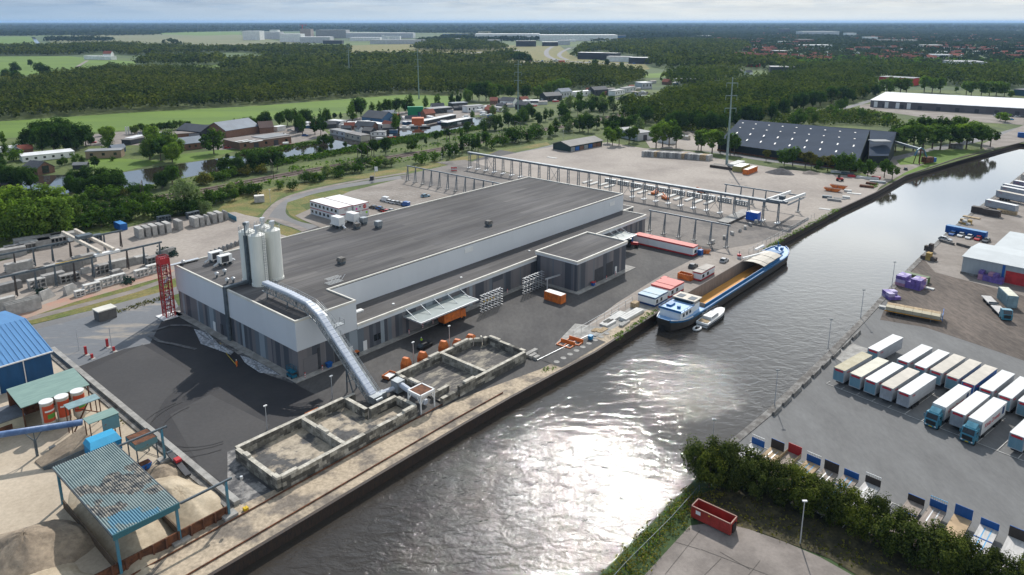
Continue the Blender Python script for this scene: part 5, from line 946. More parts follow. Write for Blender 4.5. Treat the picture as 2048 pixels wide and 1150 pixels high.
for i, (x, y, g_) in enumerate(((85, 588, 0), (345, 512, 0), (330, 505, 0), (258, 566, 1), (316, 520, 0))):
    t = thing('green_pile', ['dark green netting heap under the runway at the left', 'dark green netting heap by the red tower top', 'dark green netting heap left of the red tower top', 'round green shrub on the pink path edge', 'small green heap between frames'][i], 'net heap' if not g_ else 'shrub', at(x, y)); b = MB(); rr = random.Random(i)
    for k in range(120): c = Vector((rr.gauss(0, .8), rr.gauss(0, .8), abs(rr.gauss(.8, .5)))); e1 = Vector((rr.uniform(-1, 1), rr.uniform(-1, 1), rr.uniform(-.6, 1))).normalized() * .4; e2 = e1.orthogonal().normalized() * .35; b.poly([c - e1, c - e2, c + e1, c + e2])
    b.build('netting' if not g_ else 'foliage', mat('dark_green_net', (.03, .07, .05)), t)

# ---------------------------------------------------------------- barge, yacht, quay clutter
m_hull = mat('brown_black_hull', (.075, .062, .052), .6, c2=(.05, .045, .04), sc=.3, stretch=(.3, .3, 2)); m_hblue = mat('gunwale_blue', (.012, .15, .36), .45, var=.12); m_hold = mat('hold_orange', (.82, .39, .075), .7, c2=(.62, .28, .05), sc=.2, stretch=(.3, 2, 1)); m_holdw = mat('hold_wall_grey', (.25, .215, .19), .8, var=.12, stretch=(3, 1, .4)); m_hatch = mat('cream_hatch', (.56, .51, .43), .6, var=.08, sc=.4); m_navyp = mat('light_blue_deck', (.16, .36, .68), .5, c2=(.30, .48, .72), sc=.8)
bg = thing('cargo_barge', 'long inland cargo barge with blue gunwales and an open orange floored hold', 'barge', H(79, -46.2, -1.9), HR)
Lb, wb2 = 82.0, 4.35
def sec(x):                                                           # half width at the deck along the hull
    if x < 8: return wb2 * (0.45 + 0.55 * math.sin(min(1, x / 8) * math.pi / 2))
    if x > 72: return wb2 * math.sqrt(max(0.0, 1 - ((x - 72) / 10.2) ** 2)) + .15
    return wb2
xs = [0, .8, 2, 4, 6, 8, 20, 40, 60, 72, 75, 77.5, 79.5, 81, 82]
def dk(x): return 2.7 + (.7 * ((6 - x) / 6) ** 2 if x < 6 else 0) + (1.2 * ((x - 70) / 12) ** 2 if x > 70 else 0)
b = MB(); rings = []
for x in xs:
    w = sec(x); k = .86 if 8 < x < 72 else .6; z = dk(x); xo = (1.2 * (1 - x / 8) if x < 8 else 0) - (1.8 * ((x - 72) / 10) if x > 72 else 0)
    rings.append([(x + xo, -w * k * .9, -.6), (x + xo * .6, -w * .96, .5), (x, -w, z), (x, w, z), (x + xo * .6, w * .96, .5), (x + xo, w * k * .9, -.6)])
for A1, B1 in zip(rings, rings[1:]):
    b.loft([[A1[0], A1[1], A1[2]], [B1[0], B1[1], B1[2]]], cap=False, close=False); b.loft([[A1[3], A1[4], A1[5]], [B1[3], B1[4], B1[5]]], cap=False, close=False)
b.poly([rings[0][i] for i in (0, 1, 2, 3, 4, 5)]); b.build('hull', m_hull, bg)
b = MB()
for x0, x1 in zip(xs, xs[1:]):
    for s in (-1, 1): b.loft([[(x0, s * sec(x0), dk(x0) - .5), (x0, s * sec(x0) * 1.015, dk(x0) + .12), (x0, s * (sec(x0) - .25), dk(x0) + .12), (x0, s * (sec(x0) - .25), dk(x0) - .5)], [(x1, s * sec(x1), dk(x1) - .5), (x1, s * sec(x1) * 1.015, dk(x1) + .12), (x1, s * (sec(x1) - .25), dk(x1) + .12), (x1, s * (sec(x1) - .25), dk(x1) - .5)]], cap=False)
b.build('gunwale', m_hblue, bg)
b = MB(); 
for x0, x1 in zip([x for x in xs if x < 16] + [16], [x for x in xs if x < 16][1:] + [16, 16]):
    if x1 > x0: b.poly([(x0, -sec(x0) + .2, dk(x0) - .1), (x1, -sec(x1) + .2, dk(x1) - .1), (x1, sec(x1) - .2, dk(x1) - .1), (x0, sec(x0) - .2, dk(x0) - .1)])
for x0, x1 in ((70, 72), (72, 75), (75, 77.5), (77.5, 79.5), (79.5, 81), (81, 82)): b.poly([(x0, -sec(x0) + .2, dk(x0) - .25), (x1, -sec(x1) + .2, dk(x1) - .25), (x1, sec(x1) - .2, dk(x1) - .25), (x0, sec(x0) - .2, dk(x0) - .25)])
b.build('deck', m_navyp, bg)
b = MB()
for s in (-1, 1): b.box(16, s * 4.2, 2.6, 70, s * 3.55, 2.72)
b.build('side_deck', m_hblue, bg)
b = MB(); b.poly([(17, -3.5, .15), (70, -3.5, .15), (70, 3.5, .15), (17, 3.5, .15)]); b.box(64.5, -1.5, .16, 68, -.2, .5); b.build('hold_floor', m_hold, bg)
b = MB(); b.box(16.6, 3.4, .1, 70, 3.6, 4.1); b.box(16.4, -3.5, .1, 16.6, 3.5, 3.6); b.box(70, -3.5, .1, 70.2, 3.5, 3.6); b.build('hold_wall', m_holdw, bg); b = MB(); b.box(16.6, -3.6, .1, 70, -3.4, 3.5); b.build('hold_coaming', m_hblue, bg)
for k in range(5):
    b = MB(); x0 = 56.5 + 2.9 * k; zc = [(-3.75, 3.9), (-2, 4.4), (0, 4.6), (2, 4.4), (3.75, 3.9)]; dz_ = -.0 * k + (.1 if k % 2 else 0)
    b.loft([[(x, y, z + dz_) for y, z in zc] + [(x, y, z - .12 + dz_) for y, z in zc[::-1]] for x in (x0, x0 + 2.85)]); b.build('hatch_cover', m_hatch, bg)
b = MB(); b.bar((70.5, 1.0, 4.2), (57, 3.6, 4.9), .5, .5); b.bar((67, 3.6, 5.3), (73.5, 3.5, 5.2), .6, .6); b.build('boom', m_white, bg)
b = MB(); b.box(73, -2.2, 3.0, 76, 2.2, 3.7); b.tube((77.5, 0, 3.4), (77.5, 0, 6.4), .12, 6); b.box(78, -1.3, 3.4, 79.2, -.5, 4.2); b.box(78, .5, 3.4, 79.2, 1.3, 4.2); b.build('bow_winch', m_hblue, bg)
b = MB(); b.box(3.4, -3.1, 2.6, 10.6, 3.1, 4.7); b.build('aft_cabin', m_white, bg); b = MB(); b.box(3.1, -3.3, 4.7, 10.8, 3.3, 4.85); b.build('cabin_roof', m_navyp, bg)
for (x, w_) in ((4.6, .9), (6.4, .9), (8.2, .9)): b = MB(); b.box(x, -3.16, 3.3, x + w_, -3.1, 4.2); b.build('porthole_window', m_glass, bg)
b = MB(); b.box(3.0, -3.35, 4.86, 3.12, 3.35, 5.4)
for y in (-3.3, 3.3): b.bar((3.1, y, 5.4), (10.5, y, 5.4), .08, .1); [b.bar((3.1 + 1.8 * k, y, 4.86), (3.1 + 1.8 * k, y, 5.4), .07, .07) for k in range(5)]
b.build('cabin_rail', m_hblue, bg)
b = MB(); b.box(10.9, -2.8, 2.6, 14.6, 2.8, 4.6); b.build('wheelhouse_base', m_white, bg); b = MB(); b.box(10.85, -2.85, 4.6, 14.65, 2.85, 5.7); b.build('wheelhouse_windows', m_glass, bg); b = MB(); b.box(10.5, -3.3, 5.7, 15, 3.3, 5.9); b.build('wheelhouse_roof', m_hatch, bg)
for y in (-1.8, 1.6): b = MB(); b.box(11.2, y - .9, 5.9, 13.6, y + .9, 5.98); b.build('solar_panel', m_glass, bg)
b = MB(); b.box(5.5, 1.0, 4.9, 8, 2.4, 5.4); b.cyl(6.2, -1.0, 4.86, 5.5, .5, 10); b.build('deck_gear', m_hblue, bg)
b = MB()
for x0, x1 in ((.2, 2), (2, 4), (4, 6), (6, 8)): b.bar((x0, -sec(x0), dk(x0) + .12), (x1, -sec(x1), dk(x1) + .12), .2, .2); b.bar((x0, sec(x0), dk(x0) + .12), (x1, sec(x1), dk(x1) + .12), .2, .2)
b.build('stern_bulwark', m_white, bg)
b = MB(); [b.box(77.9 + q * .8, -.95 * sec(78 + q) - .1, 2.2, 78.5 + q * .8, -.9 * sec(78 + q), 3.2) for q in (0,)]; b.build('anchor_pocket', m_redp, bg)
b = MB(); b.box(-.25, -.6, -.3, .2, .6, 1.6); b.build('rudder_box', m_black, bg)
yt = thing('motor_yacht', 'white motor yacht moored alongside the barge near its stern', 'yacht', H(88.2, -52.6, -1.9), HR); b = MB(); xs2 = [0, 1.5, 4, 7, 9.5, 11.3, 12.4]
def ws(x): return 1.75 if x < 7 else 1.75 * math.sqrt(max(.0, 1 - ((x - 7) / 5.6) ** 2)) + .05
b.loft([[(x, -ws(x) * .8, -.2), (x, -ws(x), 1.2 + .04 * x), (x, ws(x), 1.2 + .04 * x), (x, ws(x) * .8, -.2)] for x in xs2]); b.build('hull', m_white, yt)
b = MB(); b.loft([[(x, -ws(x) * 1.01, .35), (x, -ws(x) * 1.02, .6), (x, ws(x) * 1.02, .6), (x, ws(x) * 1.01, .35)] for x in xs2]); b.build('waterline_stripe', m_navy, yt)
b = MB(); b.loft([[(2.8, -1.3, 1.3), (2.8, 1.3, 1.3), (2.8, 1.2, 2.1), (2.8, -1.2, 2.1)], [(8.0, -1.2, 1.4), (8.0, 1.2, 1.4), (7.2, 1.0, 2.1), (7.2, -1.0, 2.1)]]); b.build('cabin', m_white, yt); b = MB(); b.box(3.2, -1.28, 1.55, 7.0, 1.28, 1.95); b.build('cabin_windows', m_glass, yt); b = MB(); b.box(.4, -1.3, 1.25, 2.6, 1.3, 1.35); b.build('cockpit', m_wood, yt)
b = MB(); b.tube((2.4, -1.3, 1.3), (2.6, -1.2, 3.0), .05); b.tube((2.4, 1.3, 1.3), (2.6, 1.2, 3.0), .05); b.tube((2.6, -1.2, 3), (2.6, 1.2, 3), .05); b.tube((2.6, 0, 3), (2.6, 0, 4.2), .04); b.build('arch', m_alu, yt)
b = MB(); [b.tube((x, s * ws(x) * .95, 1.3 + .04 * x), (x, s * ws(x) * .95, 1.9 + .04 * x), .025, 4) for x in (2, 4, 6, 8, 10, 11.5) for s in (-1, 1)]; [b.tube((x0, s * ws(x0) * .95, 1.9 + .04 * x0), (x1, s * ws(x1) * .95, 1.9 + .04 * x1), .025, 4) for x0, x1 in zip((2, 4, 6, 8, 10), (4, 6, 8, 10, 11.5)) for s in (-1, 1)]; b.build('railing', m_alu, yt)
t = thing('dinghy', 'small round grey and white dinghy behind the motor yacht', 'dinghy', H(86.0, -52.4, -1.85), HR); b = MB(); k = 16
for i in range(k): a, c = 2 * math.pi * i / k, 2 * math.pi * (i + 1) / k; b.tube((1.4 * math.cos(a), .8 * math.sin(a), .25), (1.4 * math.cos(c), .8 * math.sin(c), .25), .26, 6)
b.build('tube', m_white, t); b = MB(); b.box(-1, -.5, .05, 1, .5, .15); b.build('floor', m_doord, t); b = MB(); b.box(-.5, -.3, .15, .1, .3, .7); b.build('engine', m_black, t)
def cabin(lab, x, y, L_, W_, n, kind, group='site cabins along the quay', stripes=True, rz=0.0, hgt_=2.8):
    t = thing('site_cabin', lab, 'site cabin', H(x, y), HR + rz, group); mr = {'red': m_redroof, 'blue': m_blueroof, 'grey': m_greyroof}[kind]; mw = {'red': m_redp, 'blue': m_navyb, 'grey': m_redp}[kind]
    b = MB(); b.box(0, 0, .25, L_, W_, hgt_); b.build('walls', m_white, t); b = MB(); b.box(-.03, -.03, .25, L_ + .03, W_ + .03, .75); b.box(-.03, -.03, hgt_ - .35, L_ + .03, W_ + .03, hgt_ - .01); b.build('wall_bands', mw, t)
    for k in range(n): b = MB(); b.box(-.1 + L_ / n * k + .06, -.12, hgt_, L_ / n * (k + 1) - .04, W_ + .12, hgt_ + .16 + (.1 if k % 2 else 0)); b.build('roof_panel', mr, t)
    for k in range(max(1, n - 1)): b = MB(); b.box(L_ / n * (k + .3), -.06, 1.1, L_ / n * (k + .7), -.0, 2.1); b.build('window', m_glass, t)
m_redroof = mat('faded_red_roof', (.58, .13, .11), .6, var=.06, sc=.5); m_blueroof = mat('faded_blue_roof', (.21, .36, .50), .55, c2=(.30, .38, .42), sc=.4); m_greyroof = mat('pale_grey_roof', (.42, .38, .34), .7, var=.08); m_navyb = mat('navy_blue_paint', (.015, .06, .2), .5)
cabin('red roofed site cabins between the blue roofed cabins and the orange skip', 96.2, -38.6, 8.2, 6.2, 3, 'red'); cabin('blue roofed site cabins above the stern of the barge', 87.4, -38.8, 7.0, 5.4, 3, 'blue'); cabin('small red and white cabin with a pale roof beside the open hold', 114.4, -39.0, 9.2, 2.8, 3, 'grey')
# long low red and white cabins at the right end of the hall (laid along the other axis)
for (x, y, L_, l, nn) in ((134.6, -8.6, 5.6, 'short end unit of the long red and white cabin row', 2), (134.6, -25.9, 17.2, 'long red and white cabin row by the A frame runway', 3)): cabin(l, x, y, 3.6, L_ if L_ > 6 else 5.6, 1 if L_ < 6 else 1, 'red', 'red and white cabins at the hall end', hgt_=3.4)
t = thing('orange_skip', 'orange ribbed open skip beside the small red and white cabin', 'skip', H(112.4, -36.6), HR); b = MB()
for (x0, y0, x1, y1) in ((0, 0, 2.2, .12), (0, 4.3, 2.2, 4.42), (0, 0, .12, 4.4), (2.1, 0, 2.2, 4.4)): b.box(x0, y0, .2, x1, y1, 2.0)
b.build('skip_walls', m_orange, t); b = MB(); b.box(.12, .12, .2, 2.1, 4.3, 1.2); b.build('rubble', m_rust, t)
cabin('small orange and white box behind the red roofed cabins', 105.6, -31.8, 2.4, 1.6, 1, 'red', hgt_=1.6)
for i, (x, y, L_, W_, hh, m, kd, l) in enumerate(((78, -37.2, 9.5, 2.4, 1.2, m_pcw, 4, 'stack of white beams nearest the blue roofed cabins'), (73.5, -34.6, 10, 2.0, .7, m_pcw, 4, 'long white beams beside the timber crate'), (72.3, -38.6, 5, 1.2, .7, m_pc[0], 4, 'short white beams at the quay edge'), (69.5, -35.2, 5, 2.4, .7, m_pcw, 4, 'pile of white beams in the middle of the quay clutter'), (65.2, -36.4, 4, 1.6, .4, m_wood, 4, 'loose timber planks on the concrete apron'), (62.3, -37.0, 3, 1.6, .4, m_conc, 3, 'broken concrete pieces by the blue barrow'), (84.2, -34.4, 2.2, 1.6, 1.6, m_wood, 0, 'timber crate with a white top beside the blue cabins'), (64.0, -35.0, 2.8, 1.2, .5, m_wood, 4, 'second pile of loose timber planks'), (76.4, -33.2, 4.5, 1.6, .5, m_pc[0], 4, 'pale planks behind the white beams'))):
    slab(l, H(x, y), HR + .04 * (i % 3), L_, W_, hh, m, name='beam_stack' if kd == 4 else 'yard_material', cat='building material', kind=kd)
bin_(0, 0, 'small blue barrow at the end of the quay clutter', m_cyan, m_cyan, .9, H(58.7, -37.3))
for i, (x, y) in enumerate(((52.0, -34.6), (54.6, -35.2))):
    t = thing('steel_cradle', ['nearer orange steel cradle lying on the dark quay', 'farther orange steel cradle lying on the dark quay'][i], 'steel cradle', H(x, y), HR + .1, 'orange cradles on the quay'); b = MB()
    for q in (-1.0, 1.0): b.bar((q, -2, .25), (q, 2, .25), .22, .35)
    for q in (-1.9, 0, 1.9): b.bar((-1, q, .35), (1, q, .35), .2, .25)
    b.bar((1.1, -2, .7), (1.1, 2, .7), .15, .8); b.build('frame', m_orange, t)
b = MB(); A_ = H(41, -34.6, .35); b.bar(A_, H(60, -35.6, .35), .1, .1); tag(b.build('cable', m_alu), 'thin pale cable along the inner edge of the dark quay strip', 'cable')
sheet('quay_asphalt', [H(42, -41.0), H(60, -41.0), H(60, -36.2), H(42, -35)], m_asph, 12, world=True)
for i in range(9): b = MB(); b.cyl(0, 0, 0, .06, .7, 10); tag(b.build('bollard_base', m_conc, None, H(43.5 + 2.6 * i, -38.4, .2), 0), 'pale round bollard base on the dark quay strip, %s from the block walls' % nth(i), 'bollard base', 'bollard bases on the quay')
# mesh fences on the quay
def fence(lab, pts, h_, m, post=3.5, name='mesh_fence', group=None, rails=(0.5, 1.0)):
    t = thing(name, lab, 'fence', pts[0], 0, group); o = Vector((pts[0][0], pts[0][1], 0)); b = MB(); c = MB()
    for p, q in zip(pts, pts[1:]):
        p, q = Vector((p[0], p[1], 0)) - o, Vector((q[0], q[1], 0)) - o; n = max(1, int((q - p).length / post))
        for k in range(n + 1): e = p.lerp(q, k / n); b.bar(e, e + Vector((0, 0, h_)), .08, .08)
        for f in rails: c.bar(p + Vector((0, 0, h_ * f)), q + Vector((0, 0, h_ * f)), .05, .05)
    b.build('fence_posts', m, t); c.build('fence_rails', m, t)
fence('thin site fence beside the white beam stacks on the quay', [H(57, -33.2), H(86, -32.4)], 2.0, m_steel); fence('thin mesh fence on the quay behind the bow of the barge', [H(150, -38.8), H(212, -39.5)], 2.0, m_steel)
b = MB()
for i, (x, y) in enumerate(((1425, 487), (1448, 478), (1464, 470), (1480, 464), (1490, 458), (1500, 452), (1512, 446), (1522, 450))):
    slab('small upright concrete piece on the quay road edge, %s from the A frames' % nth(i), at(x, y), HR + .4 * (i % 3), 1.8, .9, 1.3, m_pc[i % 2], name='concrete_piece', cat='concrete piece', group='concrete pieces by the quay road', kind=i % 4 if i % 4 != 2 else 0)
for i, (x, y) in enumerate(((1393, 503), (1411, 507))): skip('orange_bucket', ['orange ribbed bucket right of the red cabins, left one', 'orange ribbed bucket right of the red cabins, right one'][i], at(x, y), HR - R(60), m_orange, 3.2, 1.8, 1.5, 'orange buckets beside the cabins')
b = MB(); b.box(-.8, -.6, 0, .8, .6, 2.0); tag(b.build('storage_box', m_blue, None, H(138.2, -26.9), HR), 'small blue box at the end of the red and white cabins', 'box')
t = thing('ship_shore_crane', 'red and white striped drum with a small rig on the quay by the barge bow', 'quay equipment', at(1478, 517), HR); b = MB(); b.cyl(0, 0, 0, .9, .7, 12, 0); b.cyl(0, 0, .9, 1.5, .7, 12, 1); b.build('drum', [m_white, m_redp], t); b = MB(); b.tube((0, 0, 1.5), (0, 0, 2.6), .1); b.tube((-.4, 0, 2.2), (.5, 0, 2.3), .08); b.build('rig', m_dsteel, t)
# items in the crane lanes
m_bbl = mat('bright_blue_tarp', (.01, .13, .62), .5)
container('bright blue container with a white roof under the crane runway', H(193.2, -22), HR + R(90), 4.8, 3.2, 3.4, m_bbl, m_white)
t = thing('loading_platform', 'pale raised steel loading platform below the runway beside the blue container', 'platform', H(179, -18), HR); b = MB(); b.box(0, 0, .8, 24, 4.6, 1.1); b.build('deck', m_conc, t); b = MB(); b.box(.5, .5, 0, 23.5, 4.1, .8); b.build('supports', m_concd, t)
for i in range(13):
    slab('long white concrete beam laid beyond the runway, %s from the canal side' % nth(i), H(206.5 - (1.5 if i % 2 else 0), 3.5 + i * 4.6 + (9 if i > 8 else 0)), HR, 7.5, 1.5, .7, m_pcw, name='concrete_beam', cat='concrete beam', group='white beams laid beyond the runway')
for i in range(10): slab('grey reinforcement cage rack beyond the runway, %s from the canal side' % nth(i), H(213, -8 + i * 7.4), HR + R(90), 6.2, 1.2, 2.0, m_steel, name='cage_rack', cat='rebar rack', group='cage racks beyond the runway', kind=1)
for i, (x, y, l) in enumerate(((1309, 389, 'orange machine between the white beams, left'), (1330, 399, 'orange machine between the white beams, middle'), (1403, 386, 'orange machine between the white beams, right'))):
    t = thing('orange_machine', l, 'machine', at(x, y), HR + i); b = MB(); b.box(-2, -.9, .5, 2, .9, 1.5); b.build('body', m_orange, t); b = MB(); b.bar((-1.5, 0, 1.4), (2.5, 0, 2.6), .4, .4); b.build('arm', m_orange, t); b = MB(); [b.disc((q, s, .4), (0, 1, 0), .4, .3) for q in (-1.4, 1.4) for s in (-.8, .8)]; b.build('wheels', m_black, t)
# office block of stacked units behind the hall
m_unit = mat('white_unit_wall', (.66, .67, .68), .6, var=.04, sc=.4); m_rband = mat('dark_red_band', (.42, .03, .05), .5); m_pink = mat('pink_sign', (.85, .03, .45)); m_lime = mat('lime_sign', (.35, .75, .05))
def unit(lab, x, y, L_, W_, sgn):
    t = thing('site_office', lab, 'site office', H(x, y), HR, 'two storey site offices'); b = MB(); b.box(0, 0, 0, L_, W_, 5.6); b.build('walls', m_unit, t)
    for z in (2.72, 5.45): b = MB(); b.box(-.06, -.06, z, L_ + .06, W_ + .06, z + .28); b.build('red_band', m_rband, t)
    b = MB(); b.box(0, 0, 5.73, L_, W_, 5.8); b.build('roof', m_white, t); return t
o = unit('left white two storey site office with red bands and rows of windows', 82.5, 99.5, 6.4, 19.5, 0)
for k in range(7):
    for z in (.9, 3.8):
        b = MB(); b.box(-.08, 19 - 2.7 * k - 1.6, z, 0, 19 - 2.7 * k - .4, z + 1.1); b.build('window', m_glass, o)
        if z < 1 and k > 3: continue
for k in range(3): text('====', .7, m_rband, o, (3.6, -.04, 4.9 - .5 * k), (R(90), 0, 0), name='red_lettering') if k < 2 else None
o = unit('right white site office with round red, pink and green signs', 89.4, 99.0, 7.4, 19.5, 1)
def dsc(m, x, z, r, nm, y=-.02, w=.06): b = MB(); b.disc((x, y, z), (0, 1, 0), r, w, 20); return b.build(nm, m, o)
dsc(m_redp, 5.4, 4.35, .85, 'round_red_sign'); dsc(m_white, 3.5, 2.0, 1.2, 'round_white_sign'); dsc(m_steel, 3.5, 2.0, 1.0, 'round_sign_ring', -.05); dsc(m_white, 3.5, 2.0, .85, 'round_sign_face', -.08); text('STOP', .6, m_white, o, (5.4, -.08, 4.35), (R(90), 0, 0)); dsc(m_lime, 6.3, 1.7, .5, 'green_sign'); dsc(m_pink, 1.4, 4.0, .42, 'pink_sign'); dsc(m_black, 3.1, 4.6, .34, 'black_sign')
# cars on the staff lot
lot = [(743, 417, m_cd, 'dark grey'), (754, 420, m_cb, 'black'), (757, 423, m_cbl, 'dark blue')]
cl = [(746, 414, m_cd, 'dark brown car, leftmost in the nearer row of the staff lot'), (758, 416, m_cbl, 'navy car beside the dark brown one on the staff lot'), (765, 420, m_cb, 'black car before the red car on the staff lot'), (771, 422, m_cr, 'bright red car on the staff lot at the roof edge'), (781, 421, m_cs, 'silver car half hidden by the hall roof beside the red car')]
for x, y, m, l in cl: car(l, at(x, y + 3), HR + R(95), m, 'cars on the staff lot')
cl = [(769, 402, m_cw, 'large white van at the left end of the far row on the staff lot', 1), (777, 405, m_cw, 'white car beside the large white van on the staff lot', 0), (785, 407, m_cw, 'white car third along the far row on the staff lot', 0), (793, 408, m_cs, 'silver car fourth along the far row on the staff lot', 0), (802, 410, m_cs, 'silver blue car before the blue van on the staff lot', 0), (811, 412, m_cbl, 'blue van at the right end of the far row on the staff lot', 1), (851, 394, mat('car_pale_blue', (.3, .45, .55), .3), 'pale blue car parked alone on the staff lot', 0)]
for x, y, m, l, v_ in cl: car(l, at(x, y), HR + R(95) if x < 840 else HR - R(20), m, 'cars on the staff lot', v_)
# lot markings
b = MB()
for r0 in (97.5, 110, 113.5, 125):
    for k in range(14): x = 104 + 2.6 * k; b.bar(H(x, r0, .25), H(x, r0 + 4.8, .25), .12, .01)
tag(b.build('parking_lines', m_line), kind='structure')
# ---------------------------------------------------------------- right bank: trailer park
TR = R(38.0)
TU = Vector((math.cos(TR), math.sin(TR), 0)); TV = Vector((-math.sin(TR), math.cos(TR), 0))
m_tside = mat('silver_grey_curtain', (.40, .42, .45), .5, var=.08, sc=.6, stretch=(.6, 1, 2)); m_troof = mat('white_tarp_roof', (.72, .72, .71), .55, var=.05, sc=.5); m_troof2 = mat('beige_tarp_roof', (.60, .545, .47), .65, var=.08, sc=.4); m_troof3 = mat('dirty_yellow_roof', (.50, .455, .33), .7, c2=(.42, .37, .25), sc=.5, fine=.15); m_tdoor = mat('light_blue_door', (.13, .27, .35), .5, c2=(.17, .30, .37), sc=.8); m_tdoor2 = mat('silver_door', (.44, .46, .49), .45); m_tred = mat('lettering_red', (.62, .03, .05), .5); m_cab = mat('teal_truck_paint', (.02, .16, .24), .3, c2=(.06, .24, .33), sc=1.2, spec=.6); m_twhite = mat('white_box_side', (.72, .72, .71), .5, var=.03); m_yellow = mat('number_plate_yellow', (.7, .5, .03))
def wheels(t, xs, w, r=.5, nm='wheel'):
    for x in xs:
        for y in (.15, w - .15): b = MB(); b.disc((x, y, r), (0, 1, 0), r, .3, 14); b.build(nm, m_black, t)
def trailer(lab, near, roof, side, door, rev=False, L_=12.2, txt='Kivits', big=None, cat='semi trailer', h=4.0, rz=TR, loc=None, grp='parked semi trailers'):
    t = thing('semi_trailer', lab, cat, loc if loc is not None else (near[0], near[1], 0), rz, grp); Wd = 2.45
    b = MB(); b.box(.06, .04, 1.15, L_, Wd - .04, h - .06); b.build('box_body', side, t)
    b = MB(); b.box(0, 0, h - .06, L_ + .05, Wd, h); b.build('roof', roof, t)
    b = MB(); b.box(0, .1, 1.2, .05, Wd / 2 - .02, h - .7); b.box(0, Wd / 2 + .02, 1.2, .05, Wd - .1, h - .7); [b.bar((-.03, y, 1.3), (-.03, y, h - .75), .05, .05) for y in (.45, .8, 1.65, 2.0)]; b.build('end_door', door, t)
    b = MB(); b.box(-.03, .35, h - .62, .04, Wd - .35, h - .22); b.build('red_name_board', m_tred if not big else side, t)
    b = MB(); b.box(.2, .7, .75, L_ - .2, Wd - .7, 1.15); b.build('chassis', m_black, t)
    b = MB(); b.bar((.02, .06, 1.1), (.02, .06, h), .1, .1); b.bar((.02, Wd - .06, 1.1), (.02, Wd - .06, h), .1, .1); b.bar((.02, 0, 1.15), (.02, Wd, 1.15), .1, .14); b.build('end_frame', m_tdoor2, t)
    wheels(t, (2.2, 3.4, 4.6) if not rev else (L_ - 4.6, L_ - 3.4, L_ - 2.2), Wd)
    b = MB(); xx = L_ - 2.6 if not rev else 2.6; b.bar((xx, .3, 0), (xx, .3, 1.1), .12, .12); b.bar((xx, Wd - .3, 0), (xx, Wd - .3, 1.1), .12, .12); b.build('landing_leg', m_dsteel, t)
    if big: text(big, 1.35, m_tred, t, (5.4, .02, 2.55), (R(90), 0, 0)); b = MB(); b.box(10.2, .0, 2.0, 11.2, .035, 3.5); b.build('dark_emblem', m_navyb, t)
    else: text(txt, .62, m_tred, t, (L_ - 1.9 if rev else 1.9, .025, h - .75), (R(90), 0, 0))
    return t
def tractor(lab, near, rz=TR, m=None):                               # cab pointing to -x of its trailer
    t = thing('tractor_unit', lab, 'truck', (near[0], near[1], 0), rz, 'teal truck cabs'); m = m or m_cab; W_ = 2.45
    b = MB(); b.loft([[(-3.0, 0, .5), (-3.0, W_, .5), (-3.0, W_, 1.9), (-3.0, 0, 1.9)], [(-2.98, 0, 1.9), (-2.98, W_, 1.9), (-2.98, W_, 1.95), (-2.98, 0, 1.95)]], cap=False)
    prof = [(-3.0, .5), (-.9, .5), (-.9, 3.0), (-2.5, 3.15), (-2.85, 2.05), (-3.0, 1.9)]
    b = MB(); b.loft([[(x, .02, z) for x, z in prof], [(x, W_ - .02, z) for x, z in prof]]); b.build('cab', m, t)
    b = MB(); b.poly([(-2.885, .2, 2.05), (-2.56, .25, 3.0), (-2.56, W_ - .25, 3.0), (-2.885, W_ - .2, 2.05)][::-1]); b.poly([(-2.885, .2, 2.05), (-2.885, W_ - .2, 2.05), (-2.56, W_ - .25, 3.0), (-2.56, .25, 3.0)]); b.build('windscreen', m_glass, t)
    for s in (0.0, W_): b = MB(); b.box(-2.4, s - .02, 1.9, -1.5, s + .02, 2.6); b.build('side_window', m_glass, t)
    b = MB(); b.loft([[(-2.3, .3, 3.1), (-2.3, W_ - .3, 3.1), (-2.2, W_ - .35, 3.25), (-2.2, .35, 3.25)], [(-.95, .2, 3.0), (-.95, W_ - .2, 3.0), (-.95, W_ - .3, 3.85), (-.95, .3, 3.85)]]); b.build('roof_spoiler', m, t)
    b = MB(); b.box(-3.06, .35, .9, -3.0, W_ - .35, 1.75); b.build('grille', m_black, t); b = MB(); b.box(-3.07, .9, .55, -3.02, 1.5, .7); b.build('number_plate', m_yellow, t)
    for y in (.2, W_ - .5): b = MB(); b.box(-3.06, y, .65, -3.0, y + .3, .9); b.build('headlight', m_white, t)
    for y in (-.25, W_ + .1): b = MB(); b.box(-2.8, y, 2.0, -2.7, y + .15, 2.7); b.build('mirror', m, t)
    b = MB(); b.box(-.9, .5, .7, 3.4, W_ - .5, 1.0); b.build('chassis', m_black, t); wheels(t, (-2.2, 1.8), W_); return t
FR = [((71.5, 141.5), m_troof3, m_tside, m_tdoor, 'trailer with a dirty yellow roof, first of the nearer row beside the quay'), ((73.8, 138.8), mat('cream_tarp_roof', (.64, .61, .50), .6, var=.06), m_tside, m_tdoor, 'trailer with a cream roof, second of the nearer row'), ((75.8, 136.3), m_troof, m_tside, m_tdoor, 'white roofed trailer with light blue doors, third of the nearer row'), ((77.9, 133.8), m_troof2, m_tside, m_tdoor2, 'beige roofed trailer with silver doors, fourth of the nearer row'), ((80.1, 131.3), m_troof, m_tside, m_tdoor2, 'white roofed trailer with silver doors, fifth of the nearer row before the empty bay')]
for p, r_, s_, d_, l in FR: trailer(l, p, r_, s_, d_)
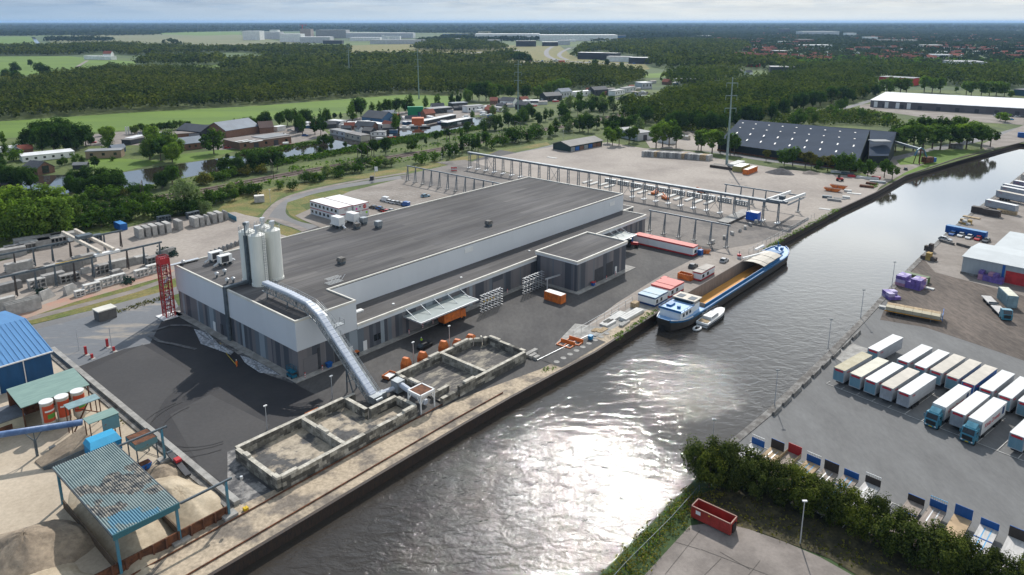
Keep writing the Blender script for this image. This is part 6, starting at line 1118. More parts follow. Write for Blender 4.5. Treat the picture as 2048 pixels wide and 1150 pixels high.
BR = [((83.4, 150.9), m_troof, 'white roofed trailer standing apart, leftmost of the farther row'), ((87.3, 145.4), m_troof, 'white roofed trailer behind the fourth nearer trailer, farther row'), ((89.6, 142.7), m_troof, 'white roofed trailer left of the three beige roofs, farther row'), ((91.8, 140.4), m_troof2, 'beige roofed trailer, left one of the three beige roofs'), ((93.8, 137.9), m_troof2, 'pinkish beige roofed trailer, middle one of the three beige roofs'), ((95.5, 135.2), m_troof2, 'beige roofed trailer with a blue side, right one of the three beige roofs'), ((97.6, 132.7), m_troof, 'white roofed trailer right of the blue sided trailer, farther row'), ((99.5, 129.8), m_troof, 'white roofed trailer second from the right edge, farther row'), ((101.8, 127.3), m_troof, 'light roofed trailer with orange lamps at the right edge, farther row')]
for i, (p, r_, l) in enumerate(BR): trailer(l, p, r_, m_blue if i == 5 else m_tside, m_tdoor if i != 5 else m_blue)
trailer('white trailer with large red name on its side, left of the two trucks', (84.4, 126.4), m_troof, m_twhite, m_tdoor2, True, big='Kivits Drunen'); tractor('teal truck cab of the left truck in the nearer row', (84.4, 126.4))
trailer('white roofed trailer between the two teal trucks', (86.4, 123.6), m_troof, m_tside, m_tdoor2)
trailer('white trailer with large red name on its side, right of the two trucks', (88.2, 121.1), m_troof, m_twhite, m_tdoor2, True, big='Kivits Drunen'); tractor('teal truck cab of the right truck in the nearer row', (88.2, 121.1))
trailer('white roofed trailer with a light blue end at the right picture edge', (92.5, 115.9), m_troof, m_tside, m_tdoor)
# parking lines
b = MB(); z_ = Vector((0, 0, .19)); n0 = Vector((71.5, 141.5, 0)) - TU * 1.2 + TV * 3.1; dr = (Vector((92.5, 115.9, 0)) - Vector((71.5, 141.5, 0))).normalized()
b.bar(n0 + z_, n0 + dr * 48 + z_, .14, .01)
for k in range(15): q = n0 + dr * (3.27 * k) + z_; b.bar(q, q + TU * (14 if k in (5, 8, 9) else 1.6 if k < 5 else 13), .13, .01)
f0 = at(1590, 923); f1 = at(1999, 1100); dd = (f1 - f0).normalized(); bk = Vector((dd.y, -dd.x, 0)); bk = bk if bk.x < 0 else -bk
f0 = at(1500, 884)
b.bar(f0 + z_, f0 + dd * 60 + z_, .14, .01)
for k in range(18): q = f0 + dd * (1.6 + 3.35 * k) + z_; b.bar(q, q + bk * 12, .13, .01)
tag(b.build('parking_lines', m_line), kind='structure')
b = MB(); q = Vector((85.5, 118.5, .2)); 
tag(sheet('concrete_patch', [at(1668, 716), at(1680, 700), at(1706, 688), at(1740, 700), at(1700, 735)], m_conc, 9, world=True), kind='structure')
# flatbed trailers with upright head boards, backed towards the hedge
m_deck = mat('worn_timber_deck', (.36, .30, .255), .85, c2=(.25, .21, .18), sc=1.2, stretch=(.25, 3, 1)); m_deckt = mat('tan_deck', (.50, .36, .22), .85, var=.1, sc=.6); m_deckw = mat('pale_worn_deck', (.58, .56, .54), .8, var=.1, sc=.8, stretch=(.4, 3, 1)); m_dkb = mat('dark_board', (.075, .062, .055), .7, var=.15); m_lb = mat('light_blue_strip', (.13, .42, .72), .6)
fb = [((44.3, 118.7), m_blue, m_deckw, m_alu, 'blue head board with a white open top rail and a pale deck', 1), ((47.4, 117.4), m_dkb, m_deckt, m_alu, 'dark head board in a blue frame and a tan deck', 0), ((50.0, 116.0), m_redp, m_deck, None, 'red head board and wooden side boards', 2), ((52.3, 113.3), m_blue, m_deckt, m_lb, 'pale railed blue head board and light blue paint', 1), ((54.4, 110.9), m_dkb, m_deck, m_alu, 'brown head board next to the tall hedge tip', 0), ((57.1, 109.2), m_blue, m_deck, m_lb, 'low blue head board and two light blue strips on the deck', 3), ((59.8, 107.2), m_dkb, m_deckw, m_alu, 'dark head board with an open white grille on top', 1), ((64.5, 102.5), m_dkb, m_deck, None, 'black head board right of the empty bay and bright blue beam', 3), ((67.2, 101.0), m_blue, m_deck, m_alu, 'blue head board with a blue grille on top', 1), ((70.0, 99.0), m_blue, m_deckt, None, 'tall plain blue head board and a pale worn deck', 0), ((72.6, 96.6), m_blue, m_deckw, m_lb, 'plain blue head board and a light blue patch on the deck', 3), ((75.2, 94.0), m_dkb, m_deckw, None, 'black and grey head board and a white deck at the right edge', 0)]
for i, (p, mh, md, ms_, l, kd) in enumerate(fb):
    az = math.atan2(bk.y, bk.x); t = thing('flatbed_trailer', 'flatbed trailer with ' + l, 'flatbed trailer', (p[0], p[1], 0), az, 'flatbed trailers along the hedge'); W_ = 2.45; b = MB(); b.box(0, 0, 1.1, 13.0, W_, 1.28); b.build('deck', md, t)
    hh = 1.1 if kd == 3 else 1.75; b = MB(); b.box(-.08, 0, 1.1, 0, W_, 1.28 + hh * (.72 if kd == 1 else 1)); b.build('head_board', mh, t)
    if kd == 1: b = MB(); [b.bar((-.04, .1 + .32 * k, 1.28 + hh * .7), (-.04, .1 + .32 * k, 1.28 + hh), .07, .07) for k in range(8)]; b.bar((-.04, 0, 1.3 + hh), (-.04, W_, 1.3 + hh), .09, .09); b.build('top_rail', m_white if i != 8 else m_lb, t)
    else: b = MB(); b.bar((-.04, 0, 1.3 + hh), (-.04, W_, 1.3 + hh), .1, .08); b.build('top_rail', m_blue if mh != m_redp else m_redp, t)
    if ms_:
        b = MB(); [b.box(.5, y, 1.285, 12 if ms_ == m_lb else 4.5, y + .16, 1.30) for y in (.75, 1.6)]; b.build('deck_strip', ms_, t)
    if kd == 2: b = MB(); b.box(.1, 0, 1.28, 13, .06, 1.9); b.box(.1, W_ - .06, 1.28, 13, W_, 1.9); b.build('side_board', m_wood, t)
    if kd == 3: b = MB(); b.box(3.6, 0, 1.285, 3.8, W_, 1.36); b.build('deck_step', m_bbl if i == 7 else m_blue, t)
    b = MB(); b.box(.3, .7, .7, 12.6, W_ - .7, 1.1); b.box(.0, -.02, .95, 13, .05, 1.12); b.box(0, W_ - .05, .95, 13, W_ + .02, 1.12); b.build('chassis', m_dsteel, t); wheels(t, (7.6, 8.9, 10.2), W_)
# long loaded trailers
Tz = at(1768, 628); az = ang(at(1776, 628), at(1880, 648))
def loaded(lab, off_, load, ld_n, side, L_=13.4, hb=True):
    o = Tz + Vector((-math.sin(az), math.cos(az), 0)) * off_; t = thing('plank_trailer', lab, 'flatbed trailer', (o.x, o.y, 0), az, 'loaded plank trailers'); b = MB(); b.box(0, 0, 1.0, L_, 2.4, 1.25); b.build('deck', m_dsteel, t)
    b = MB(); b.box(0, -.04, 1.0, L_, .02, 1.2); b.build('side_stripe', side, t)
    for k in range(6): b = MB(); x0 = .2 + (L_ - .6) * k / 6; b.box(x0, .15, 1.25, x0 + (L_ - .6) / 6 - .06, 2.25, 1.25 + ld_n); b.build('plank_bundle', load, t)
    if hb: b = MB(); b.box(L_, .0, 1.0, L_ + .15, 2.4, 2.7); b.build('head_board', m_blue, t)
    wheels(t, (1.8, 3.1, 4.4), 2.4); b = MB(); b.bar((L_ - 2.5, .3, 0), (L_ - 2.5, .3, 1), .15, .15); b.bar((L_ - 2.5, 2.1, 0), (L_ - 2.5, 2.1, 1), .15, .15); b.build('landing_leg', m_dsteel, t)
loaded('flatbed trailer loaded with pale timber, nearer of the two with an orange stripe', 0, mat('pale_sawn_timber', (.52, .46, .33), .85, var=.12, stretch=(.3, 4, 4)), .9, mat('orange_stripe', (.72, .33, .03))); loaded('flatbed trailer loaded with brown timber, farther of the two', 3.0, m_wood, .5, m_rust)
slab('short white plank stack left of the loaded trailers', at(1772, 618), az, 4, 1.4, .8, m_pcw, name='plank_stack', cat='plank stack', kind=4)
# container truck turning in the gravel yard
o1 = at(2010, 640); az2 = ang(at(1968, 600), at(2008, 642))
t = thing('container_truck', 'teal truck with an empty container chassis and trailer in the gravel yard', 'truck', (o1.x, o1.y, 0), az2 + math.pi); W_ = 2.4
prof = [(-1.2, .5), (.9, .5), (.9, 3.0), (-.7, 3.1), (-1.1, 2.0), (-1.2, 1.9)]
b = MB(); b.loft([[(x, -1.2, z) for x, z in prof], [(x, 1.2, z) for x, z in prof]]); b.build('cab', m_cab, t); b = MB(); b.poly([(-1.13, -1.0, 2.0), (-.76, -1.0, 3.0), (-.76, 1, 3.0), (-1.13, 1, 2.0)]); b.build('windscreen', m_glass, t); b = MB(); b.box(-1.25, -.8, .9, -1.2, .8, 1.8); b.build('grille', m_black, t)
b = MB(); b.box(1.2, -1.2, 1.0, 7.5, 1.2, 1.2); b.build('load_deck', m_deckw, t); b = MB(); b.box(8.8, -1.2, 1.0, 15, 1.2, 1.2); b.build('trailer_deck', m_deckw, t); b = MB(); b.box(1.0, -.5, .6, 8.9, .5, .98); b.bar((1.25, -1.2, 1.5), (1.25, 1.2, 1.5), .1, .6); b.bar((8.9, -1.2, 1.4), (8.9, 1.2, 1.4), .1, .5); b.build('drawbar', m_dsteel, t)
for x in (-.3, 4.5, 5.8, 10.5, 13): 
    for y in (-1.05, 1.05): b = MB(); b.disc((x, y, .5), (0, 1, 0), .5, .3, 12); b.build('wheel', m_black, t)
container('swap body with pale blue sides and a cream roof beside the container truck', at(2013, 607), az2, 7.4, 2.5, 3.6, mat('pale_blue_box', (.25, .36, .40), .5), mat('cream_box_roof', (.72, .70, .56), .6), cat='swap body', name='swap_body')
# warehouse
wo = at(1927, 511, 6); wa = R(-45.4); t = thing('warehouse', 'pale grey warehouse with red doors and a blue corner strip on the right bank', 'warehouse', (wo.x, wo.y, 0), wa); m_pg = mat('pale_grey_sheet', (.38, .41, .42), .6, var=.04, sc=.2, stretch=(6, 6, 1)); m_pgr = mat('pale_grey_roof_sheet', (.50, .53, .54), .6, var=.04, sc=.2)
b = MB(); b.loft([[(0, 0, 0), (0, 19, 0), (0, 19, 5.6), (0, 9.5, 6.4), (0, 0, 5.6)], [(46, 0, 0), (46, 19, 0), (46, 19, 5.6), (46, 9.5, 6.4), (46, 0, 5.6)]]); b.build('wall', m_pg, t)
b = MB(); b.loft([[(-.3, -.4, 5.65), (46, -.4, 5.65), (46, -.4, 5.85), (-.3, -.4, 5.85)], [(-.3, 9.5, 6.45), (46, 9.5, 6.45), (46, 9.5, 6.65), (-.3, 9.5, 6.65)], [(-.3, 19.4, 5.65), (46, 19.4, 5.65), (46, 19.4, 5.85), (-.3, 19.4, 5.85)]]); b.build('roof', m_pgr, t)
b = MB(); b.box(10.6, -.12, 0, 11.3, 0, 5.6); b.build('corner_strip', m_blue, t)
for k in range(5): b = MB(); b.box(11.6 + 5.6 * k, -.1, .2, 16.8 + 5.6 * k, 0, 4.0); b.build('red_door', m_redp, t)
b = MB(); b.box(-.15, -.15, 0, 10.6, 0, .8); b.build('plinth', m_concd, t)
t = thing('warehouse', 'lower pale grey warehouse wing behind the one with red doors', 'warehouse', (wo.x, wo.y, 0), wa); b = MB(); b.box(4, 19.5, 0, 50, 42, 5.4); b.build('wall', m_pg, t); b = MB(); b.loft([[(3.8, 19.4, 5.4), (50, 19.4, 5.4), (50, 19.4, 5.5), (3.8, 19.4, 5.5)], [(3.8, 42, 5.9), (50, 42, 5.9), (50, 42, 6), (3.8, 42, 6)]]); b.build('roof', m_pgr, t)
# containers, cars, stacks
c0, c1 = at(1897, 450, 2.7), at(1971, 464, 2.7); cz = ang(c0, c1); cm = (c0 + c1) / 2
container('long blue container pair behind the row of parked cars on the right bank', (cm.x, cm.y, 0), cz, (c1 - c0).length + 1.0, 2.5, 2.7, m_blue, mat('light_blue_top', (.12, .3, .55), .6))
for x, y, m, l in ((1905, 468, m_cbl, 'blue car, leftmost of the five parked in front of the blue container'), (1922, 471, m_cw, 'white car second from the left before the blue container'), (1938, 475, m_cw, 'white car in the middle of the five before the blue container'), (1956, 478, m_cr, 'red car before the right end of the blue container'), (1972, 482, m_cd, 'dark silver car rightmost in the row by the warehouse roof')): car(l, at(x, y + 2), cz - R(90), m, 'cars before the blue container')
car('dark grey car parked alone behind the low barrier on the right bank', at(1890, 481), cz, m_cs)
for (x0, y0, x1, y1, l) in ((1879, 483, 1908, 491, 'low dark concrete barrier left part by the lone car'), (1913, 490, 1945, 499, 'low dark concrete barrier right part towards the warehouse')):
    p, q = at(x0, y0), at(x1, y1); b = MB(); b.bar(p + Vector((0, 0, .5)), q + Vector((0, 0, .5)), .6, .9); tag(b.build('concrete_barrier', m_concd), l, 'barrier')
def stack(lab, x, y, L_, W_, Hh, m, n=3, rz=None, nm='pallet_stack', cat='pallet stack', z=0):
    t = thing(nm, lab, cat, at(x, y), cz if rz is None else rz); b = MB(); rr = random.Random(int(x))
    nx, ny, nz = max(1, int(L_ / 1.3)), max(1, int(W_ / 1.3)), max(1, int(Hh / .9))
    for i in range(nx):
        for j in range(ny):
            for k in range(nz if rr.random() < .75 else max(1, nz - 1)): b.box(-L_ / 2 + L_ * i / nx + .03, -W_ / 2 + W_ * j / ny + .03, Hh * k / nz + .04, -L_ / 2 + L_ * (i + 1) / nx - .03, -W_ / 2 + W_ * (j + 1) / ny - .03, Hh * (k + 1) / nz - .02, rr.randrange(len(m)))
    b.build('packs', m, t); return t
m_pu = mat('purple_wrap', (.20, .13, .42), .4, var=.15, sc=1); m_pu2 = mat('lilac_wrap', (.50, .42, .66), .4); m_pu3 = mat('pinkish_wrap', (.50, .26, .38), .5); m_py = mat('yellow_timber_pack', (.50, .33, .10), .8); m_pd = mat('dark_pallets', (.11, .09, .08), .9)
stack('large purple wrapped pallet stack at the right quay edge', 1820, 573, 7, 4.5, 3.2, [m_pu, m_pu, m_pu2, m_pu3]); stack('lower purple wrapped pallet stack nearer the loaded trailers', 1782, 596, 3.6, 3.8, 2.0, [m_pu, m_pu2], rz=cz + .9); stack('purple wrapped pallet stack in front of the red warehouse door', 1981, 563, 6.5, 2.4, 2.9, [m_pu, m_pu, m_pu3])
stack('yellow timber pallet stack on the right quay', 1857, 520, 4.6, 2.0, 2.6, [m_py, m_py, m_pd]); stack('dark pallet tower behind the yellow timber on the right quay', 1857, 502, 2.6, 1.6, 2.8, [m_pd]); stack('pale timber packs left of the blue container', 1930, 448, 4, 3, 1.8, [m_wood, m_py, m_pcw]); stack('flat wooden pallets by the quay behind the blue container', 1943, 436, 6, 2, .5, [m_wood]); stack('yellow brown packs under the white trailers at the right edge', 2013, 428, 7, 2, 1.6, [m_py, m_wood]); stack('white wrapped bales behind the purple stack', 1842, 570, 2.4, 3, 1.8, [m_pcw]); stack('flat white sheets beside the white bales', 1853, 577, 4, 1.4, .5, [m_pcw])
container('long green flat container behind the purple stack', at(1832, 561), cz, 7, 2.0, 1.9, mat('olive_green_box', (.11, .17, .07), .6), None)
for i, (x, y) in enumerate(((1960, 427), (1982, 432))): container('dark brown open sided rack box at the right quay, %s' % ('left one' if i == 0 else 'right one'), at(x, y), cz, 6.2, 2.4, 2.7, m_pd, m_dkb)
TZ2 = ang(at(1968, 412), at(2040, 428))
for i, (x, y, l, r_, s_) in enumerate(((1968, 417, 'grey trailer nearest the dark rack boxes at the right edge, red mark on its side', m_troof, m_tside), (1990, 398, 'grey trailer with a beige roof, second of the upper right group', m_troof2, m_tside), (1999, 389, 'white roofed trailer, third of the upper right group', m_troof, m_tside), (2003, 384, 'white roofed trailer, fourth of the upper right group', m_troof, m_tside), (2024, 377, 'purple grey trailer near the top of the upper right group', m_troof, mat('purple_grey_curtain', (.26, .25, .32), .6)), (2040, 364, 'beige trailer farthest of the upper right group', m_troof2, m_troof2))):
    trailer(l, None, r_, s_, m_tdoor2, rz=TZ2, loc=at(x, y), grp='trailers at the upper right edge')
slab('tipped white tarp over goods between the upper right trailers', at(2046, 388), TZ2, 8, 3, 1.6, m_white, name='tarp_heap', cat='tarp heap', kind=3)
# quay barrier blocks and lamps
for i in range(9):
    p, q = at(1540 + 19.8 * i + 6, 832 - 18.9 * i), at(1540 + 19.8 * (i + 1) + 1, 832 - 18.9 * (i + 1) + 4); t = thing('quay_barrier', 'low dark concrete barrier block on the right quay, %s from the hedge end' % nth(i), 'barrier', p, ang(p, q), 'barrier blocks on the right quay'); b = MB(); L_ = (q - p).length; b.loft([[(0, -.35, 0), (0, .35, 0), (0, .15, .85), (0, -.15, .85)], [(L_, -.35, 0), (L_, .35, 0), (L_, .15, .85), (L_, -.15, .85)]]); b.build('block', m_concd, t)
for x, y, h_, l in ((1549, 812, 8.0, 'tall thin lamp post on the right quay nearest the hedge'), (1656, 698, 7.6, 'tall thin lamp post on the right quay beside the first trailer'), (1721, 637, 8.0, 'tall thin lamp post on the right quay by the loaded trailers'), (1783, 577, 8.2, 'tall thin lamp post on the right quay by the purple stacks')): lamp(0, 0, h_, l, at(x, y), 0, 0, group='lamp posts on the right quay')
lamp(0, 0, 7.6, 'dark thin lamp post sticking out above the hedge by the water', at(1423, 915), 0, 0, group='lamp posts by the hedge'); lamp(0, 0, 7.4, 'grey lamp post in front of the long hedge', at(1600, 1088), 0, 1, group='lamp posts by the hedge')
# red open container at the bottom
p0, p1 = at(1381, 1037), at(1466, 1078); az3 = ang(p0, p1); t = thing('roll_off_container', 'large open red roll off container on the slab yard', 'container', (p0.x, p0.y, .15), az3); L_, W_, h_ = 6.6, 2.35, 2.2; m_redc = mat('rusty_red_paint', (.42, .045, .035), .55, c2=(.30, .035, .025), sc=.8, fine=.1)
b = MB(); b.box(0, 0, .2, L_, .1, h_); b.box(0, W_ - .1, .2, L_, W_, h_); b.box(0, .1, .2, .1, W_ - .1, h_); b.box(L_ - .1, .1, .2, L_, W_ - .1, h_); b.build('side_walls', m_redc, t)
b = MB(); b.box(.1, .1, .2, L_ - .1, W_ - .1, .35); b.build('floor', mat('dark_rusty_floor', (.06, .04, .035), .9), t); b = MB(); [b.box(.4 + .62 * k, -.06, .25, .5 + .62 * k, 0, h_ - .1) for k in range(10)]; b.build('ribs', m_redc, t)
b = MB(); b.bar((0, .05, h_), (L_, .05, h_), .16, .12); b.bar((0, W_ - .05, h_), (L_, W_ - .05, h_), .16, .12); b.bar((.05, 0, h_), (.05, W_, h_), .16, .12); b.bar((L_ - .05, 0, h_), (L_ - .05, W_, h_), .16, .12); b.build('worn_rim', mat('worn_rim_paint', (.42, .25, .2), .7), t)
b = MB(); b.box(.85, -.08, 1.2, 1.65, -.03, 1.8); b.build('white_sticker', m_white, t); b = MB(); b.box(2.9, -.08, 1.75, 3.2, -.03, 1.9); b.build('yellow_sticker', m_yellow, t); b = MB(); b.box(L_, .6, .3, L_ + .2, 1.75, 1.7); b.build('hook_frame', m_black, t); b = MB(); [b.disc((x, y, .15), (0, 1, 0), .18, .2) for x in (.5, L_ - .5) for y in (.3, W_ - .3)]; b.build('rollers', m_black, t)
fence('long wire mesh fence along the grassy bank in front of the red container', [at(1398, 985), at(1386, 1000), at(1340, 1052), at(1250, 1143), at(1200, 1200)], 1.5, m_dsteel, 3.0, rails=(1.0,))
b = MB(); gp = at(905, 1143); b.loft([[(gp.x - .5, gp.y, -1.6), (gp.x - .5, gp.y + .1, -1.6), (gp.x - .5, gp.y + .05, -1.55)], [(gp.x + .4, gp.y, -1.5), (gp.x + .4, gp.y + .12, -1.5), (gp.x + .4, gp.y + .06, -1.42)]]); b.poly([(gp.x, gp.y, -1.5), (gp.x + .2, gp.y + .1, -1.5), (gp.x + .5, gp.y + .7, -1.3)]); b.poly([(gp.x, gp.y, -1.5), (gp.x + .2, gp.y - .1, -1.5), (gp.x - .2, gp.y - .6, -1.3)])
tag(b.build('seagull', m_white), 'small white gull flying low over the dark water at the bottom', 'bird')
# ---------------------------------------------------------------- buildings and masts of the middle and far distance
def hz(x, y, yt):                                                    # height of something standing at pixel (x, y) whose top shows at row yt
    p = at(x, y); r = (CYP - yt) / FPX; return CAMH + p.y * (r * _c - _s) / (_c + r * _s)
def flat_m(n, c, r=.7, v=.08): return mat(n, c, r, var=v, sc=.15)
mw_white, mw_cream, mw_grey, mw_dark, mw_brick, mw_blue, mw_green = flat_m('white_wall', (.86, .86, .85)), flat_m('cream_render', (.50, .46, .38)), flat_m('grey_wall_sheet', (.58, .59, .62)), flat_m('charcoal_wall', (.05, .058, .068)), m_brick, flat_m('blue_wall_sheet', (.05, .13, .24)), flat_m('dark_green_boards', (.025, .055, .05))
mr_grey, mr_dark, mr_blue, mr_white, mr_brown, mr_felt = flat_m('grey_sheet_roof', (.24, .25, .26)), flat_m('charcoal_roof', (.065, .075, .092)), flat_m('blue_grey_roof', (.17, .21, .26)), flat_m('bright_white_roof', (.72, .73, .74)), flat_m('brown_felt_roof', (.21, .175, .155)), flat_m('grey_felt', (.17, .16, .155))
def bldg(lab, l, r, dep, h, mw, mr, kind='flat', win=0, door=0, name='building', cat='building', group=None, rh=None, over=.3, mwin=None, ridge_across=False):
    p, q = at(*l), at(*r); az = ang(p, q); L_ = (q - p).length; t = thing(name, lab, cat, p, az, group); b = MB()
    rh = rh if rh is not None else (0.28 * (L_ if ridge_across else dep)); v = over
    if kind == 'flat':
        b.box(0, 0, 0, L_, dep, h); b.build('wall', mw, t); b = MB(); b.box(-v, -v, h, L_ + v, dep + v, h + .35); b.build('roof', mr, t)
    elif not ridge_across:
        b.loft([[(x, 0, 0), (x, dep, 0), (x, dep, h), (x, dep / 2, h + rh), (x, 0, h)] for x in (0, L_)]); b.build('wall', mw, t); b = MB()
        for s in (0, 1):
            y0, y1 = (-v, dep / 2) if s == 0 else (dep + v, dep / 2); b.loft([[(-v, y0, h - .05), (L_ + v, y0, h - .05), (L_ + v, y0, h + .2), (-v, y0, h + .2)], [(-v, y1, h + rh), (L_ + v, y1, h + rh), (L_ + v, y1, h + rh + .25), (-v, y1, h + rh + .25)]])
        b.build('roof', mr, t)
    else:
        b.loft([[(0, y, 0), (L_, y, 0), (L_, y, h), (L_ / 2, y, h + rh), (0, y, h)] for y in (0, dep)]); b.build('wall', mw, t); b = MB()
        for x0 in (-v, L_ + v): b.loft([[(x0, -v, h - .05), (x0, dep + v, h - .05), (x0, dep + v, h + .2), (x0, -v, h + .2)], [(L_ / 2, -v, h + rh), (L_ / 2, dep + v, h + rh), (L_ / 2, dep + v, h + rh + .25), (L_ / 2, -v, h + rh + .25)]])
        b.build('roof', mr, t)
    for k in range(win): x = L_ * (k + .5) / win; w_ = min(1.6, L_ / win * .3); b = MB(); b.box(x - w_ / 2, -.08, h * .38, x + w_ / 2, 0, h * .75); b.build('window', mwin or m_glass, t)
    for k in range(door): x = L_ * (k + .8) / (door + .6); b = MB(); b.box(x - 1.6, -.1, 0, x + 1.6, 0, min(3.6, h * .8)); b.build('door', m_doord, t)
    return t
# left gardens
t = bldg('brick house with a dark tiled roof and white gable edges by the old canal', (76, 351), (108, 345), 9, 3.4, m_brick, m_rooft, 'gable', 0, 0, 'brick_house', 'house', ridge_across=True, rh=3.0); b = MB(); b.box(2.5, -.1, .5, 6, 0, 4.4); b.build('tall_window', m_glass, t)
t = bldg('side wing of the brick house with a dark tiled roof', (47, 344), (76, 350), 8.5, 2.9, m_brick, m_rooft, 'gable', 2, 0, 'house_wing', 'house', rh=2.6)
bldg('low white house with a white flat roof behind the brick house', (46, 325), (150, 314), 12, 3.2, mw_white, mr_white, 'flat', 6, name='white_house', cat='house'); bldg('tan lean to house with a grey roof above the garden lawn', (172, 318), (243, 315), 8, 4.2, flat_m('tan_wall', (.30, .22, .15)), mr_grey, 'flat', 3, name='garden_house', cat='house')
bldg('small blue grey shed roof right of the tan house', (226, 306), (252, 303), 6, 2.6, mw_blue, mr_blue, 'gable', name='shed', cat='shed'); bldg('tiny dark garden shed by the lawn', (146, 339), (174, 338), 4, 2.2, mw_dark, mr_grey, 'gable', name='shed', cat='shed'); bldg('dark shed with a white gutter at the left picture edge', (-20, 352), (16, 366), 6, 2.8, mw_dark, mr_dark, 'gable', name='shed', cat='shed')
bldg('white camper shed at the left edge under the trees', (0, 305), (28, 302), 5, 2.6, mw_white, mr_white, name='shed', cat='shed'); bldg('white caravan in the trees at the left edge', (34, 298), (48, 296), 3, 2.4, mw_white, mr_white, name='caravan', cat='caravan')
bldg('low dark red shed with a black roof behind the big trees', (262, 290), (290, 284), 7, 3, mw_dark, mr_felt, name='shed', cat='shed'); bldg('small white flat roofed kiosk on the garden centre yard', (266, 287), (292, 280), 5, 3.2, mw_cream, mr_white, name='kiosk', cat='kiosk')
for i, x in enumerate((253, 258, 263)): b = MB(); p = at(x, 268); b.box(-.5, -.1, 0, .5, .1, 5.2); tag(b.build('banner', m_white, None, p), 'white upright banner by the meadow edge, %s of three' % nth(i), 'banner', 'white banners by the meadow')
bldg('dark gabled barn with a white skylight beside the blue grey hall', (402, 276), (438, 270), 24, 4.0, mw_dark, mr_dark, 'gable', 0, 0, 'dark_barn', 'barn', ridge_across=True, rh=3.6); bldg('wide blue grey pitched hall roof left of the brown wall', (453, 277), (520, 266), 22, 5, m_brick, mr_blue, 'gable', 0, 0, 'pitched_hall', 'hall', rh=5)
bldg('blue grey pitched building behind the round tree', (361, 302), (411, 296), 16, 3.8, m_brick, mr_blue, 'gable', 4, 0, 'pitched_building', 'building', rh=3); bldg('low brown flat roof at the left of the dark barn', (355, 278), (395, 275), 12, 3.2, m_brick, mr_brown, name='flat_building')
bldg('large low workshop with three white roof lights', (480, 300), (583, 286), 22, 4.2, m_brick, mr_brown, 'flat', 5, 2, 'workshop', 'workshop'); bldg('grey roofed workshop with a blue edge at its right', (530, 292), (580, 284), 13, 4.6, mw_blue, mr_grey, 'flat', 3, 0, 'workshop', 'workshop')
t = thing('roof_lights', 'three white roof lights on the low workshop', 'roof lights', at(472, 284, 4.7), ang(at(472, 284, 4.7), at(505, 279, 4.7)))
for k in range(3): b = MB(); b.box(2 * k, -4.6 * k, 0, 9 + 2 * k, -4.6 * k + 1.5, .25); b.build('roof_light', m_white, t)
bldg('brown gabled barn behind the workshop', (520, 268), (548, 266), 10, 4, m_brick, flat_m('red_brown_roof', (.12, .07, .06)), 'gable', name='brown_barn', cat='barn', rh=4); bldg('small white boat shed by the trees', (555, 263), (572, 260), 5, 3, mw_white, mr_white, name='shed', cat='shed'); bldg('small pale shed between two trees on the yard', (612, 256), (626, 254), 6, 3.4, mw_white, mr_white, name='shed', cat='shed')
# houseboat quarter
hb = [((660, 268), (700, 276), 6, 3.2, mw_grey, mr_grey, 'grey houseboat at the left end of the houseboats'), ((690, 276), (722, 283), 7, 3.6, mw_cream, mr_felt, 'cream and charcoal houseboat nearest the open water'), ((657, 250), (680, 252), 7, 3.4, mw_white, mr_white, 'white flat roofed house behind the left houseboats'), ((693, 256), (716, 256), 7, 3.6, mw_dark, mr_white, 'charcoal house with a white roof edge'), ((710, 262), (745, 264), 8, 3.8, m_brick, mr_dark, 'brown house with a dark roof in the houseboat row'), ((732, 256), (770, 262), 6, 4.2, mw_white, mr_white, 'long white house with a row of windows'), ((765, 266), (790, 266), 6, 3.6, mw_dark, mr_felt, 'black and white house beside the round tree'), ((741, 272), (770, 272), 6, 2.6, mw_white, mr_grey, 'white boat house behind the red boat'), ((724, 270), (742, 272), 6, 3.2, mw_dark, mr_felt, 'dark low house in the middle houseboats'), ((863, 228), (905, 224), 11, 4, mw_dark, mr_grey, 'long low workshop with a grey roof by the green container'), ((845, 250), (912, 236), 5, 2.6, mw_dark, mr_white, 'long narrow boat shed with a bright roof'), ((895, 252), (945, 242), 6, 2.4, mw_green, mr_white, 'dark green houseboat with a white roof'), ((935, 225), (968, 222), 8, 5, mw_white, mr_grey, 'white cottage with arched doors'), ((838, 232), (858, 230), 6, 3, mw_blue, mr_dark, 'small dark blue pitched shed'), ((770, 238), (794, 236), 8, 3.4, flat_m('orange_brick', (.42, .26, .12)), mr_blue, 'orange walled shed with a grey blue roof'), ((980, 211), (995, 211), 8, 4.5, m_brick, m_roofr, 'small house with a plum red roof'), ((1000, 212), (1026, 214), 9, 5, mw_white, mr_dark, 'black roofed house with a white gable'), ((985, 222), (1002, 224), 6, 3.4, mw_white, mr_grey, 'white boat house by the small bridge'), ((1030, 218), (1052, 220), 7, 4, mw_dark, mr_dark, 'black boat house near the slender mast'), ((1046, 208), (1078, 208), 8, 3, mw_white, mr_white, 'white house with several white canopies'), ((1092, 203), (1124, 201), 12, 5, mw_dark, mr_dark, 'dark wide house behind the willow trees'), ((1122, 196), (1144, 194), 10, 6, mw_grey, mr_blue, 'grey blue pitched house between the willows'), ((1150, 194), (1194, 190), 8, 5, mw_white, mr_white, 'large white house behind the willows'), ((1188, 192), (1216, 190), 10, 6, mw_dark, mr_dark, 'charcoal villa at the water bend'), ((1230, 192), (1250, 188), 8, 5, mw_white, mr_grey, 'white villa at the far water'), ((1252, 186), (1272, 182), 8, 5, mw_grey, mr_dark, 'grey villa at the far water'), ((1284, 178), (1304, 177), 14, 7, mw_grey, mr_white, 'white roofed block at the end of the water'), ((905, 216), (935, 214), 9, 4, mw_dark, mr_blue, 'blue grey roofed house right of the workshop')]
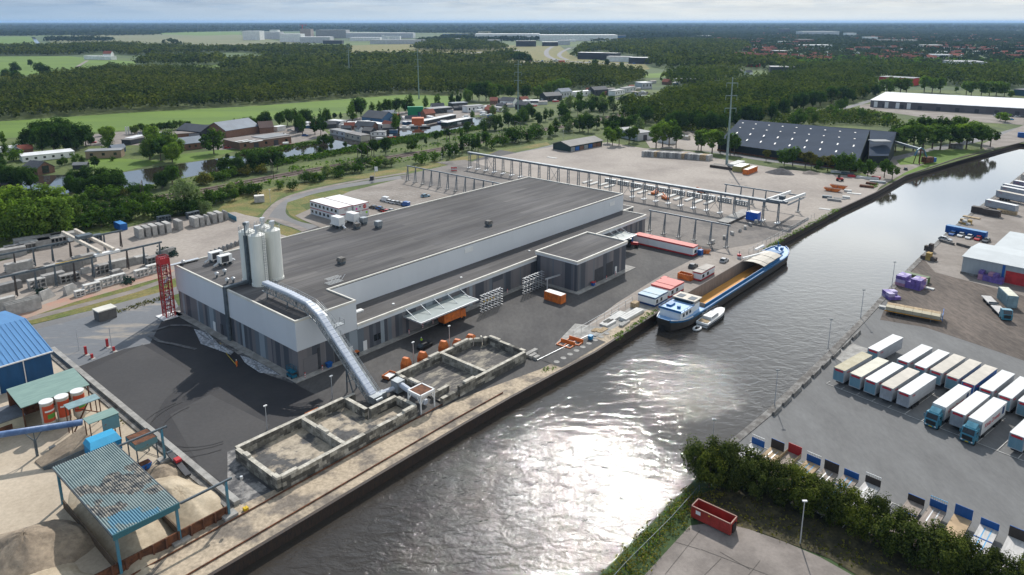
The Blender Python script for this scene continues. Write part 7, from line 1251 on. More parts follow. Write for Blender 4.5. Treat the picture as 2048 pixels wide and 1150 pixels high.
for i, (l, r, dp, h, mw, mr, lab) in enumerate(hb): bldg(lab, l, r, dp, h, mw, mr, 'gable' if mr in (mr_dark, mr_blue, m_roofr, mr_felt) and i % 2 == 0 or i in (15, 16, 21, 23) else 'flat', 3 if i % 3 else 4, name='houseboat' if 'houseboat' in lab else 'waterside_house', cat='houseboat' if 'houseboat' in lab else 'house', group='houses along the old canal', rh=min(dp, 9) * .35)
bldg('large dark gabled barn with a blue grey roof in the houseboat quarter', (724, 247), (764, 251), 16, 5, mw_blue, mr_dark, 'gable', 0, 1, 'dark_barn', 'barn', rh=4.5)
container('bright green container stacked among the houseboats', at(831, 231), R(8), 13, 5, 7.5, flat_m('signal_green', (.01, .26, .12)), None); container('orange container block at the old canal bank', at(836, 250), R(5), 9, 8, 5.6, flat_m('faded_orange', (.60, .16, .06)), None)
bt = [(775, 277, 'red and yellow boat below the white boat house', m_redp, 6), (752, 279, 'small white boat moored by the cream houseboat', m_white, 5), (800, 258, 'white motor boat left of the orange container', m_white, 8), (815, 256, 'grey blue boat beside the orange container', m_dsteel, 8), (875, 247, 'large blue white work boat by the long boat shed', m_navyb, 12), (905, 248, 'small white boat in front of the dark green houseboat', m_white, 7), (925, 236, 'white yacht behind the dark green houseboat', m_white, 8), (960, 232, 'white sailing boat at the upper end', m_white, 8), (975, 233, 'blue boat at the upper end', m_blue, 6), (560, 292, 'flat red brown pontoon by the workshop bank', m_rust, 9), (1262, 188, 'white cruiser on the far water, left', m_white, 8), (1280, 186, 'white cruiser on the far water, right', m_white, 8), (1105, 204, 'red boat by the dark wide house', m_redp, 7), (840, 256, 'dark boat right of the orange container', m_black, 8), (718, 278, 'small grey punt beside the houseboat stern', m_steel, 4), (1060, 213, 'red hulled boat near the slender mast', m_redp, 7)]
for x, y, l, m, L_ in bt:
    t = thing('moored_boat', l, 'boat', at(x, y) + Vector((0, 0, .1)), R(18), 'boats on the old canal'); b = MB(); w = L_ * .17
    b.loft([[(xx, -w * k, 0), (xx, -w * k * 1.2, 1.1), (xx, w * k * 1.2, 1.1), (xx, w * k, 0)] for xx, k in ((0, .75), (L_ * .3, 1), (L_ * .7, .9), (L_, .1))]); b.build('hull', m, t)
    if L_ > 5: b = MB(); b.box(L_ * .2, -w * .7, 1.1, L_ * .6, w * .7, 2.2); b.build('cabin', m_white, t)
cp = [(186, 286, m_redp, 'red'), (270, 284, m_orange, 'yellow'), (580, 262, m_cw, 'white'), (600, 265, m_cb, 'black'), (566, 270, m_cw, 'white'), (455, 297, m_redp, 'dark red'), (610, 272, m_cbl, 'blue')]
for x, y, m, c in cp: car('%s car on the yards beyond the old canal near %s' % (c, {186: 'the left trees', 270: 'the small kiosk', 580: 'the brown barn', 600: 'two tall trees', 566: 'the white boat shed', 455: 'the round tree', 610: 'the tall tree pair'}[x]), at(x, y), R(20), m, 'cars beyond the old canal')
# brick shed, metal shed and barn on the north side
t = bldg('long low shed with a grey felt roof, green gable and blue doors', (1140, 304), (1204, 292), 14, 3.4, mw_green, mr_felt, 'gable', 0, 0, 'long_shed', 'shed', rh=2.2, over=.7)
L_ = (at(1204, 292) - at(1140, 304)).length
for k, m in enumerate((m_steel, m_blue, m_brick, m_steel, m_blue, m_brick, m_brick)): b = MB(); b.box(.8 + k * L_ / 7.4, -.08, .1, .8 + (k + .85) * L_ / 7.4, 0, 2.6); b.build('bay_door', m, t)
bldg('pale grey metal hall behind the round leafy trees', (1275, 282), (1305, 279), 26, 5, mw_grey, mr_grey, 'flat', 0, 1, 'metal_hall', 'hall')
t = thing('black_barn', 'huge black barn with a dark roof and rows of small roof lights', 'barn', (0, 0, 0), 0); b = MB()
e0, e1, r0, r1 = at(1436, 285, 5), at(1716, 325, 5), at(1480, 239, 14), at(1740, 259.5, 14); f0_, f1_, r2 = at(1738, 312, 5.5), at(1777, 312, 5.5), at(1793, 264, 14)
b.poly([e0, e1, r1, r0]); b.poly([f0_, f1_, r2, r1]); bk1 = r0 + Vector((18, 21, -6)); bk2 = r2 + Vector((18, 21, -6)); b.poly([r0, r2, bk2, bk1]); b.build('roof', mat('slate_grey_roof', (.045, .062, .092), .9, var=.06, sc=.1, spec=.1), t)
def dn(p, z=0): return Vector((p.x, p.y, z))
b = MB(); lo = Vector((0, 0, -.35)); b.poly([dn(e0), dn(e1), e1 + lo, e0 + lo]); b.poly([dn(e1), dn(r1), r1 + lo, e1 + lo]); b.poly([dn(f0_), dn(f1_), f1_ + lo, f0_ + lo]); b.poly([dn(f1_), dn(r2), r2 + lo, f1_ + lo]); b.poly([dn(r1), dn(f0_), f0_ + lo, r1 + lo]); b.poly([dn(e0), dn(r0), r0 + lo, e0 + lo]); b.build('wall', mat('black_green_boards', (.012, .022, .024), .8), t)
b = MB(); A_, B2 = dn(e0), dn(e1); nrm = (B2 - A_).normalized(); nrm = Vector((nrm.y, -nrm.x, 0)); nrm = nrm if nrm.y < 0 else -nrm; b.bar(A_ + nrm * .3 + Vector((0, 0, .5)), B2 + nrm * .3 + Vector((0, 0, .5)), .3, 1); b.build('brick_plinth', m_rust, t)
def onroof(f, g_): a = e0.lerp(e1, f); c = r0.lerp(r1, f); return a.lerp(c, g_)
nrf = (e1 - e0).cross(r0 - e0).normalized(); nrf = nrf if nrf.z > 0 else -nrf
for k in range(9):
    for g_, s_ in ((.86, 0), (.66, 1), (.44, 2), (.22, 3)):
        f = (k + .45 + .12 * s_) / 9.3; p = onroof(f, g_) + nrf * .12; u = (e1 - e0).normalized(); v = (r0 - e0).normalized(); w_, hh = (1.0, 1.1) if s_ < 2 else (.8, 3.0); b = MB(); b.poly([p - u * w_ / 2 - v * hh / 2, p + u * w_ / 2 - v * hh / 2, p + u * w_ / 2 + v * hh / 2, p - u * w_ / 2 + v * hh / 2]); b.build('roof_light', m_white, t)
b = MB(); p = at(1760, 283, 11.5); b.box(p.x - 5, p.y - 3, p.z, p.x + 5, p.y + 4, p.z + .6); b.build('dormer_roof', mr_grey, t)
t = thing('loading_boom', 'pale slanting conveyor boom from the black barn to the unloading crane', 'conveyor'); b = MB(); b.bar(at(1790, 284, 9), at(1842, 299, 8), 1.2, 1.2); b.build('boom', m_steel, t)
t = thing('unloading_crane', 'blue and brown ship unloading crane on the quay beyond the barn', 'crane', at(1838, 328), R(20)); b = MB(); [b.bar((x, y, 0), (x * .5, y * .5, 8), .4, .4) for x in (-2, 2) for y in (-2, 2)]; b.bar((-1, -1, 8), (1, 1, 8), 1.5, .8); b.build('tower', m_rust, t); b = MB(); pts = [(-4, 0, 5), (-2.5, 0, 8), (0, 0, 9.2), (2.5, 0, 7.5), (5, 0, 3.6)]; [b.bar(p, q, .6, .6) for p, q in zip(pts, pts[1:])]; b.build('blue_boom', m_bpost, t); b = MB(); b.box(3, -1.5, .6, 9, 1.5, 3.6); b.build('machine_house', m_rust, t); b = MB(); b.box(9, -1.2, .6, 11.4, 1.2, 3.0); b.build('cabin', m_blue, t)
car('small black car on the grass edge between barn and unloading crane', at(1811, 340), R(60), m_cb)
# mast with planter, containers and clutter of the north yard
def mast(lab, x, y, h_, r, arms=True, group='transmission masts'):
    t = thing('transmission_mast', lab, 'mast', at(x, y), 0, group); b = MB(); b.tube((0, 0, 0), (0, 0, h_), r, 10, 0, r * .35); b.build('pole', m_mast, t)
    for k in range(3 if arms else 0): z = h_ * (.94 - .14 * k); b = MB(); b.tube((-3.2 * h_ / 50, 0, z), (3.2 * h_ / 50, 0, z), .22, 6); [b.tube((s * 3.1 * h_ / 50, 0, z), (s * 3.1 * h_ / 50, 0, z - 2.4), .12, 5) for s in (-1, 1)]; b.build('cross_arm', m_mast, t)
m_mast = mat('pale_green_mast', (.28, .36, .35), .5, metal=.3); mast('tall grey green transmission mast with three cross arms on the north yard', 1453, 332, 48, .75); mast('slender transmission mast standing in the houseboat quarter', 1036, 235, 46, .7); mast('slender transmission mast at the far end of the meadow', 838, 198, 50, .7); mast('tiny transmission mast in front of the far woods', 699, 150, 44, .8)
t = thing('planter_box', 'dark planter box with plants round the mast foot', 'planter', at(1452, 337), -R(41)); b = MB(); b.box(-8, -3, 0, 8, 3, 1.5); b.build('planter', m_dkb, t)
container('orange shipping container right of the mast', at(1500, 346), R(50), 13, 2.6, 2.8, m_orange, m_trim); container('olive yellow container left of the orange one', at(1482, 341), R(50), 11, 5, 3, flat_m('olive_yellow', (.36, .33, .12)), m_white)
slab('white flat roof units behind the yellow container', at(1472, 334), R(50), 14, 4, 2.6, m_pcw, name='flat_unit', cat='site unit')
heap('gravel_heap', 'dark gravel heap in front of the barn trees', 0, 0, 7.5, 7, 3.0, mat('dark_gravel', (.10, .095, .10), .95, fine=.2), seed=21, world=at(1561, 346), cat='gravel heap'); heap('gravel_heap', 'smaller brown gravel heap right of the dark one', 0, 0, 5, 4.5, 1.7, mat('brown_gravel', (.22, .19, .17), .95, fine=.2), seed=22, world=at(1620, 347), cat='gravel heap')
for i, (x, y, l, m, L_) in enumerate(((1665, 383, 'nearer orange open skip on the north yard', m_orange, 8), (1677, 377, 'farther orange open skip on the north yard', m_orange, 8))): skip('open_skip', l, at(x, y), -R(38), m, L_, 2.2, 1.6, 'orange skips on the north yard', .62, 'skip')
t = thing('wheel_loader', 'small red wheel loader on the north yard', 'loader', at(1679, 362), -R(30)); b = MB(); b.box(-1.5, -.8, .7, 1.5, .8, 1.7); b.build('body', m_redp, t); b = MB(); b.box(-1, -.7, 1.7, .2, .7, 2.9); b.build('cab', m_glass, t); b = MB(); [b.disc((x, y, .6), (0, 1, 0), .6, .4) for x in (-1, 1.2) for y in (-.8, .8)]; b.build('wheels', m_black, t)
cl = [(1695, 384, 3.6, m_pcw, 'white boat shaped block beyond the orange skips'), (1708, 388, 6, m_pcw, 'long white slabs at the north quay'), (1733, 375, 6, m_rust, 'rust red steel stack at the north quay'), (1742, 369, 5, m_rust, 'second rust red steel stack at the north quay'), (1755, 366, 7, m_steel, 'grey tank like block at the north quay'), (1654, 396, 4, m_dsteel, 'dark tyre stack on the north yard'), (1668, 402, 6, m_pc[1], 'grey slab pile beside the tyre stack'), (1680, 398, 5, m_pc[2], 'dark grey pile beside the slabs'), (1692, 397, 3, m_pcw, 'small white block by the shrub on the quay'), (1650, 419, 5, m_pcw, 'flat white sheet by the quay fence'), (1735, 358, 10, m_pcw, 'long white pipes behind the red stacks'), (1752, 357, 4, m_redp, 'bright red block near the quay tree'), (1703, 354, 4, m_redp, 'small red block left of the white pipes'), (1680, 346, 9, m_pcw, 'white panels by the barn road'), (1695, 349, 6, m_dsteel, 'blue grey panels by the barn road'), (1104, 316, 7, m_pcw, 'white kerb rectangle in front of the long shed')]
for i, (x, y, L_, m, l) in enumerate(cl): slab(l, at(x, y), -R(20 + 7 * (i % 4)), L_, 2.0, 1.1 if i not in (7, 9, 15, 1) else .4, m, name='yard_stock', cat='yard stock', kind=4 if i % 3 == 0 else 0)
for i in range(22):
    x = 1290 + 6.1 * i; y = 312 + (0.35 * i if i < 10 else 3.5 + .45 * (i - 10)); slab('%s concrete stack in the long row on the north yard, %s from the left' % ('yellow beige' if i in (4, 13, 19, 20) else 'grey', nth(i)), at(x, y), R(50), 5.5, 1.6, 3.2, m_wood if i in (4, 13, 19, 20) else m_pc[i % 3], name='slab_stack', cat='slab stack', group='row of slab stacks on the north yard', kind=0)
# white roofed warehouse far right and neighbours
t = bldg('long warehouse with a bright white roof beyond the trees on the right', (1740, 214), (2110, 236), 95, 6.2, flat_m('dark_grey_brick_wall', (.14, .13, .14)), mr_white, 'flat', 0, 9, 'white_roofed_warehouse', 'warehouse', over=.6)
for k in range(4): b = MB(); b.box(3 + 9 * k, -.2, .2, 6 + 9 * k, 0, 5.4); b.build('white_panel', m_white, t)
container('blue lorry container in front of the white roofed warehouse', at(1838, 216), -R(30), 14, 3, 4, mw_blue, None); container('white lorry box in front of the white roofed warehouse', at(1855, 219), -R(30), 9, 3, 4.6, m_white, None)
bldg('blue green flat building at the right picture edge', (2026, 190), (2075, 194), 40, 6, flat_m('teal_wall', (.04, .11, .16)), mr_dark, name='flat_building'); bldg('red building between the light green trees', (1824, 172), (1838, 170), 40, 9, m_redp, mr_grey, name='red_building')
for i in range(9): car('%s car %s in the row before the white roofed warehouse' % (['white', 'silver', 'dark'][i % 3], nth(i)), at(1990 + 7 * i, 232 + i * .4), R(30), [m_cw, m_cs, m_cd][i % 3], 'cars before the white roofed warehouse')
car('light blue car beside the road at the right edge', at(2022, 240), R(10), mat('car_bright_blue', (.03, .3, .6), .3)); container('blue skip container at the right edge by the canal', at(2047, 275), R(-30), 7, 3, 3.4, m_blue, None)
container('small grey cabin on the grass between the poplars', at(1912, 297), -R(40), 7, 3.4, 3, m_concd, None); 
# far industry: left, top, width in pixels of the photograph only fix where each block stands on the ground
fi = [(486, 520, 80, 62, 60, mw_white, mr_white, 'white dairy block, leftmost of the far factory'), (520, 560, 78, 64, 60, mw_grey, mr_white, 'grey white block beside the leftmost factory block'), (540, 556, 74, 60, 40, mw_white, mr_white, 'narrow white silo block of the far factory'), (560, 602, 84, 68, 60, mw_white, mr_white, 'long white factory block in front'), (601, 622, 78, 58, 50, flat_m('pinkish_tower', (.45, .37, .34)), mr_grey, 'tall pinkish factory tower under the red crane'), (600, 660, 86, 74, 60, mw_grey, mr_white, 'grey low factory block with a white roof'), (632, 692, 76, 60, 90, flat_m('plain_grey_hall', (.33, .33, .33)), mr_grey, 'big plain grey hall of the far factory'), (646, 684, 88, 81, 30, mw_dark, mr_dark, 'low dark building before the big grey hall'), (692, 826, 76, 66, 90, mw_grey, mr_white, 'very long low hall right of the big grey hall'), (700, 760, 82, 75, 50, mw_white, mr_white, 'white roofed shed before the long hall'), (740, 850, 88, 80, 50, mw_grey, mr_grey, 'long grey shed row in the far estate'), (765, 800, 80, 72, 30, mw_white, mr_blue, 'blue white shed of the far estate'), (885, 960, 76, 68, 60, mw_blue, mr_dark, 'dark blue long hall of the far estate'), (956, 982, 70, 64, 50, mw_cream, flat_m('yellow_roof', (.60, .55, .34)), 'hall with a yellowish roof'), (905, 932, 82, 77, 30, mw_white, mr_white, 'small white hall of the far estate'), (950, 1080, 80, 68, 120, mw_white, mr_white, 'long bright white distribution hall, left part'), (1080, 1235, 82, 70, 120, mw_white, mr_white, 'long bright white distribution hall, right part'), (975, 1000, 88, 80, 40, mw_grey, mr_grey, 'grey block below the distribution hall'), (1032, 1072, 93, 82, 40, mw_dark, mr_grey, 'dark glass office by the slip road'), (1085, 1116, 92, 84, 40, mw_dark, mr_white, 'dark shop with a white roof by the poplars'), (1115, 1140, 90, 81, 40, mw_grey, mr_grey, 'grey office before the distribution hall'), (1225, 1252, 80, 71, 40, mw_blue, mr_dark, 'blue office at the right end of the distribution hall'), (1155, 1202, 118, 105, 25, mw_dark, mr_white, 'dark office building with a white roof edge by the motorway'), (1200, 1230, 120, 106, 25, mw_dark, mr_grey, 'dark office wing beside the motorway building'), (1213, 1258, 123, 113, 25, mw_white, mr_grey, 'white and grey garage building by the motorway'), (1257, 1300, 127, 115, 20, mw_dark, mr_white, 'black showroom with red signs by the motorway'), (1384, 1424, 75, 71, 50, mw_white, mr_white, 'white hall with a small red top beyond the town'), (1604, 1678, 72, 63, 90, mw_grey, mr_white, 'stadium like hall with a white roof'), (1562, 1580, 67, 58, 50, mw_dark, mr_white, 'dark slanting roofed grandstand left of the stadium'), (1597, 1628, 89, 79, 40, m_brick, mr_grey, 'brown brick block below the stadium hall'), (1563, 1598, 88, 83, 40, mw_white, mr_white, 'flat white hall left of the brown brick block'), (1600, 1665, 97, 90, 40, mw_white, mr_white, 'flat white hall below the brown brick block'), (1693, 1712, 74, 66, 40, mw_white, mr_white, 'white flats right of the stadium hall'), (1730, 1755, 82, 74, 30, mw_white, mr_white, 'white flats in the town, left'), (1760, 1785, 86, 79, 30, mw_cream, mr_grey, 'cream flats in the town, middle'), (1790, 1835, 86, 80, 30, mw_cream, mr_white, 'cream flats in the town, right'), (1905, 1975, 140, 124, 60, mw_grey, mr_grey, 'grey sports hall roof beyond the right tree belt'), (1540, 1600, 147, 134, 30, mw_dark, mr_grey, 'dark low hall with white roofs left of the woods'), (1350, 1402, 166, 158, 16, mw_dark, mr_white, 'row of sheds with white roofs by the far allotments'), (1492, 1512, 133, 127, 15, m_redp, mr_white, 'small red and white shop in the far trees'), (1540, 1566, 110, 101, 20, m_brick, mr_white, 'white topped block at the town edge'), (1845, 1885, 98, 90, 30, mw_cream, mr_white, 'pale block in the town centre, right'), (1860, 1925, 118, 109, 25, mw_white, mr_white, 'white roofed shops in the town'), (168, 222, 119, 112, 15, mw_white, mr_white, 'long white farm buildings in the far fields'), (36, 80, 60, 57, 60, mw_white, mr_white, 'pale greenhouse far away on the left'), (40, 55, 55, 52, 60, mw_white, mr_white, 'smaller pale greenhouse far away on the left')]
for x0, x1, yb, yt, dp, mw, mr, l in fi: bldg(l, (x0, yb), (x1, yb + (0 if yb < 100 else 1)), dp, max(3, hz((x0 + x1) / 2, yb, yt)), mw, mr, 'flat', 0, 0, 'far_building', 'building', 'buildings in the far distance', over=.2)
bldg('farmhouse with a bright red roof in the far fields', (206, 113), (222, 113), 14, 6, mw_white, m_roofr, 'gable', name='farmhouse', cat='farmhouse', rh=6)
t = thing('tower_crane', 'tiny red tower crane above the far factory', 'crane', at(606, 76), R(10)); hc = hz(606, 76, 50); b = MB(); b.tube((0, 0, 0), (0, 0, hc), 2, 6); b.build('mast', m_redp, t); b = MB(); b.bar((-12, 0, hc), (22, 0, hc), 2, 2); b.build('jib', m_redp, t)
for i, (x, y, yt) in enumerate(((766, 78, 70), (775, 82, 73))): b = MB(); b.cyl(0, 0, 0, hz(x, y, yt), 6, 10); tag(b.build('white_silo', m_white, None, at(x, y)), 'white far silo %s in the industrial estate' % ('standing left' if i == 0 else 'standing right'), 'silo')
rr = random.Random(5); veh = []
for i in range(16): x = rr.uniform(1030, 1290) if i % 2 else rr.uniform(640, 900); y = 122 + (x - 1030) * .02 + rr.uniform(-1, 2) if x > 1000 else 106; b = MB(); L_ = rr.choice((5, 5, 12)); b.box(-L_ / 2, -1.2, 0, L_ / 2, 1.2, 1.6 if L_ < 6 else 4); b.box(-L_ / 4, -1, 1.6, L_ / 5, 1, 2.3); veh.append((x, y, b))
for i, (x, y, b) in enumerate(sorted(veh, key=lambda q: q[0])): tag(b.build('far_vehicle', [m_cw, m_redp, m_cs, m_cbl][i % 4], None, at(x, y)), '%s vehicle on the far motorway, %s from the left' % (['white', 'red', 'silver', 'blue'][i % 4], nth(i)), 'vehicle', 'vehicles on the far motorway')
# the town: individual houses, nearest streets first
def house_mesh(mw, mr, L_, D_, h, rh):
    b = MB(); b.loft([[(x, 0, 0), (x, D_, 0), (x, D_, h), (x, D_ / 2, h + rh), (x, 0, h)] for x in (0, L_)]); 
    for y0, y1 in ((-.3, D_ / 2), (D_ + .3, D_ / 2)): b.poly([(-.3, y0, h - .02), (L_ + .3, y0, h - .02), (L_ + .3, y1, h + rh + .1), (-.3, y1, h + rh + .1)] if y0 < 0 else [(L_ + .3, y0, h - .02), (-.3, y0, h - .02), (-.3, y1, h + rh + .1), (L_ + .3, y1, h + rh + .1)], 1)
    return b
protos = []
for mw, mr, sz in ((m_brick, m_roofr, (34, 9, 5.5, 4)), (mw_white, m_roofr, (14, 9, 5.5, 4.5)), (m_brick, m_rooft, (26, 9, 6, 4)), (mw_white, mr_white, (26, 14, 7, .4)), (m_brick, m_roofr, (52, 9, 5.5, 4)), (mw_cream, m_roofr, (18, 10, 8, 4))):
    protos.append(house_mesh(mw, mr, *sz).build('town_house', [mw, mr]))
rr = random.Random(11); spots = []
while len(spots) < 285:
    x = rr.uniform(1120, 2100); y = rr.choice((rr.uniform(98, 124), rr.uniform(78, 105), rr.uniform(66, 90)))
    if x < 1480 and y > 96: continue
    if x < 1400 and y > 84: continue
    if 1590 < x < 1700 and 60 < y < 100 or (x > 1900 and 120 < y): continue
    spots.append((x, y))
for x in range(1440, 1530, 7): spots.append((x + rr.uniform(-2, 2), rr.uniform(113, 120)))
spots.sort()
for i, (x, y) in enumerate(spots[:298]):
    o = protos[rr.randrange(6)] if i >= 6 else protos[i]; l = 'small brick or white town house, %s from the left among the far houses' % nth(i)
    if i < 6: o.location = at(x, y); o.rotation_euler = (0, 0, rr.uniform(-.6, .5)); c = o
    else: c = o.copy(); COL.objects.link(c); c.location = at(x, y); c.rotation_euler = (0, 0, rr.uniform(-.6, .5))
    rfn = c.data.materials[1].name; tag(c, ('far town house with a %s roof, %s from the left of the town' % ('red tiled' if 'red' in rfn else 'white flat' if 'white' in rfn else 'dark', nth(i))), 'house', 'houses of the far town')
# railway portals
for i, (x, y, y2) in enumerate(((286, 400, 372), (345, 388, 0), (545, 352, 330), (720, 327, 300), (740, 322, 296), (905, 292, 268), (1035, 266, 244), (1125, 252, 232))):
    if not y2: continue
    p = at(x, y); d = Vector((math.cos(R(23)), math.sin(R(23)), 0)); n = Vector((-d.y, d.x, 0)); t = thing('railway_portal', 'thin steel catenary portal over the railway, %s from the left' % nth([286, 545, 720, 740, 905, 1035, 1125].index(x)), 'catenary portal', p, ang((0, 0), n), 'catenary portals'); h_ = 8
    b = MB(); b.bar((-5.6, 0, 0), (-5.6, 0, h_), .3, .3); b.bar((5.6, 0, 0), (5.6, 0, h_), .3, .3); b.build('posts', m_dkb, t); b = MB(); b.bar((-5.6, 0, h_ - .3), (5.6, 0, h_ - .3), .2, .35); b.build('beam', m_dkb, t)
container('pale grey relay cabinet on the dry verge by the willow', at(519, 404), R(20), 4.2, 3, 3, m_pc[0], m_trim, ribs=False, name='relay_cabinet', cat='cabinet')
for i, (x, y, yt) in enumerate(((541, 405, 380), (884, 329, 308), (908, 318, 312), (1126, 285, 262))): lamp(0, 0, max(4, hz(x, y, yt)), 'thin lamp post along the public road, %s from the left' % nth(i), at(x, y), 0, 1, group='lamp posts of the public road')
t = thing('road_sign', 'red and white barrier sign by the A frame runway', 'road sign', at(908, 343), 0); b = MB(); b.box(-1.6, -.1, .4, 1.6, .1, 1.0); b.box(-1.6, -.1, 1.6, 1.6, .1, 2.3); b.build('red_boards', m_redp, t); b = MB(); b.box(-1.6, -.1, 1.0, 1.6, .1, 1.6); b.build('white_board', m_white, t)
t = thing('flag_pole', 'white flag on a pole at the staff lot entrance', 'flag', at(750, 360), 0); b = MB(); b.tube((0, 0, 0), (0, 0, 7), .1); b.build('pole', m_alu, t); b = MB(); b.box(0, -.05, 4.5, 1.6, .05, 6.8); b.build('flag_cloth', m_white, t); b = MB(); b.box(-2.4, -1, 0, -.6, 1, 2); b.build('dark_box', m_doord, t)
# small sheds, cabins and boat houses packed along the old canal
rr = random.Random(31); sp_ = []
for (x0, y0, x1, y1, n) in ((592, 262, 655, 258, 5), (660, 258, 780, 262, 12), (700, 252, 800, 240, 8), (780, 252, 860, 240, 10), (850, 226, 960, 218, 9), (940, 228, 1010, 216, 8), (1000, 208, 1090, 206, 11), (1130, 192, 1290, 182, 10), (280, 280, 420, 272, 5), (10, 300, 60, 316, 4), (1300, 168, 1420, 160, 8), (1380, 150, 1500, 146, 9), (1420, 262, 1310, 284, 3)):
    for k in range(n): f = (k + rr.random()) / n; sp_.append((x0 + (x1 - x0) * f + rr.uniform(-4, 4), y0 + (y1 - y0) * f + rr.uniform(-5, 5)))
sp_.sort(); sh = [house_mesh(mw, mr, *sz).build('waterside_shed', [mw, mr]) for mw, mr, sz in ((mw_white, mr_white, (9, 4, 2.6, .3)), (mw_dark, mr_dark, (8, 5, 2.8, 1.8)), (m_brick, m_roofr, (9, 6, 3.2, 3)), (mw_cream, mr_grey, (7, 4, 2.6, .5)), (mw_white, mr_dark, (10, 6, 3.2, 2.6)), (mw_blue, mr_white, (6, 4, 2.4, .3)), (mw_grey, mr_brown, (9, 5, 2.8, .4)))]
for i, (x, y) in enumerate(sp_):
    c = sh[i] if i < len(sh) else sh[rr.randrange(len(sh))].copy()
    if i >= len(sh): COL.objects.link(c)
    c.location = at(x, y); c.rotation_euler = (0, 0, rr.choice((.3, -.9, .5)) + rr.uniform(-.2, .2)); c.scale = (rr.uniform(.7, 1.15),) * 3
    rf = c.data.materials[1].name; tag(c, 'small shed with a %s roof by the old canal, %s from the left' % ('white' if 'white' in rf else 'red' if 'red' in rf else 'brown' if 'brown' in rf else 'dark' if 'char' in rf else 'grey', nth(i)), 'shed', 'small sheds along the old canal')
# ---------------------------------------------------------------- vegetation
def leaf_mat(name, dark, light, rnd=.25, trans=.35, nsc=.35):
    m = bpy.data.materials.new(name); m.use_nodes = True; t = m.node_tree; t.nodes.clear(); out = N(t, 'ShaderNodeOutputMaterial')
    g_ = N(t, 'ShaderNodeNewGeometry'); oi = N(t, 'ShaderNodeObjectInfo'); tc = N(t, 'ShaderNodeTexCoord')
    n = N(t, 'ShaderNodeTexNoise', _Scale=nsc, _Detail=3.0); lk(t, tc.outputs['Object'], n.inputs['Vector'])
    f = math_n(t, 'ADD', math_n(t, 'MULTIPLY', g_.outputs['Random Per Island'], .55), math_n(t, 'MULTIPLY', n.outputs[0], .5))
    c = ramp(t, f, [(.22, dark), (.78, light)]); c = mixc(t, 1.0, c, ramp(t, oi.outputs['Random'], [(0, (1 - rnd, 1 - rnd, 1 - rnd)), (.5, (1, 1, 1)), (1, (1 + rnd * 1.3, 1 + rnd, 1 - rnd * .3))]), 'MULTIPLY')
    if nsc < .2: n5 = N(t, 'ShaderNodeTexNoise', _Scale=nsc * .16, _Detail=3.0); lk(t, tc.outputs['Object'], n5.inputs['Vector']); c = mixc(t, 1.0, c, ramp(t, n5.outputs[0], [(.36, (.62, .72, .7)), (.64, (1.4, 1.28, 1.1))]), 'MULTIPLY')
    d = N(t, 'ShaderNodeBsdfDiffuse'); lk(t, c, d.inputs[0]); tr = N(t, 'ShaderNodeBsdfTranslucent'); lk(t, mixc(t, 1.0, c, (1.1, 1.35, .5), 'MULTIPLY'), tr.inputs[0])
    mx = N(t, 'ShaderNodeMixShader'); mx.inputs[0].default_value = trans; lk(t, d.outputs[0], mx.inputs[1]); lk(t, tr.outputs[0], mx.inputs[2]); lk(t, mx.outputs[0], out.inputs[0]); return m
l_dark = leaf_mat('dark_foliage', (0.016, 0.040, 0.012), (0.070, 0.132, 0.028)); l_mid = leaf_mat('mid_foliage', (0.028, 0.065, 0.016), (0.116, 0.194, 0.034)); l_light = leaf_mat('light_foliage', (0.054, 0.109, 0.022), (0.202, 0.295, 0.054)); l_wood = leaf_mat('wood_foliage', (.018, .038, .012), (.115, .14, .036), 0, .3, .11); l_will = leaf_mat('willow_foliage', (0.070, 0.109, 0.050), (0.264, 0.326, 0.155)); l_olive = leaf_mat('olive_foliage', (0.046, 0.062, 0.016), (0.217, 0.194, 0.054)); l_forest = leaf_mat('forest_foliage', (.014, .030, .010), (.120, .138, .036), 0, .3, .10); l_far = leaf_mat('far_foliage', (.012, .030, .020), (.055, .075, .038), 0, .2, .012); l_hedge = leaf_mat('hedge_foliage', (.016, .032, .010), (.125, .150, .040), .38, .3)
rng = np.random.default_rng(4)
def quads(c, nrm, size, asp=.75):                                     # c (n,3) centres, nrm (n,3) directions -> (4n,3)
    n = len(c); r = rng.normal(size=(n, 3)); u = np.cross(nrm, r); u /= np.linalg.norm(u, axis=1)[:, None] + 1e-9; v = np.cross(nrm, u); v /= np.linalg.norm(v, axis=1)[:, None] + 1e-9
    s = size * rng.uniform(.6, 1.25, (n, 1)); u = u * s; v = v * s * asp; b = nrm / (np.linalg.norm(nrm, axis=1)[:, None] + 1e-9) * s * .25
    return np.stack([c - u - b, c - v, c + u - b, c + v], 1).reshape(-1, 3)
def qmesh(name, V, m):
    n = len(V) // 4; me = bpy.data.meshes.new(name); me.vertices.add(len(V)); me.vertices.foreach_set('co', V.astype(np.float32).ravel()); me.loops.add(4 * n); me.loops.foreach_set('vertex_index', np.arange(4 * n, dtype=np.int32))
    me.polygons.add(n); me.polygons.foreach_set('loop_start', np.arange(0, 4 * n, 4, dtype=np.int32)); me.polygons.foreach_set('loop_total', np.full(n, 4, dtype=np.int32)); me.materials.append(m); me.update(); me.validate(); return me
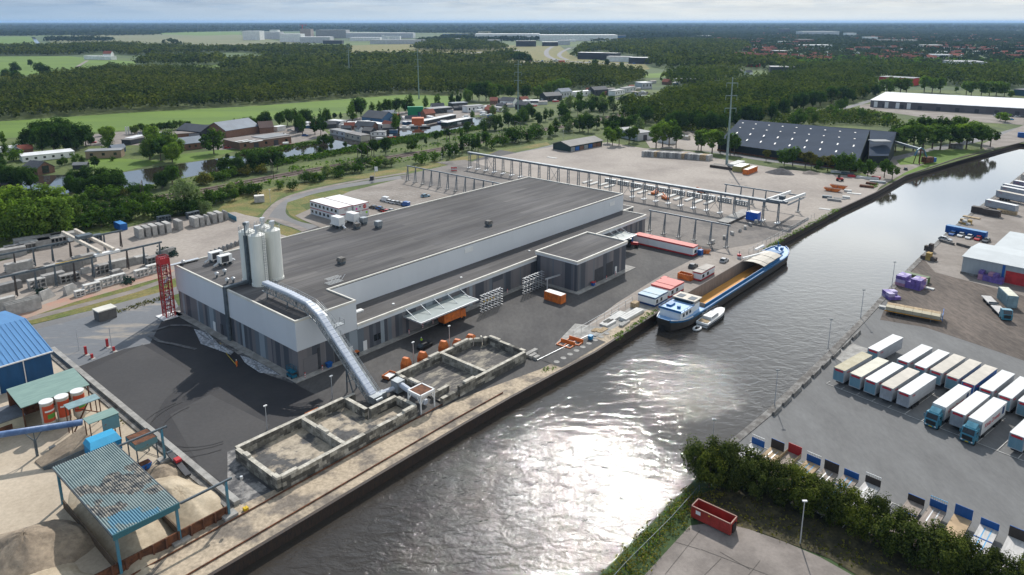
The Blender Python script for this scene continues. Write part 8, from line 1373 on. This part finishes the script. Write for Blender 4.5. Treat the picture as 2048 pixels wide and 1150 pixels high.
def crown(n, size, rx=.36, z0=.22, z1=1.0, blobs=16, br=.36, droop=0.0, H_=10.0, conic=0.0):
    cz_, hz_ = (z0 + z1) / 2, (z1 - z0) / 2; C = []
    while len(C) < blobs:
        p = rng.uniform(-1, 1, 3); q = np.linalg.norm(p)
        if .35 < q < .8: C.append(p)
    C = np.array(C); C[:, :2] *= (1 - conic * (C[:, 2:3] + 1) / 2); k = rng.integers(0, blobs, n); d = rng.normal(size=(n, 3)); d /= np.linalg.norm(d, axis=1)[:, None]
    rad = br * rng.uniform(.55, 1.15, (n, 1)) * rng.uniform(.7, 1.2, blobs)[k][:, None]; P_ = C[k] + d * rad; out = P_ / (np.linalg.norm(P_, axis=1)[:, None] + 1e-6)
    P_[:, 2] -= droop * (P_[:, 0] ** 2 + P_[:, 1] ** 2) * .5; W_ = P_ * np.array([rx, rx, hz_]) + np.array([0, 0, cz_])
    nr = d * .55 + out * .35 + np.array([0, 0, .35]) + rng.normal(size=(n, 3)) * .28; return quads(W_ * H_, nr, size)
def trunk_mesh(h=10, r=.22, top=.62, lean=.0):
    b = MB(); b.tube((0, 0, -.3), (lean, 0, h * .35), r, 7, 0, r * .7); b.tube((lean, 0, h * .35), (lean, .1, h * top), r * .7, 6, 0, r * .3)
    for k in range(4): a = k * 1.6 + .4; z = h * (.33 + .08 * k); b.tube((lean, 0, z), (lean + math.cos(a) * h * .16, math.sin(a) * h * .16, z + h * .16), r * .35, 5, 0, r * .12)
    return b
def tproto(kind, m, n=1100, size=.42, bark=None, **k):
    t = bpy.data.objects.new(kind, None); COL.objects.link(t); k2 = dict(k); top = k2.pop('top', .62)
    c = bpy.data.objects.new('crown', qmesh('crown', crown(n, size, **k2), m)); COL.objects.link(c); c.parent = t; tr = trunk_mesh(top=top).build('trunk', bark or m_bark, t); return t
PR = {}
for nm, ms_, args in (('broadleaf_tree', (l_dark, l_mid, l_light), dict(n=1150, size=.46, rx=.40, z0=.10, blobs=20)), ('oval_tree', (l_dark, l_mid, l_light), dict(n=850, size=.42, rx=.27, z0=.12, blobs=18)), ('poplar_tree', (l_mid, l_light, l_olive), dict(n=1100, size=.40, rx=.32, z0=.24, blobs=20, br=.34)), ('shrub', (l_dark, l_mid, l_olive), dict(n=520, size=.62, rx=.58, z0=.0, z1=1.0, blobs=14, br=.42, top=.3)), ('conical_tree', (l_dark, l_mid), dict(n=700, size=.42, rx=.26, z0=.08, conic=.7))):
    for j, m in enumerate(ms_): PR[nm + str(j)] = tproto(nm, m, **args)
PR['willow_tree0'] = tproto('willow_tree', l_will, n=2600, size=.30, rx=.50, z0=.02, blobs=26, droop=.35, top=.5); PR['willow_tree1'] = tproto('willow_tree', l_will, n=900, size=.45, rx=.42, z0=.1, blobs=16, droop=.3)
PR['hedge_shrub0'] = tproto('hedge_shrub', l_hedge, n=4200, size=.24, rx=.52, z0=.0, blobs=42, br=.26, top=.6, bark=m_bark); PR['hedge_shrub1'] = tproto('hedge_shrub', l_hedge, n=4200, size=.24, rx=.47, z0=.0, blobs=36, br=.28, top=.6); PR['hedge_shrub2'] = tproto('hedge_shrub', l_hedge, n=3600, size=.23, rx=.48, z0=.0, blobs=38, br=.27, top=.6)
PR['big_tree0'] = tproto('broadleaf_tree', l_light, n=3400, size=.30, rx=.38, z0=.05, blobs=30, br=.32); PR['big_tree1'] = tproto('broadleaf_tree', l_dark, n=3000, size=.32, rx=.4, z0=.05, blobs=28, br=.32)
TREES = []                                                            # (group phrase, x, y, height, proto, width factor)
def plant(group, lst, protos_, hr, wf=1.0, word=None):
    rr = random.Random(len(TREES) + 3)
    for e in lst: x, y = e[:2]; h = e[2] if len(e) > 2 else rr.uniform(*hr); TREES.append((group, x, y, h, rr.choice(protos_), wf * rr.uniform(.88, 1.15), word))
def along(pts, n, jx=4, jy=2, seed=1):
    rr = random.Random(seed); W_ = [0]; 
    for p, q in zip(pts, pts[1:]): W_.append(W_[-1] + math.hypot(q[0] - p[0], q[1] - p[1]))
    r = []
    for i in range(n):
        s = W_[-1] * (i + rr.uniform(-.3, .3) + .5) / n
        for k in range(len(pts) - 1):
            if s <= W_[k + 1] or k == len(pts) - 2: f = (s - W_[k]) / (W_[k + 1] - W_[k]); r.append((pts[k][0] + f * (pts[k + 1][0] - pts[k][0]) + rr.uniform(-jx, jx), pts[k][1] + f * (pts[k + 1][1] - pts[k][1]) + rr.uniform(-jy, jy))); break
    return r
plant('hedge between the slab yard and the flatbed trailers', [(1400, 959, 8.7), (1418, 975, 8.0), (1445, 965, 8.9), (1462, 982, 7.5), (1490, 972, 8.2), (1510, 995, 7.3), (1535, 987, 7.7), (1560, 1009, 7.3), (1585, 1001, 7.5), (1612, 1029, 7.3), (1640, 1023, 7.0), (1662, 1049, 7.4), (1692, 1047, 7.3), (1716, 1077, 7.0), (1748, 1073, 8.0), (1772, 1103, 7.5), (1802, 1099, 7.0), (1830, 1131, 7.3), (1862, 1125, 7.0), (1890, 1157, 7.3), (1925, 1149, 6.8), (1958, 1179, 7.0), (1990, 1175, 6.6), (2025, 1203, 6.8), (2060, 1202, 6.8), (2095, 1229, 6.8)], ['hedge_shrub0', 'hedge_shrub1', 'hedge_shrub2'], (6, 7), .86, 'shrub')
plant('big leafy clump at the left picture edge', [(-15, 478, 17), (18, 482, 17), (52, 484, 16.5), (88, 480, 16.5), (120, 474, 16), (0, 460, 18), (40, 458, 18.5), (82, 455, 18), (118, 450, 16.5), (140, 458, 13)], ['big_tree0'], (16, 18), .95, 'tree')
plant('dark tree group between the brick house and the willow', [(140, 388), (162, 392), (188, 390), (212, 388), (236, 386), (150, 374), (178, 372), (205, 370), (232, 372), (0, 368), (20, 374), (42, 372), (62, 376), (5, 352)], ['big_tree1'], (8.5, 11), 1.15, 'tree')
plant('willows and shrubs by the railway bend', [(372, 424, 15.5), (412, 428, 6)], ['willow_tree0'], (14, 15), 1, 'willow')
plant('bushy belt between the railway and the precast yard', along([(150, 455), (200, 452), (262, 440), (330, 428), (418, 418)], 22, 8, 7, 2) + along([(160, 432), (240, 420), (330, 405)], 10, 8, 5, 3) + along([(430, 410), (470, 398)], 3, 4, 3, 4), ['shrub0', 'shrub1', 'shrub0', 'broadleaf_tree1'], (4.5, 8.5), 1.1, 'bush')
plant('bushy belt north of the railway bend', along([(140, 410), (190, 402), (250, 395), (290, 385)], 13, 8, 5, 5) + along([(395, 372), (440, 360), (470, 352), (530, 343)], 9, 6, 4, 6), ['shrub0', 'shrub1', 'shrub2'], (4, 7), 1.1, 'bush')
plant('dark trees on the bank between the old canal and the railway', [(455, 352, 10), (480, 347, 10), (505, 344, 11), (530, 340, 10), (555, 340, 11), (325, 378, 9), (345, 372, 10), (345, 365, 9)], ['broadleaf_tree0', 'broadleaf_tree0', 'big_tree1'], (9, 11), 1.1, 'tree')
plant('pale shrubs along the south side of the railway', along([(448, 396), (480, 390), (520, 388)], 6, 3, 3, 7) + along([(600, 368), (640, 362), (700, 345), (745, 334), (790, 330)], 17, 5, 5, 8) + [(560, 378, 4.5), (585, 380, 5), (842, 327, 7), (870, 322, 6)], ['shrub1', 'shrub0', 'willow_tree1'], (4.5, 7), 1.15, 'shrub')
plant('trees between the old canal bank and the railway', [(728, 314, 9), (748, 312, 10), (772, 309, 10.5), (822, 303, 8), (775, 300, 8), (662, 300, 4), (640, 308, 4), (690, 296, 4)] + along([(820, 300), (900, 278), (1000, 258), (1090, 244)], 12, 6, 6, 9), ['oval_tree0', 'broadleaf_tree0', 'broadleaf_tree1'], (4.5, 9), 1, 'tree')
plant('small trees between the railway and the public road', along([(880, 318), (930, 305), (1000, 292), (1070, 280), (1120, 272)], 22, 8, 5, 10), ['conical_tree0', 'oval_tree1', 'broadleaf_tree0', 'shrub0'], (5, 12), 1, 'tree')
plant('woodland strip around the railway north of the works', along([(960, 262), (1040, 250), (1120, 238), (1200, 226), (1280, 215)], 26, 8, 7, 11) + along([(1130, 262), (1180, 258), (1230, 270), (1275, 262), (1290, 240)], 18, 10, 8, 12), ['broadleaf_tree0', 'broadleaf_tree1', 'oval_tree1', 'willow_tree1', 'broadleaf_tree0'], (8, 14), 1.05, 'tree')
plant('willows by the old canal houses', [(1140, 222, 15), (1160, 218, 17), (1185, 220, 15), (1205, 214, 14), (1125, 226, 11), (1010, 232, 9), (985, 230, 9), (1052, 236, 8), (1066, 238, 8), (945, 240, 8)], ['willow_tree1', 'oval_tree1'], (9, 14), 1, 'willow')
plant('dark tree clump on the meadow edge at the left', [(62, 300, 14), (85, 304, 16), (108, 304, 18), (132, 302, 18), (155, 298, 17), (172, 292, 14), (95, 290, 17), (125, 288, 18), (182, 290, 9), (75, 285, 14)], ['big_tree1', 'big_tree1', 'broadleaf_tree0'], (14, 18), 1.05, 'tree')
plant('garden trees around the houses at the left', [(12, 310, 8), (28, 322, 8), (40, 300, 7), (8, 290, 9), (0, 326, 6), (130, 330, 5), (150, 326, 6), (165, 332, 6), (120, 335, 4.5), (135, 300, 6), (150, 303, 7), (225, 322, 3), (218, 300, 9), (190, 338, 7)], ['broadleaf_tree1', 'shrub1', 'broadleaf_tree0', 'oval_tree1'], (5, 9), 1, 'tree')
plant('trees by the garden centre yard', [(300, 320, 15), (322, 322, 13), (345, 325, 12), (338, 308, 15), (310, 300, 16), (355, 312, 12), (218, 285, 11), (428, 308, 15.5)] + along([(200, 272), (232, 270)], 3, 3, 1, 13) + along([(265, 268), (380, 258)], 11, 3, 1, 14) + along([(430, 264), (530, 248)], 9, 3, 1, 15), ['big_tree0', 'broadleaf_tree0', 'broadleaf_tree1'], (6, 8), 1.05, 'tree')
plant('trees along the workshop bank and the meadow corner', [(560, 255, 12), (575, 252, 13), (590, 250, 13), (605, 248, 12), (618, 248, 12), (645, 250, 13), (655, 246, 12), (532, 252, 12), (598, 262, 13), (605, 268, 14), (630, 268, 14), (642, 272, 13), (650, 292, 8), (660, 296, 8), (640, 292, 7), (670, 240, 6), (682, 239, 6), (475, 318, 4), (495, 314, 4), (455, 320, 4)], ['oval_tree0', 'broadleaf_tree0', 'oval_tree1', 'big_tree1'], (8, 13), 1, 'tree')
plant('row of trees across the bright meadow', [(705, 245, 15), (714, 238, 17), (722, 235, 17), (745, 232, 12), (760, 230, 12), (775, 230, 14), (782, 226, 11), (798, 228, 14), (812, 226, 15), (822, 224, 16), (852, 218, 12), (876, 216, 13), (905, 212, 15), (918, 210, 14), (790, 265, 14), (795, 258, 14)], ['oval_tree0', 'broadleaf_tree0', 'oval_tree1'], (10, 14), .95, 'tree')
plant('tree belt edge behind the houseboats', [(935, 205, 14), (945, 200, 18), (958, 202, 19), (972, 202, 20), (985, 203, 19), (998, 202, 17), (1052, 200, 15), (1075, 196, 14), (1096, 192, 16), (1114, 190, 18), (1130, 188, 18), (1020, 196, 14)], ['big_tree0', 'broadleaf_tree0', 'broadleaf_tree1'], (14, 18), 1, 'tree')
plant('light green poplars on the yard edge left of the mast', [(1312, 296, 15.5), (1325, 294, 17), (1338, 292, 17), (1352, 296, 14), (1396, 300, 12.5), (1402, 302, 14), (1424, 306, 15), (1440, 306, 13.5), (1460, 310, 13.5), (1468, 310, 12), (1258, 288, 11), (1238, 290, 12), (1215, 286, 11), (1225, 292, 11), (1268, 284, 11)], ['poplar_tree1', 'poplar_tree0'], (12, 16), 1.1, 'poplar')
plant('trees in front of the black barn', [(1532, 322, 7), (1568, 332, 10), (1585, 332, 11), (1610, 336, 10), (1622, 338, 9), (1655, 342, 9.5), (1680, 346, 11), (1700, 347, 11), (1735, 354, 9), (1768, 356, 10), (1784, 360, 8), (1632, 343, 3.5), (1640, 336, 5)], ['poplar_tree0', 'broadleaf_tree1', 'poplar_tree2'], (8, 11), 1.15, 'tree')
plant('tall trees along the far canal bank', [(1790, 304, 15), (1808, 300, 16), (1826, 302, 16), (1845, 302, 17), (1864, 298, 16), (1880, 300, 16), (1898, 298, 15), (1917, 296, 16), (1932, 298, 15), (1962, 298, 16), (1980, 294, 12), (1850, 282, 17), (1885, 284, 17), (1915, 280, 17), (1945, 286, 15), (1820, 286, 16), (1795, 288, 14)], ['poplar_tree0', 'poplar_tree0', 'poplar_tree1'], (14, 17), 1.3, 'tree')
plant('round light green trees behind the white roofed warehouse', [(1772, 190, 20), (1780, 188, 21), (1800, 188, 20), (1812, 188, 18), (1848, 184, 19), (1864, 186, 19), (1880, 186, 18), (1932, 190, 17), (1942, 192, 16), (1962, 192, 17), (1978, 192, 18), (1992, 192, 18), (2008, 194, 17), (2020, 196, 9), (1912, 186, 8), (2010, 245, 9), (2000, 242, 8)], ['poplar_tree1', 'broadleaf_tree2', 'oval_tree2'], (15, 20), 1.2, 'tree')
plant('young trees between the barn and the white roofed warehouse', along([(1540, 234), (1600, 240), (1660, 232), (1720, 240), (1790, 244)], 24, 10, 10, 16) + [(1592, 254, 12), (1600, 250, 13), (1628, 248, 9), (1556, 226, 8), (1566, 222, 8), (1680, 222, 11), (1690, 218, 11), (1535, 232, 6), (1548, 236, 6)], ['broadleaf_tree1', 'oval_tree1', 'shrub1', 'broadleaf_tree2'], (5, 9), 1.1, 'tree')
plant('front row of the dark wood behind the poplars', along([(1330, 262), (1380, 262), (1440, 262), (1500, 250), (1540, 240), (1600, 215), (1700, 205), (1750, 196)], 26, 6, 4, 17), ['broadleaf_tree0', 'big_tree1', 'oval_tree0'], (13, 18), 1.05, 'tree')
plant('single trees in the far fields', [(30, 150, 20), (62, 135, 14), (80, 152, 20), (92, 154, 18), (1190, 134, 14), (1214, 135, 15), (1243, 138, 12), (1262, 142, 10), (1034, 127, 22), (1044, 129, 24), (1056, 129, 20), (36, 170, 18), (12, 160, 16)], ['broadleaf_tree0', 'big_tree1'], (12, 18), 1.1, 'tree')
groups = {}
for e in TREES: groups.setdefault(e[0], []).append(e)
KN = {'big_tree': 'broadleaf_tree', 'hedge_shrub': 'hedge_shrub'}
LOOK = {'0': 'dark green', '1': 'mid green', '2': 'olive green'}
def shp(k): return {'broadleaf_tree': 'round topped', 'big_tree': 'wide spreading', 'oval_tree': 'narrow oval', 'poplar_tree': 'loose crowned', 'shrub': 'low bushy', 'conical_tree': 'pointed', 'willow_tree': 'silvery', 'hedge_shrub': 'dense'}[k[:-1]]
used_first = set(); rr = random.Random(77)
for gname, lst in groups.items():
    lst.sort(key=lambda e: e[1])
    for i, (g_, x, y, h, pk, wf, word) in enumerate(lst):
        pr_ = PR[pk]; lab = '%s %s in the %s, %s from the left' % (shp(pk), word or 'tree', g_, nth(i))
        if len(lab.split()) > 16: lab = '%s %s in the %s, %s from left' % (shp(pk), word, g_, nth(i))
        while len(lab.split()) > 16: lab = lab.replace(shp(pk) + ' ', '', 1) if lab.startswith(shp(pk)) else ' '.join(lab.split()[:16])
        s = h / 10.0; sc = (s * wf, s * wf, s)
        if pk not in used_first: used_first.add(pk); o = pr_; o.location = at(x, y); o.rotation_euler = (0, 0, rr.uniform(0, 6.28)); o.scale = sc; tag(o, lab, word or 'tree', g_)
        else:
            o = dup(pr_, at(x, y), rr.uniform(0, 6.28), lab, sc, group=g_); o['category'] = word or 'tree'
for k, o in PR.items():
    if k not in used_first:
        for ch in list(o.children): bpy.data.objects.remove(ch)
        bpy.data.objects.remove(o)
# woods, reeds and weeds nobody could count
def inpoly(P_, poly):
    x, y = P_[:, 0], P_[:, 1]; c = np.zeros(len(P_), bool); n = len(poly); j = n - 1
    for i in range(n):
        xi, yi = poly[i]; xj, yj = poly[j]; k = ((yi > y) != (yj > y)) & (x < (xj - xi) * (y - yi) / (yj - yi + 1e-12) + xi); c ^= k; j = i
    return c
def sample(poly_px, spacing, jit=.45):
    poly = [at(*p)[:2] for p in poly_px]; a = np.array(poly); mn, mx = a.min(0), a.max(0); gx, gy = np.meshgrid(np.arange(mn[0], mx[0], spacing), np.arange(mn[1], mx[1], spacing)); P_ = np.stack([gx.ravel(), gy.ravel()], 1); P_ = P_ + rng.uniform(-jit, jit, P_.shape) * spacing; return P_[inpoly(P_, poly)]
def wood(name, lab, polys, spacing, h, nq, qs, m=None, rw=None, keep=1.0, cat='wood', flatn=.5):
    V = []
    for poly in polys:
        P_ = sample(poly, spacing); P_ = P_[rng.random(len(P_)) < keep]; n = len(P_)
        if not n: continue
        hh = rng.uniform(h * .62, h * 1.2, n) * (1 + .15 * np.sin(P_[:, 0] * .021 + 2 * np.sin(P_[:, 1] * .013)) * np.cos(P_[:, 1] * .031)); r = (rw or spacing * .62) * rng.uniform(.6, 1.45, n); k = np.repeat(np.arange(n), nq); d = rng.normal(size=(n * nq, 3)); d[:, 2] = np.abs(d[:, 2]) * 1.1 - .35; d /= np.linalg.norm(d, axis=1)[:, None]
        c = np.stack([P_[k, 0] + d[:, 0] * r[k], P_[k, 1] + d[:, 1] * r[k], hh[k] * (.60 + .40 * d[:, 2])], 1); c[:, 2] *= np.where(rng.random(n * nq) < .16, .55, 1); V.append(quads(c, d + np.array([0, 0, .35]) + rng.normal(size=d.shape) * .35, qs))
    o = bpy.data.objects.new(name, qmesh(name, np.concatenate(V), m or l_forest)); COL.objects.link(o); return tag(o, lab, cat, None, 'stuff')
wood('forest', 'broad belt of dark woodland beyond the bright meadow', [[(-200, 250), (0, 241), (250, 224), (512, 210), (813, 187), (895, 190), (930, 186), (1000, 188), (1060, 190), (1140, 180), (1230, 176), (1285, 163), (1290, 152), (1240, 146), (1120, 140), (1000, 137), (860, 140), (700, 150), (560, 148), (480, 152), (330, 146), (220, 141), (180, 152), (100, 158), (60, 170), (-200, 175)]], 7.2, 13.5, 34, 1.35)
wood('forest', 'darker second belt of woodland behind the far fields', [[(268, 131), (300, 120), (440, 118), (450, 131)], [(440, 146), (470, 128), (560, 122), (640, 118), (760, 116), (860, 118), (1020, 122), (1020, 128), (860, 134), (700, 142), (560, 146)], [(-200, 112), (0, 112), (140, 111), (200, 106), (280, 112), (285, 96), (230, 92), (110, 97), (0, 98), (-200, 100)], [(260, 110), (480, 105), (560, 112), (700, 108), (700, 100), (560, 98), (420, 101), (280, 98)]], 12, 17, 16, 2.8, l_forest)
wood('forest', 'wooded belt behind the motorway offices', [[(1145, 118), (1160, 98), (1250, 88), (1350, 84), (1480, 86), (1500, 98), (1460, 112), (1340, 114), (1330, 122), (1300, 118), (1200, 104)], [(1300, 128), (1330, 122), (1450, 122), (1560, 126), (1600, 132), (1540, 140), (1440, 140), (1340, 138), (1300, 134)], [(820, 100), (860, 88), (960, 88), (1015, 96), (1000, 101), (900, 103)], [(960, 120), (1000, 112), (1060, 118), (1020, 124)]], 13, 18, 16, 3.0, l_forest)
wood('forest', 'dark wood and thicket behind the black barn', [[(1300, 245), (1345, 232), (1310, 215), (1330, 196), (1420, 180), (1500, 172), (1560, 160), (1640, 150), (1740, 156), (1752, 190), (1700, 206), (1620, 212), (1560, 226), (1520, 246), (1430, 256), (1350, 258)], [(1240, 222), (1300, 212), (1330, 228), (1300, 246), (1250, 244)]], 7.2, 14.5, 44, 1.2, l_wood)
wood('forest', 'belt of trees beyond the white roofed warehouse', [[(1560, 148), (1600, 138), (1720, 132), (1830, 140), (1900, 142), (2150, 148), (2150, 180), (2010, 178), (1900, 172), (1840, 166), (1760, 158), (1640, 152)], [(1340, 152), (1480, 148), (1480, 160), (1400, 172), (1360, 172), (1320, 166)]], 10, 15, 26, 1.8, l_wood)
wood('thicket', 'rough green thicket between the barn and the warehouse', [[(1520, 256), (1560, 238), (1640, 226), (1720, 226), (1790, 240), (1800, 256), (1700, 250), (1600, 252)], [(1300, 240), (1440, 250), (1440, 275), (1360, 268)]], 5.5, 4.5, 22, .9, l_wood, cat='thicket')
wood('town_trees', 'garden and street trees filling the far town', [[(1180, 84), (1480, 80), (1500, 112), (1600, 134), (1900, 140), (2200, 146), (2200, 66), (1700, 58), (1300, 62)]], 22, 12, 12, 3.6, l_far, keep=.62, rw=9)
wood('town_trees', 'nearer garden trees between the town houses', [[(1480, 124), (1560, 118), (1700, 118), (1900, 124), (2200, 132), (2200, 148), (1900, 140), (1640, 138), (1560, 130)]], 14, 10, 18, 2.2, l_mid, keep=.6)
wood('far_woods', 'dark wooded country running to the horizon', [[(-600, 58), (400, 60), (640, 62), (1200, 62), (1300, 62), (2600, 60), (2600, 47.4), (-600, 47.4)]], 150, 20, 9, 30, l_far, rw=90, keep=.9)
wood('far_woods', 'wooded belts beyond the far fields', [[(-300, 73), (60, 72), (240, 69), (400, 64), (480, 62), (480, 58), (-300, 58)], [(490, 60), (650, 60), (830, 64), (1260, 64), (1260, 68), (830, 66), (640, 62), (490, 64)], [(95, 84), (230, 82), (230, 79), (95, 80)], [(150, 72), (320, 70), (320, 67), (150, 68)], [(830, 86), (1400, 76), (1400, 62), (1250, 62), (900, 74)], [(310, 93), (360, 92), (360, 90), (310, 91)]], 40, 17, 14, 8, l_far, rw=24, keep=.8)
def herbs(name, lab, polys, spacing, h, nq, qs, m, keep=1, cat='undergrowth'): return wood(name, lab, polys, spacing, h, nq, qs, m, rw=spacing * .7, keep=keep, cat=cat)
herbs('bank_vegetation', 'tall weeds and grasses on the bank beside the water', [[(1200, 1152), (1290, 1061), (1380, 971), (1400, 985), (1440, 975), (1450, 990), (1392, 1045), (1330, 1085), (1290, 1150), (1270, 1170), (1190, 1170)]], 1.0, .95, 18, .17, l_olive); herbs('bank_vegetation', 'green weeds on the bank by the wire fence', [[(1215, 1150), (1300, 1062), (1382, 980), (1396, 1000), (1340, 1060), (1290, 1110), (1260, 1150)]], 1.5, .8, 20, .2, l_light)
herbs('undergrowth', 'dark undergrowth at the foot of the long hedge', [[(1392, 1015), (1440, 990), (1560, 1015), (1700, 1080), (1850, 1160), (1700, 1130), (1640, 1105), (1520, 1062), (1480, 1050), (1400, 1045)]], 1.7, .55, 8, .22, l_olive)
herbs('reeds', 'reeds and weeds along the old canal and railway', [[(532, 326), (640, 308), (737, 290), (812, 275), (880, 266), (980, 250), (985, 256), (880, 274), (740, 300), (640, 318), (540, 336)], [(388, 360), (438, 348), (532, 326), (540, 332), (440, 356), (392, 366)], [(200, 390), (246, 382), (308, 372), (312, 378), (250, 392)], [(480, 305), (512, 302), (560, 296), (640, 284), (640, 288), (560, 302), (482, 312)]], 2.6, 1.9, 14, .7, l_mid, cat='reeds')
herbs('scrub', 'scattered low scrub along the railway embankment', [[(430, 405), (520, 375), (640, 352), (760, 330), (880, 310), (1000, 288), (1100, 270), (1080, 264), (1000, 280), (880, 303), (760, 323), (640, 344), (520, 368)], [(560, 340), (700, 318), (820, 296), (960, 268), (1090, 246), (1090, 252), (960, 276), (820, 304), (700, 328), (570, 350)]], 5.5, 2.0, 16, .75, l_mid, keep=.5, cat='scrub')
herbs('quay_weeds', 'yellow green weeds growing along the quay edge', [[(1232, 683), (1310, 630), (1314, 622), (1300, 624), (1226, 676)], [(1480, 533), (1552, 489), (1681, 419), (1678, 415), (1545, 487)], [(1085, 745), (1105, 745), (1112, 738), (1095, 735)], [(1740, 370), (1760, 362), (1750, 380)]], .9, .55, 14, .2, l_light, keep=.8, cat='weeds')
herbs('verge_weeds', 'dry weeds along the road verge behind the dark yard', [[(228, 622), (330, 592), (335, 598), (236, 628)], [(238, 845), (256, 855), (262, 868), (240, 850)]], 1.0, .7, 12, .22, l_olive, cat='weeds')
# ---------------------------------------------------------------- air
hz_ = MB(); hz_.box(-70000, -400, -6, 70000, 88000, 110); hv = hz_.build('haze', bpy.data.materials.new('haze_air')); hm_ = hv.data.materials[0]; hm_.use_nodes = True; ht = hm_.node_tree; ht.nodes.clear(); ho = N(ht, 'ShaderNodeOutputMaterial'); pv_ = N(ht, 'ShaderNodeVolumePrincipled'); pv_.inputs['Color'].default_value = (.42, .64, .95, 1); pv_.inputs['Density'].default_value = .000042; pv_.inputs['Anisotropy'].default_value = .2
lk(ht, pv_.outputs[0], ho.inputs['Volume']); tag(hv, kind='stuff')
SUB = {'cab': 'windscreen grille number_plate headlight mirror side_window roof_spoiler', 'end_door': 'red_name_board', 'box_body': 'lettering dark_emblem end_frame', 'aft_cabin': 'porthole_window', 'cabin_roof': 'cabin_rail', 'wheelhouse_roof': 'solar_panel', 'cabin': 'cabin_windows', 'silo_body': 'guard_rail filter_vent ladder', 'side_walls': 'ribs white_sticker yellow_sticker worn_rim', 'head_board': 'top_rail', 'label': 'label_stripe label_picture', 'wall': 'window door tall_window red_door bay_door roller_door', 'walls': 'window wall_bands red_band', 'roof': 'roof_light gutter', 'casing': 'fan_grille', 'pole': 'cross_arm', 'grey_wall': 'window door roller_door dark_panel', 'annex_wall': 'loading_door', 'glasshouse': 'roof', 'body': 'helmet', 'round_white_sign': 'round_sign_ring round_sign_face'}
for t in [o for o in COL.objects if o.parent is None and o.type == 'EMPTY']:
    ch = list(t.children); base = {c.name.split('.')[0]: c for c in ch}
    for k, v in SUB.items():
        if k not in base: continue
        for c in ch:
            if c.name.split('.')[0] in v.split() and not c.children and c is not base[k] and base[k].parent is t: c.parent = base[k]
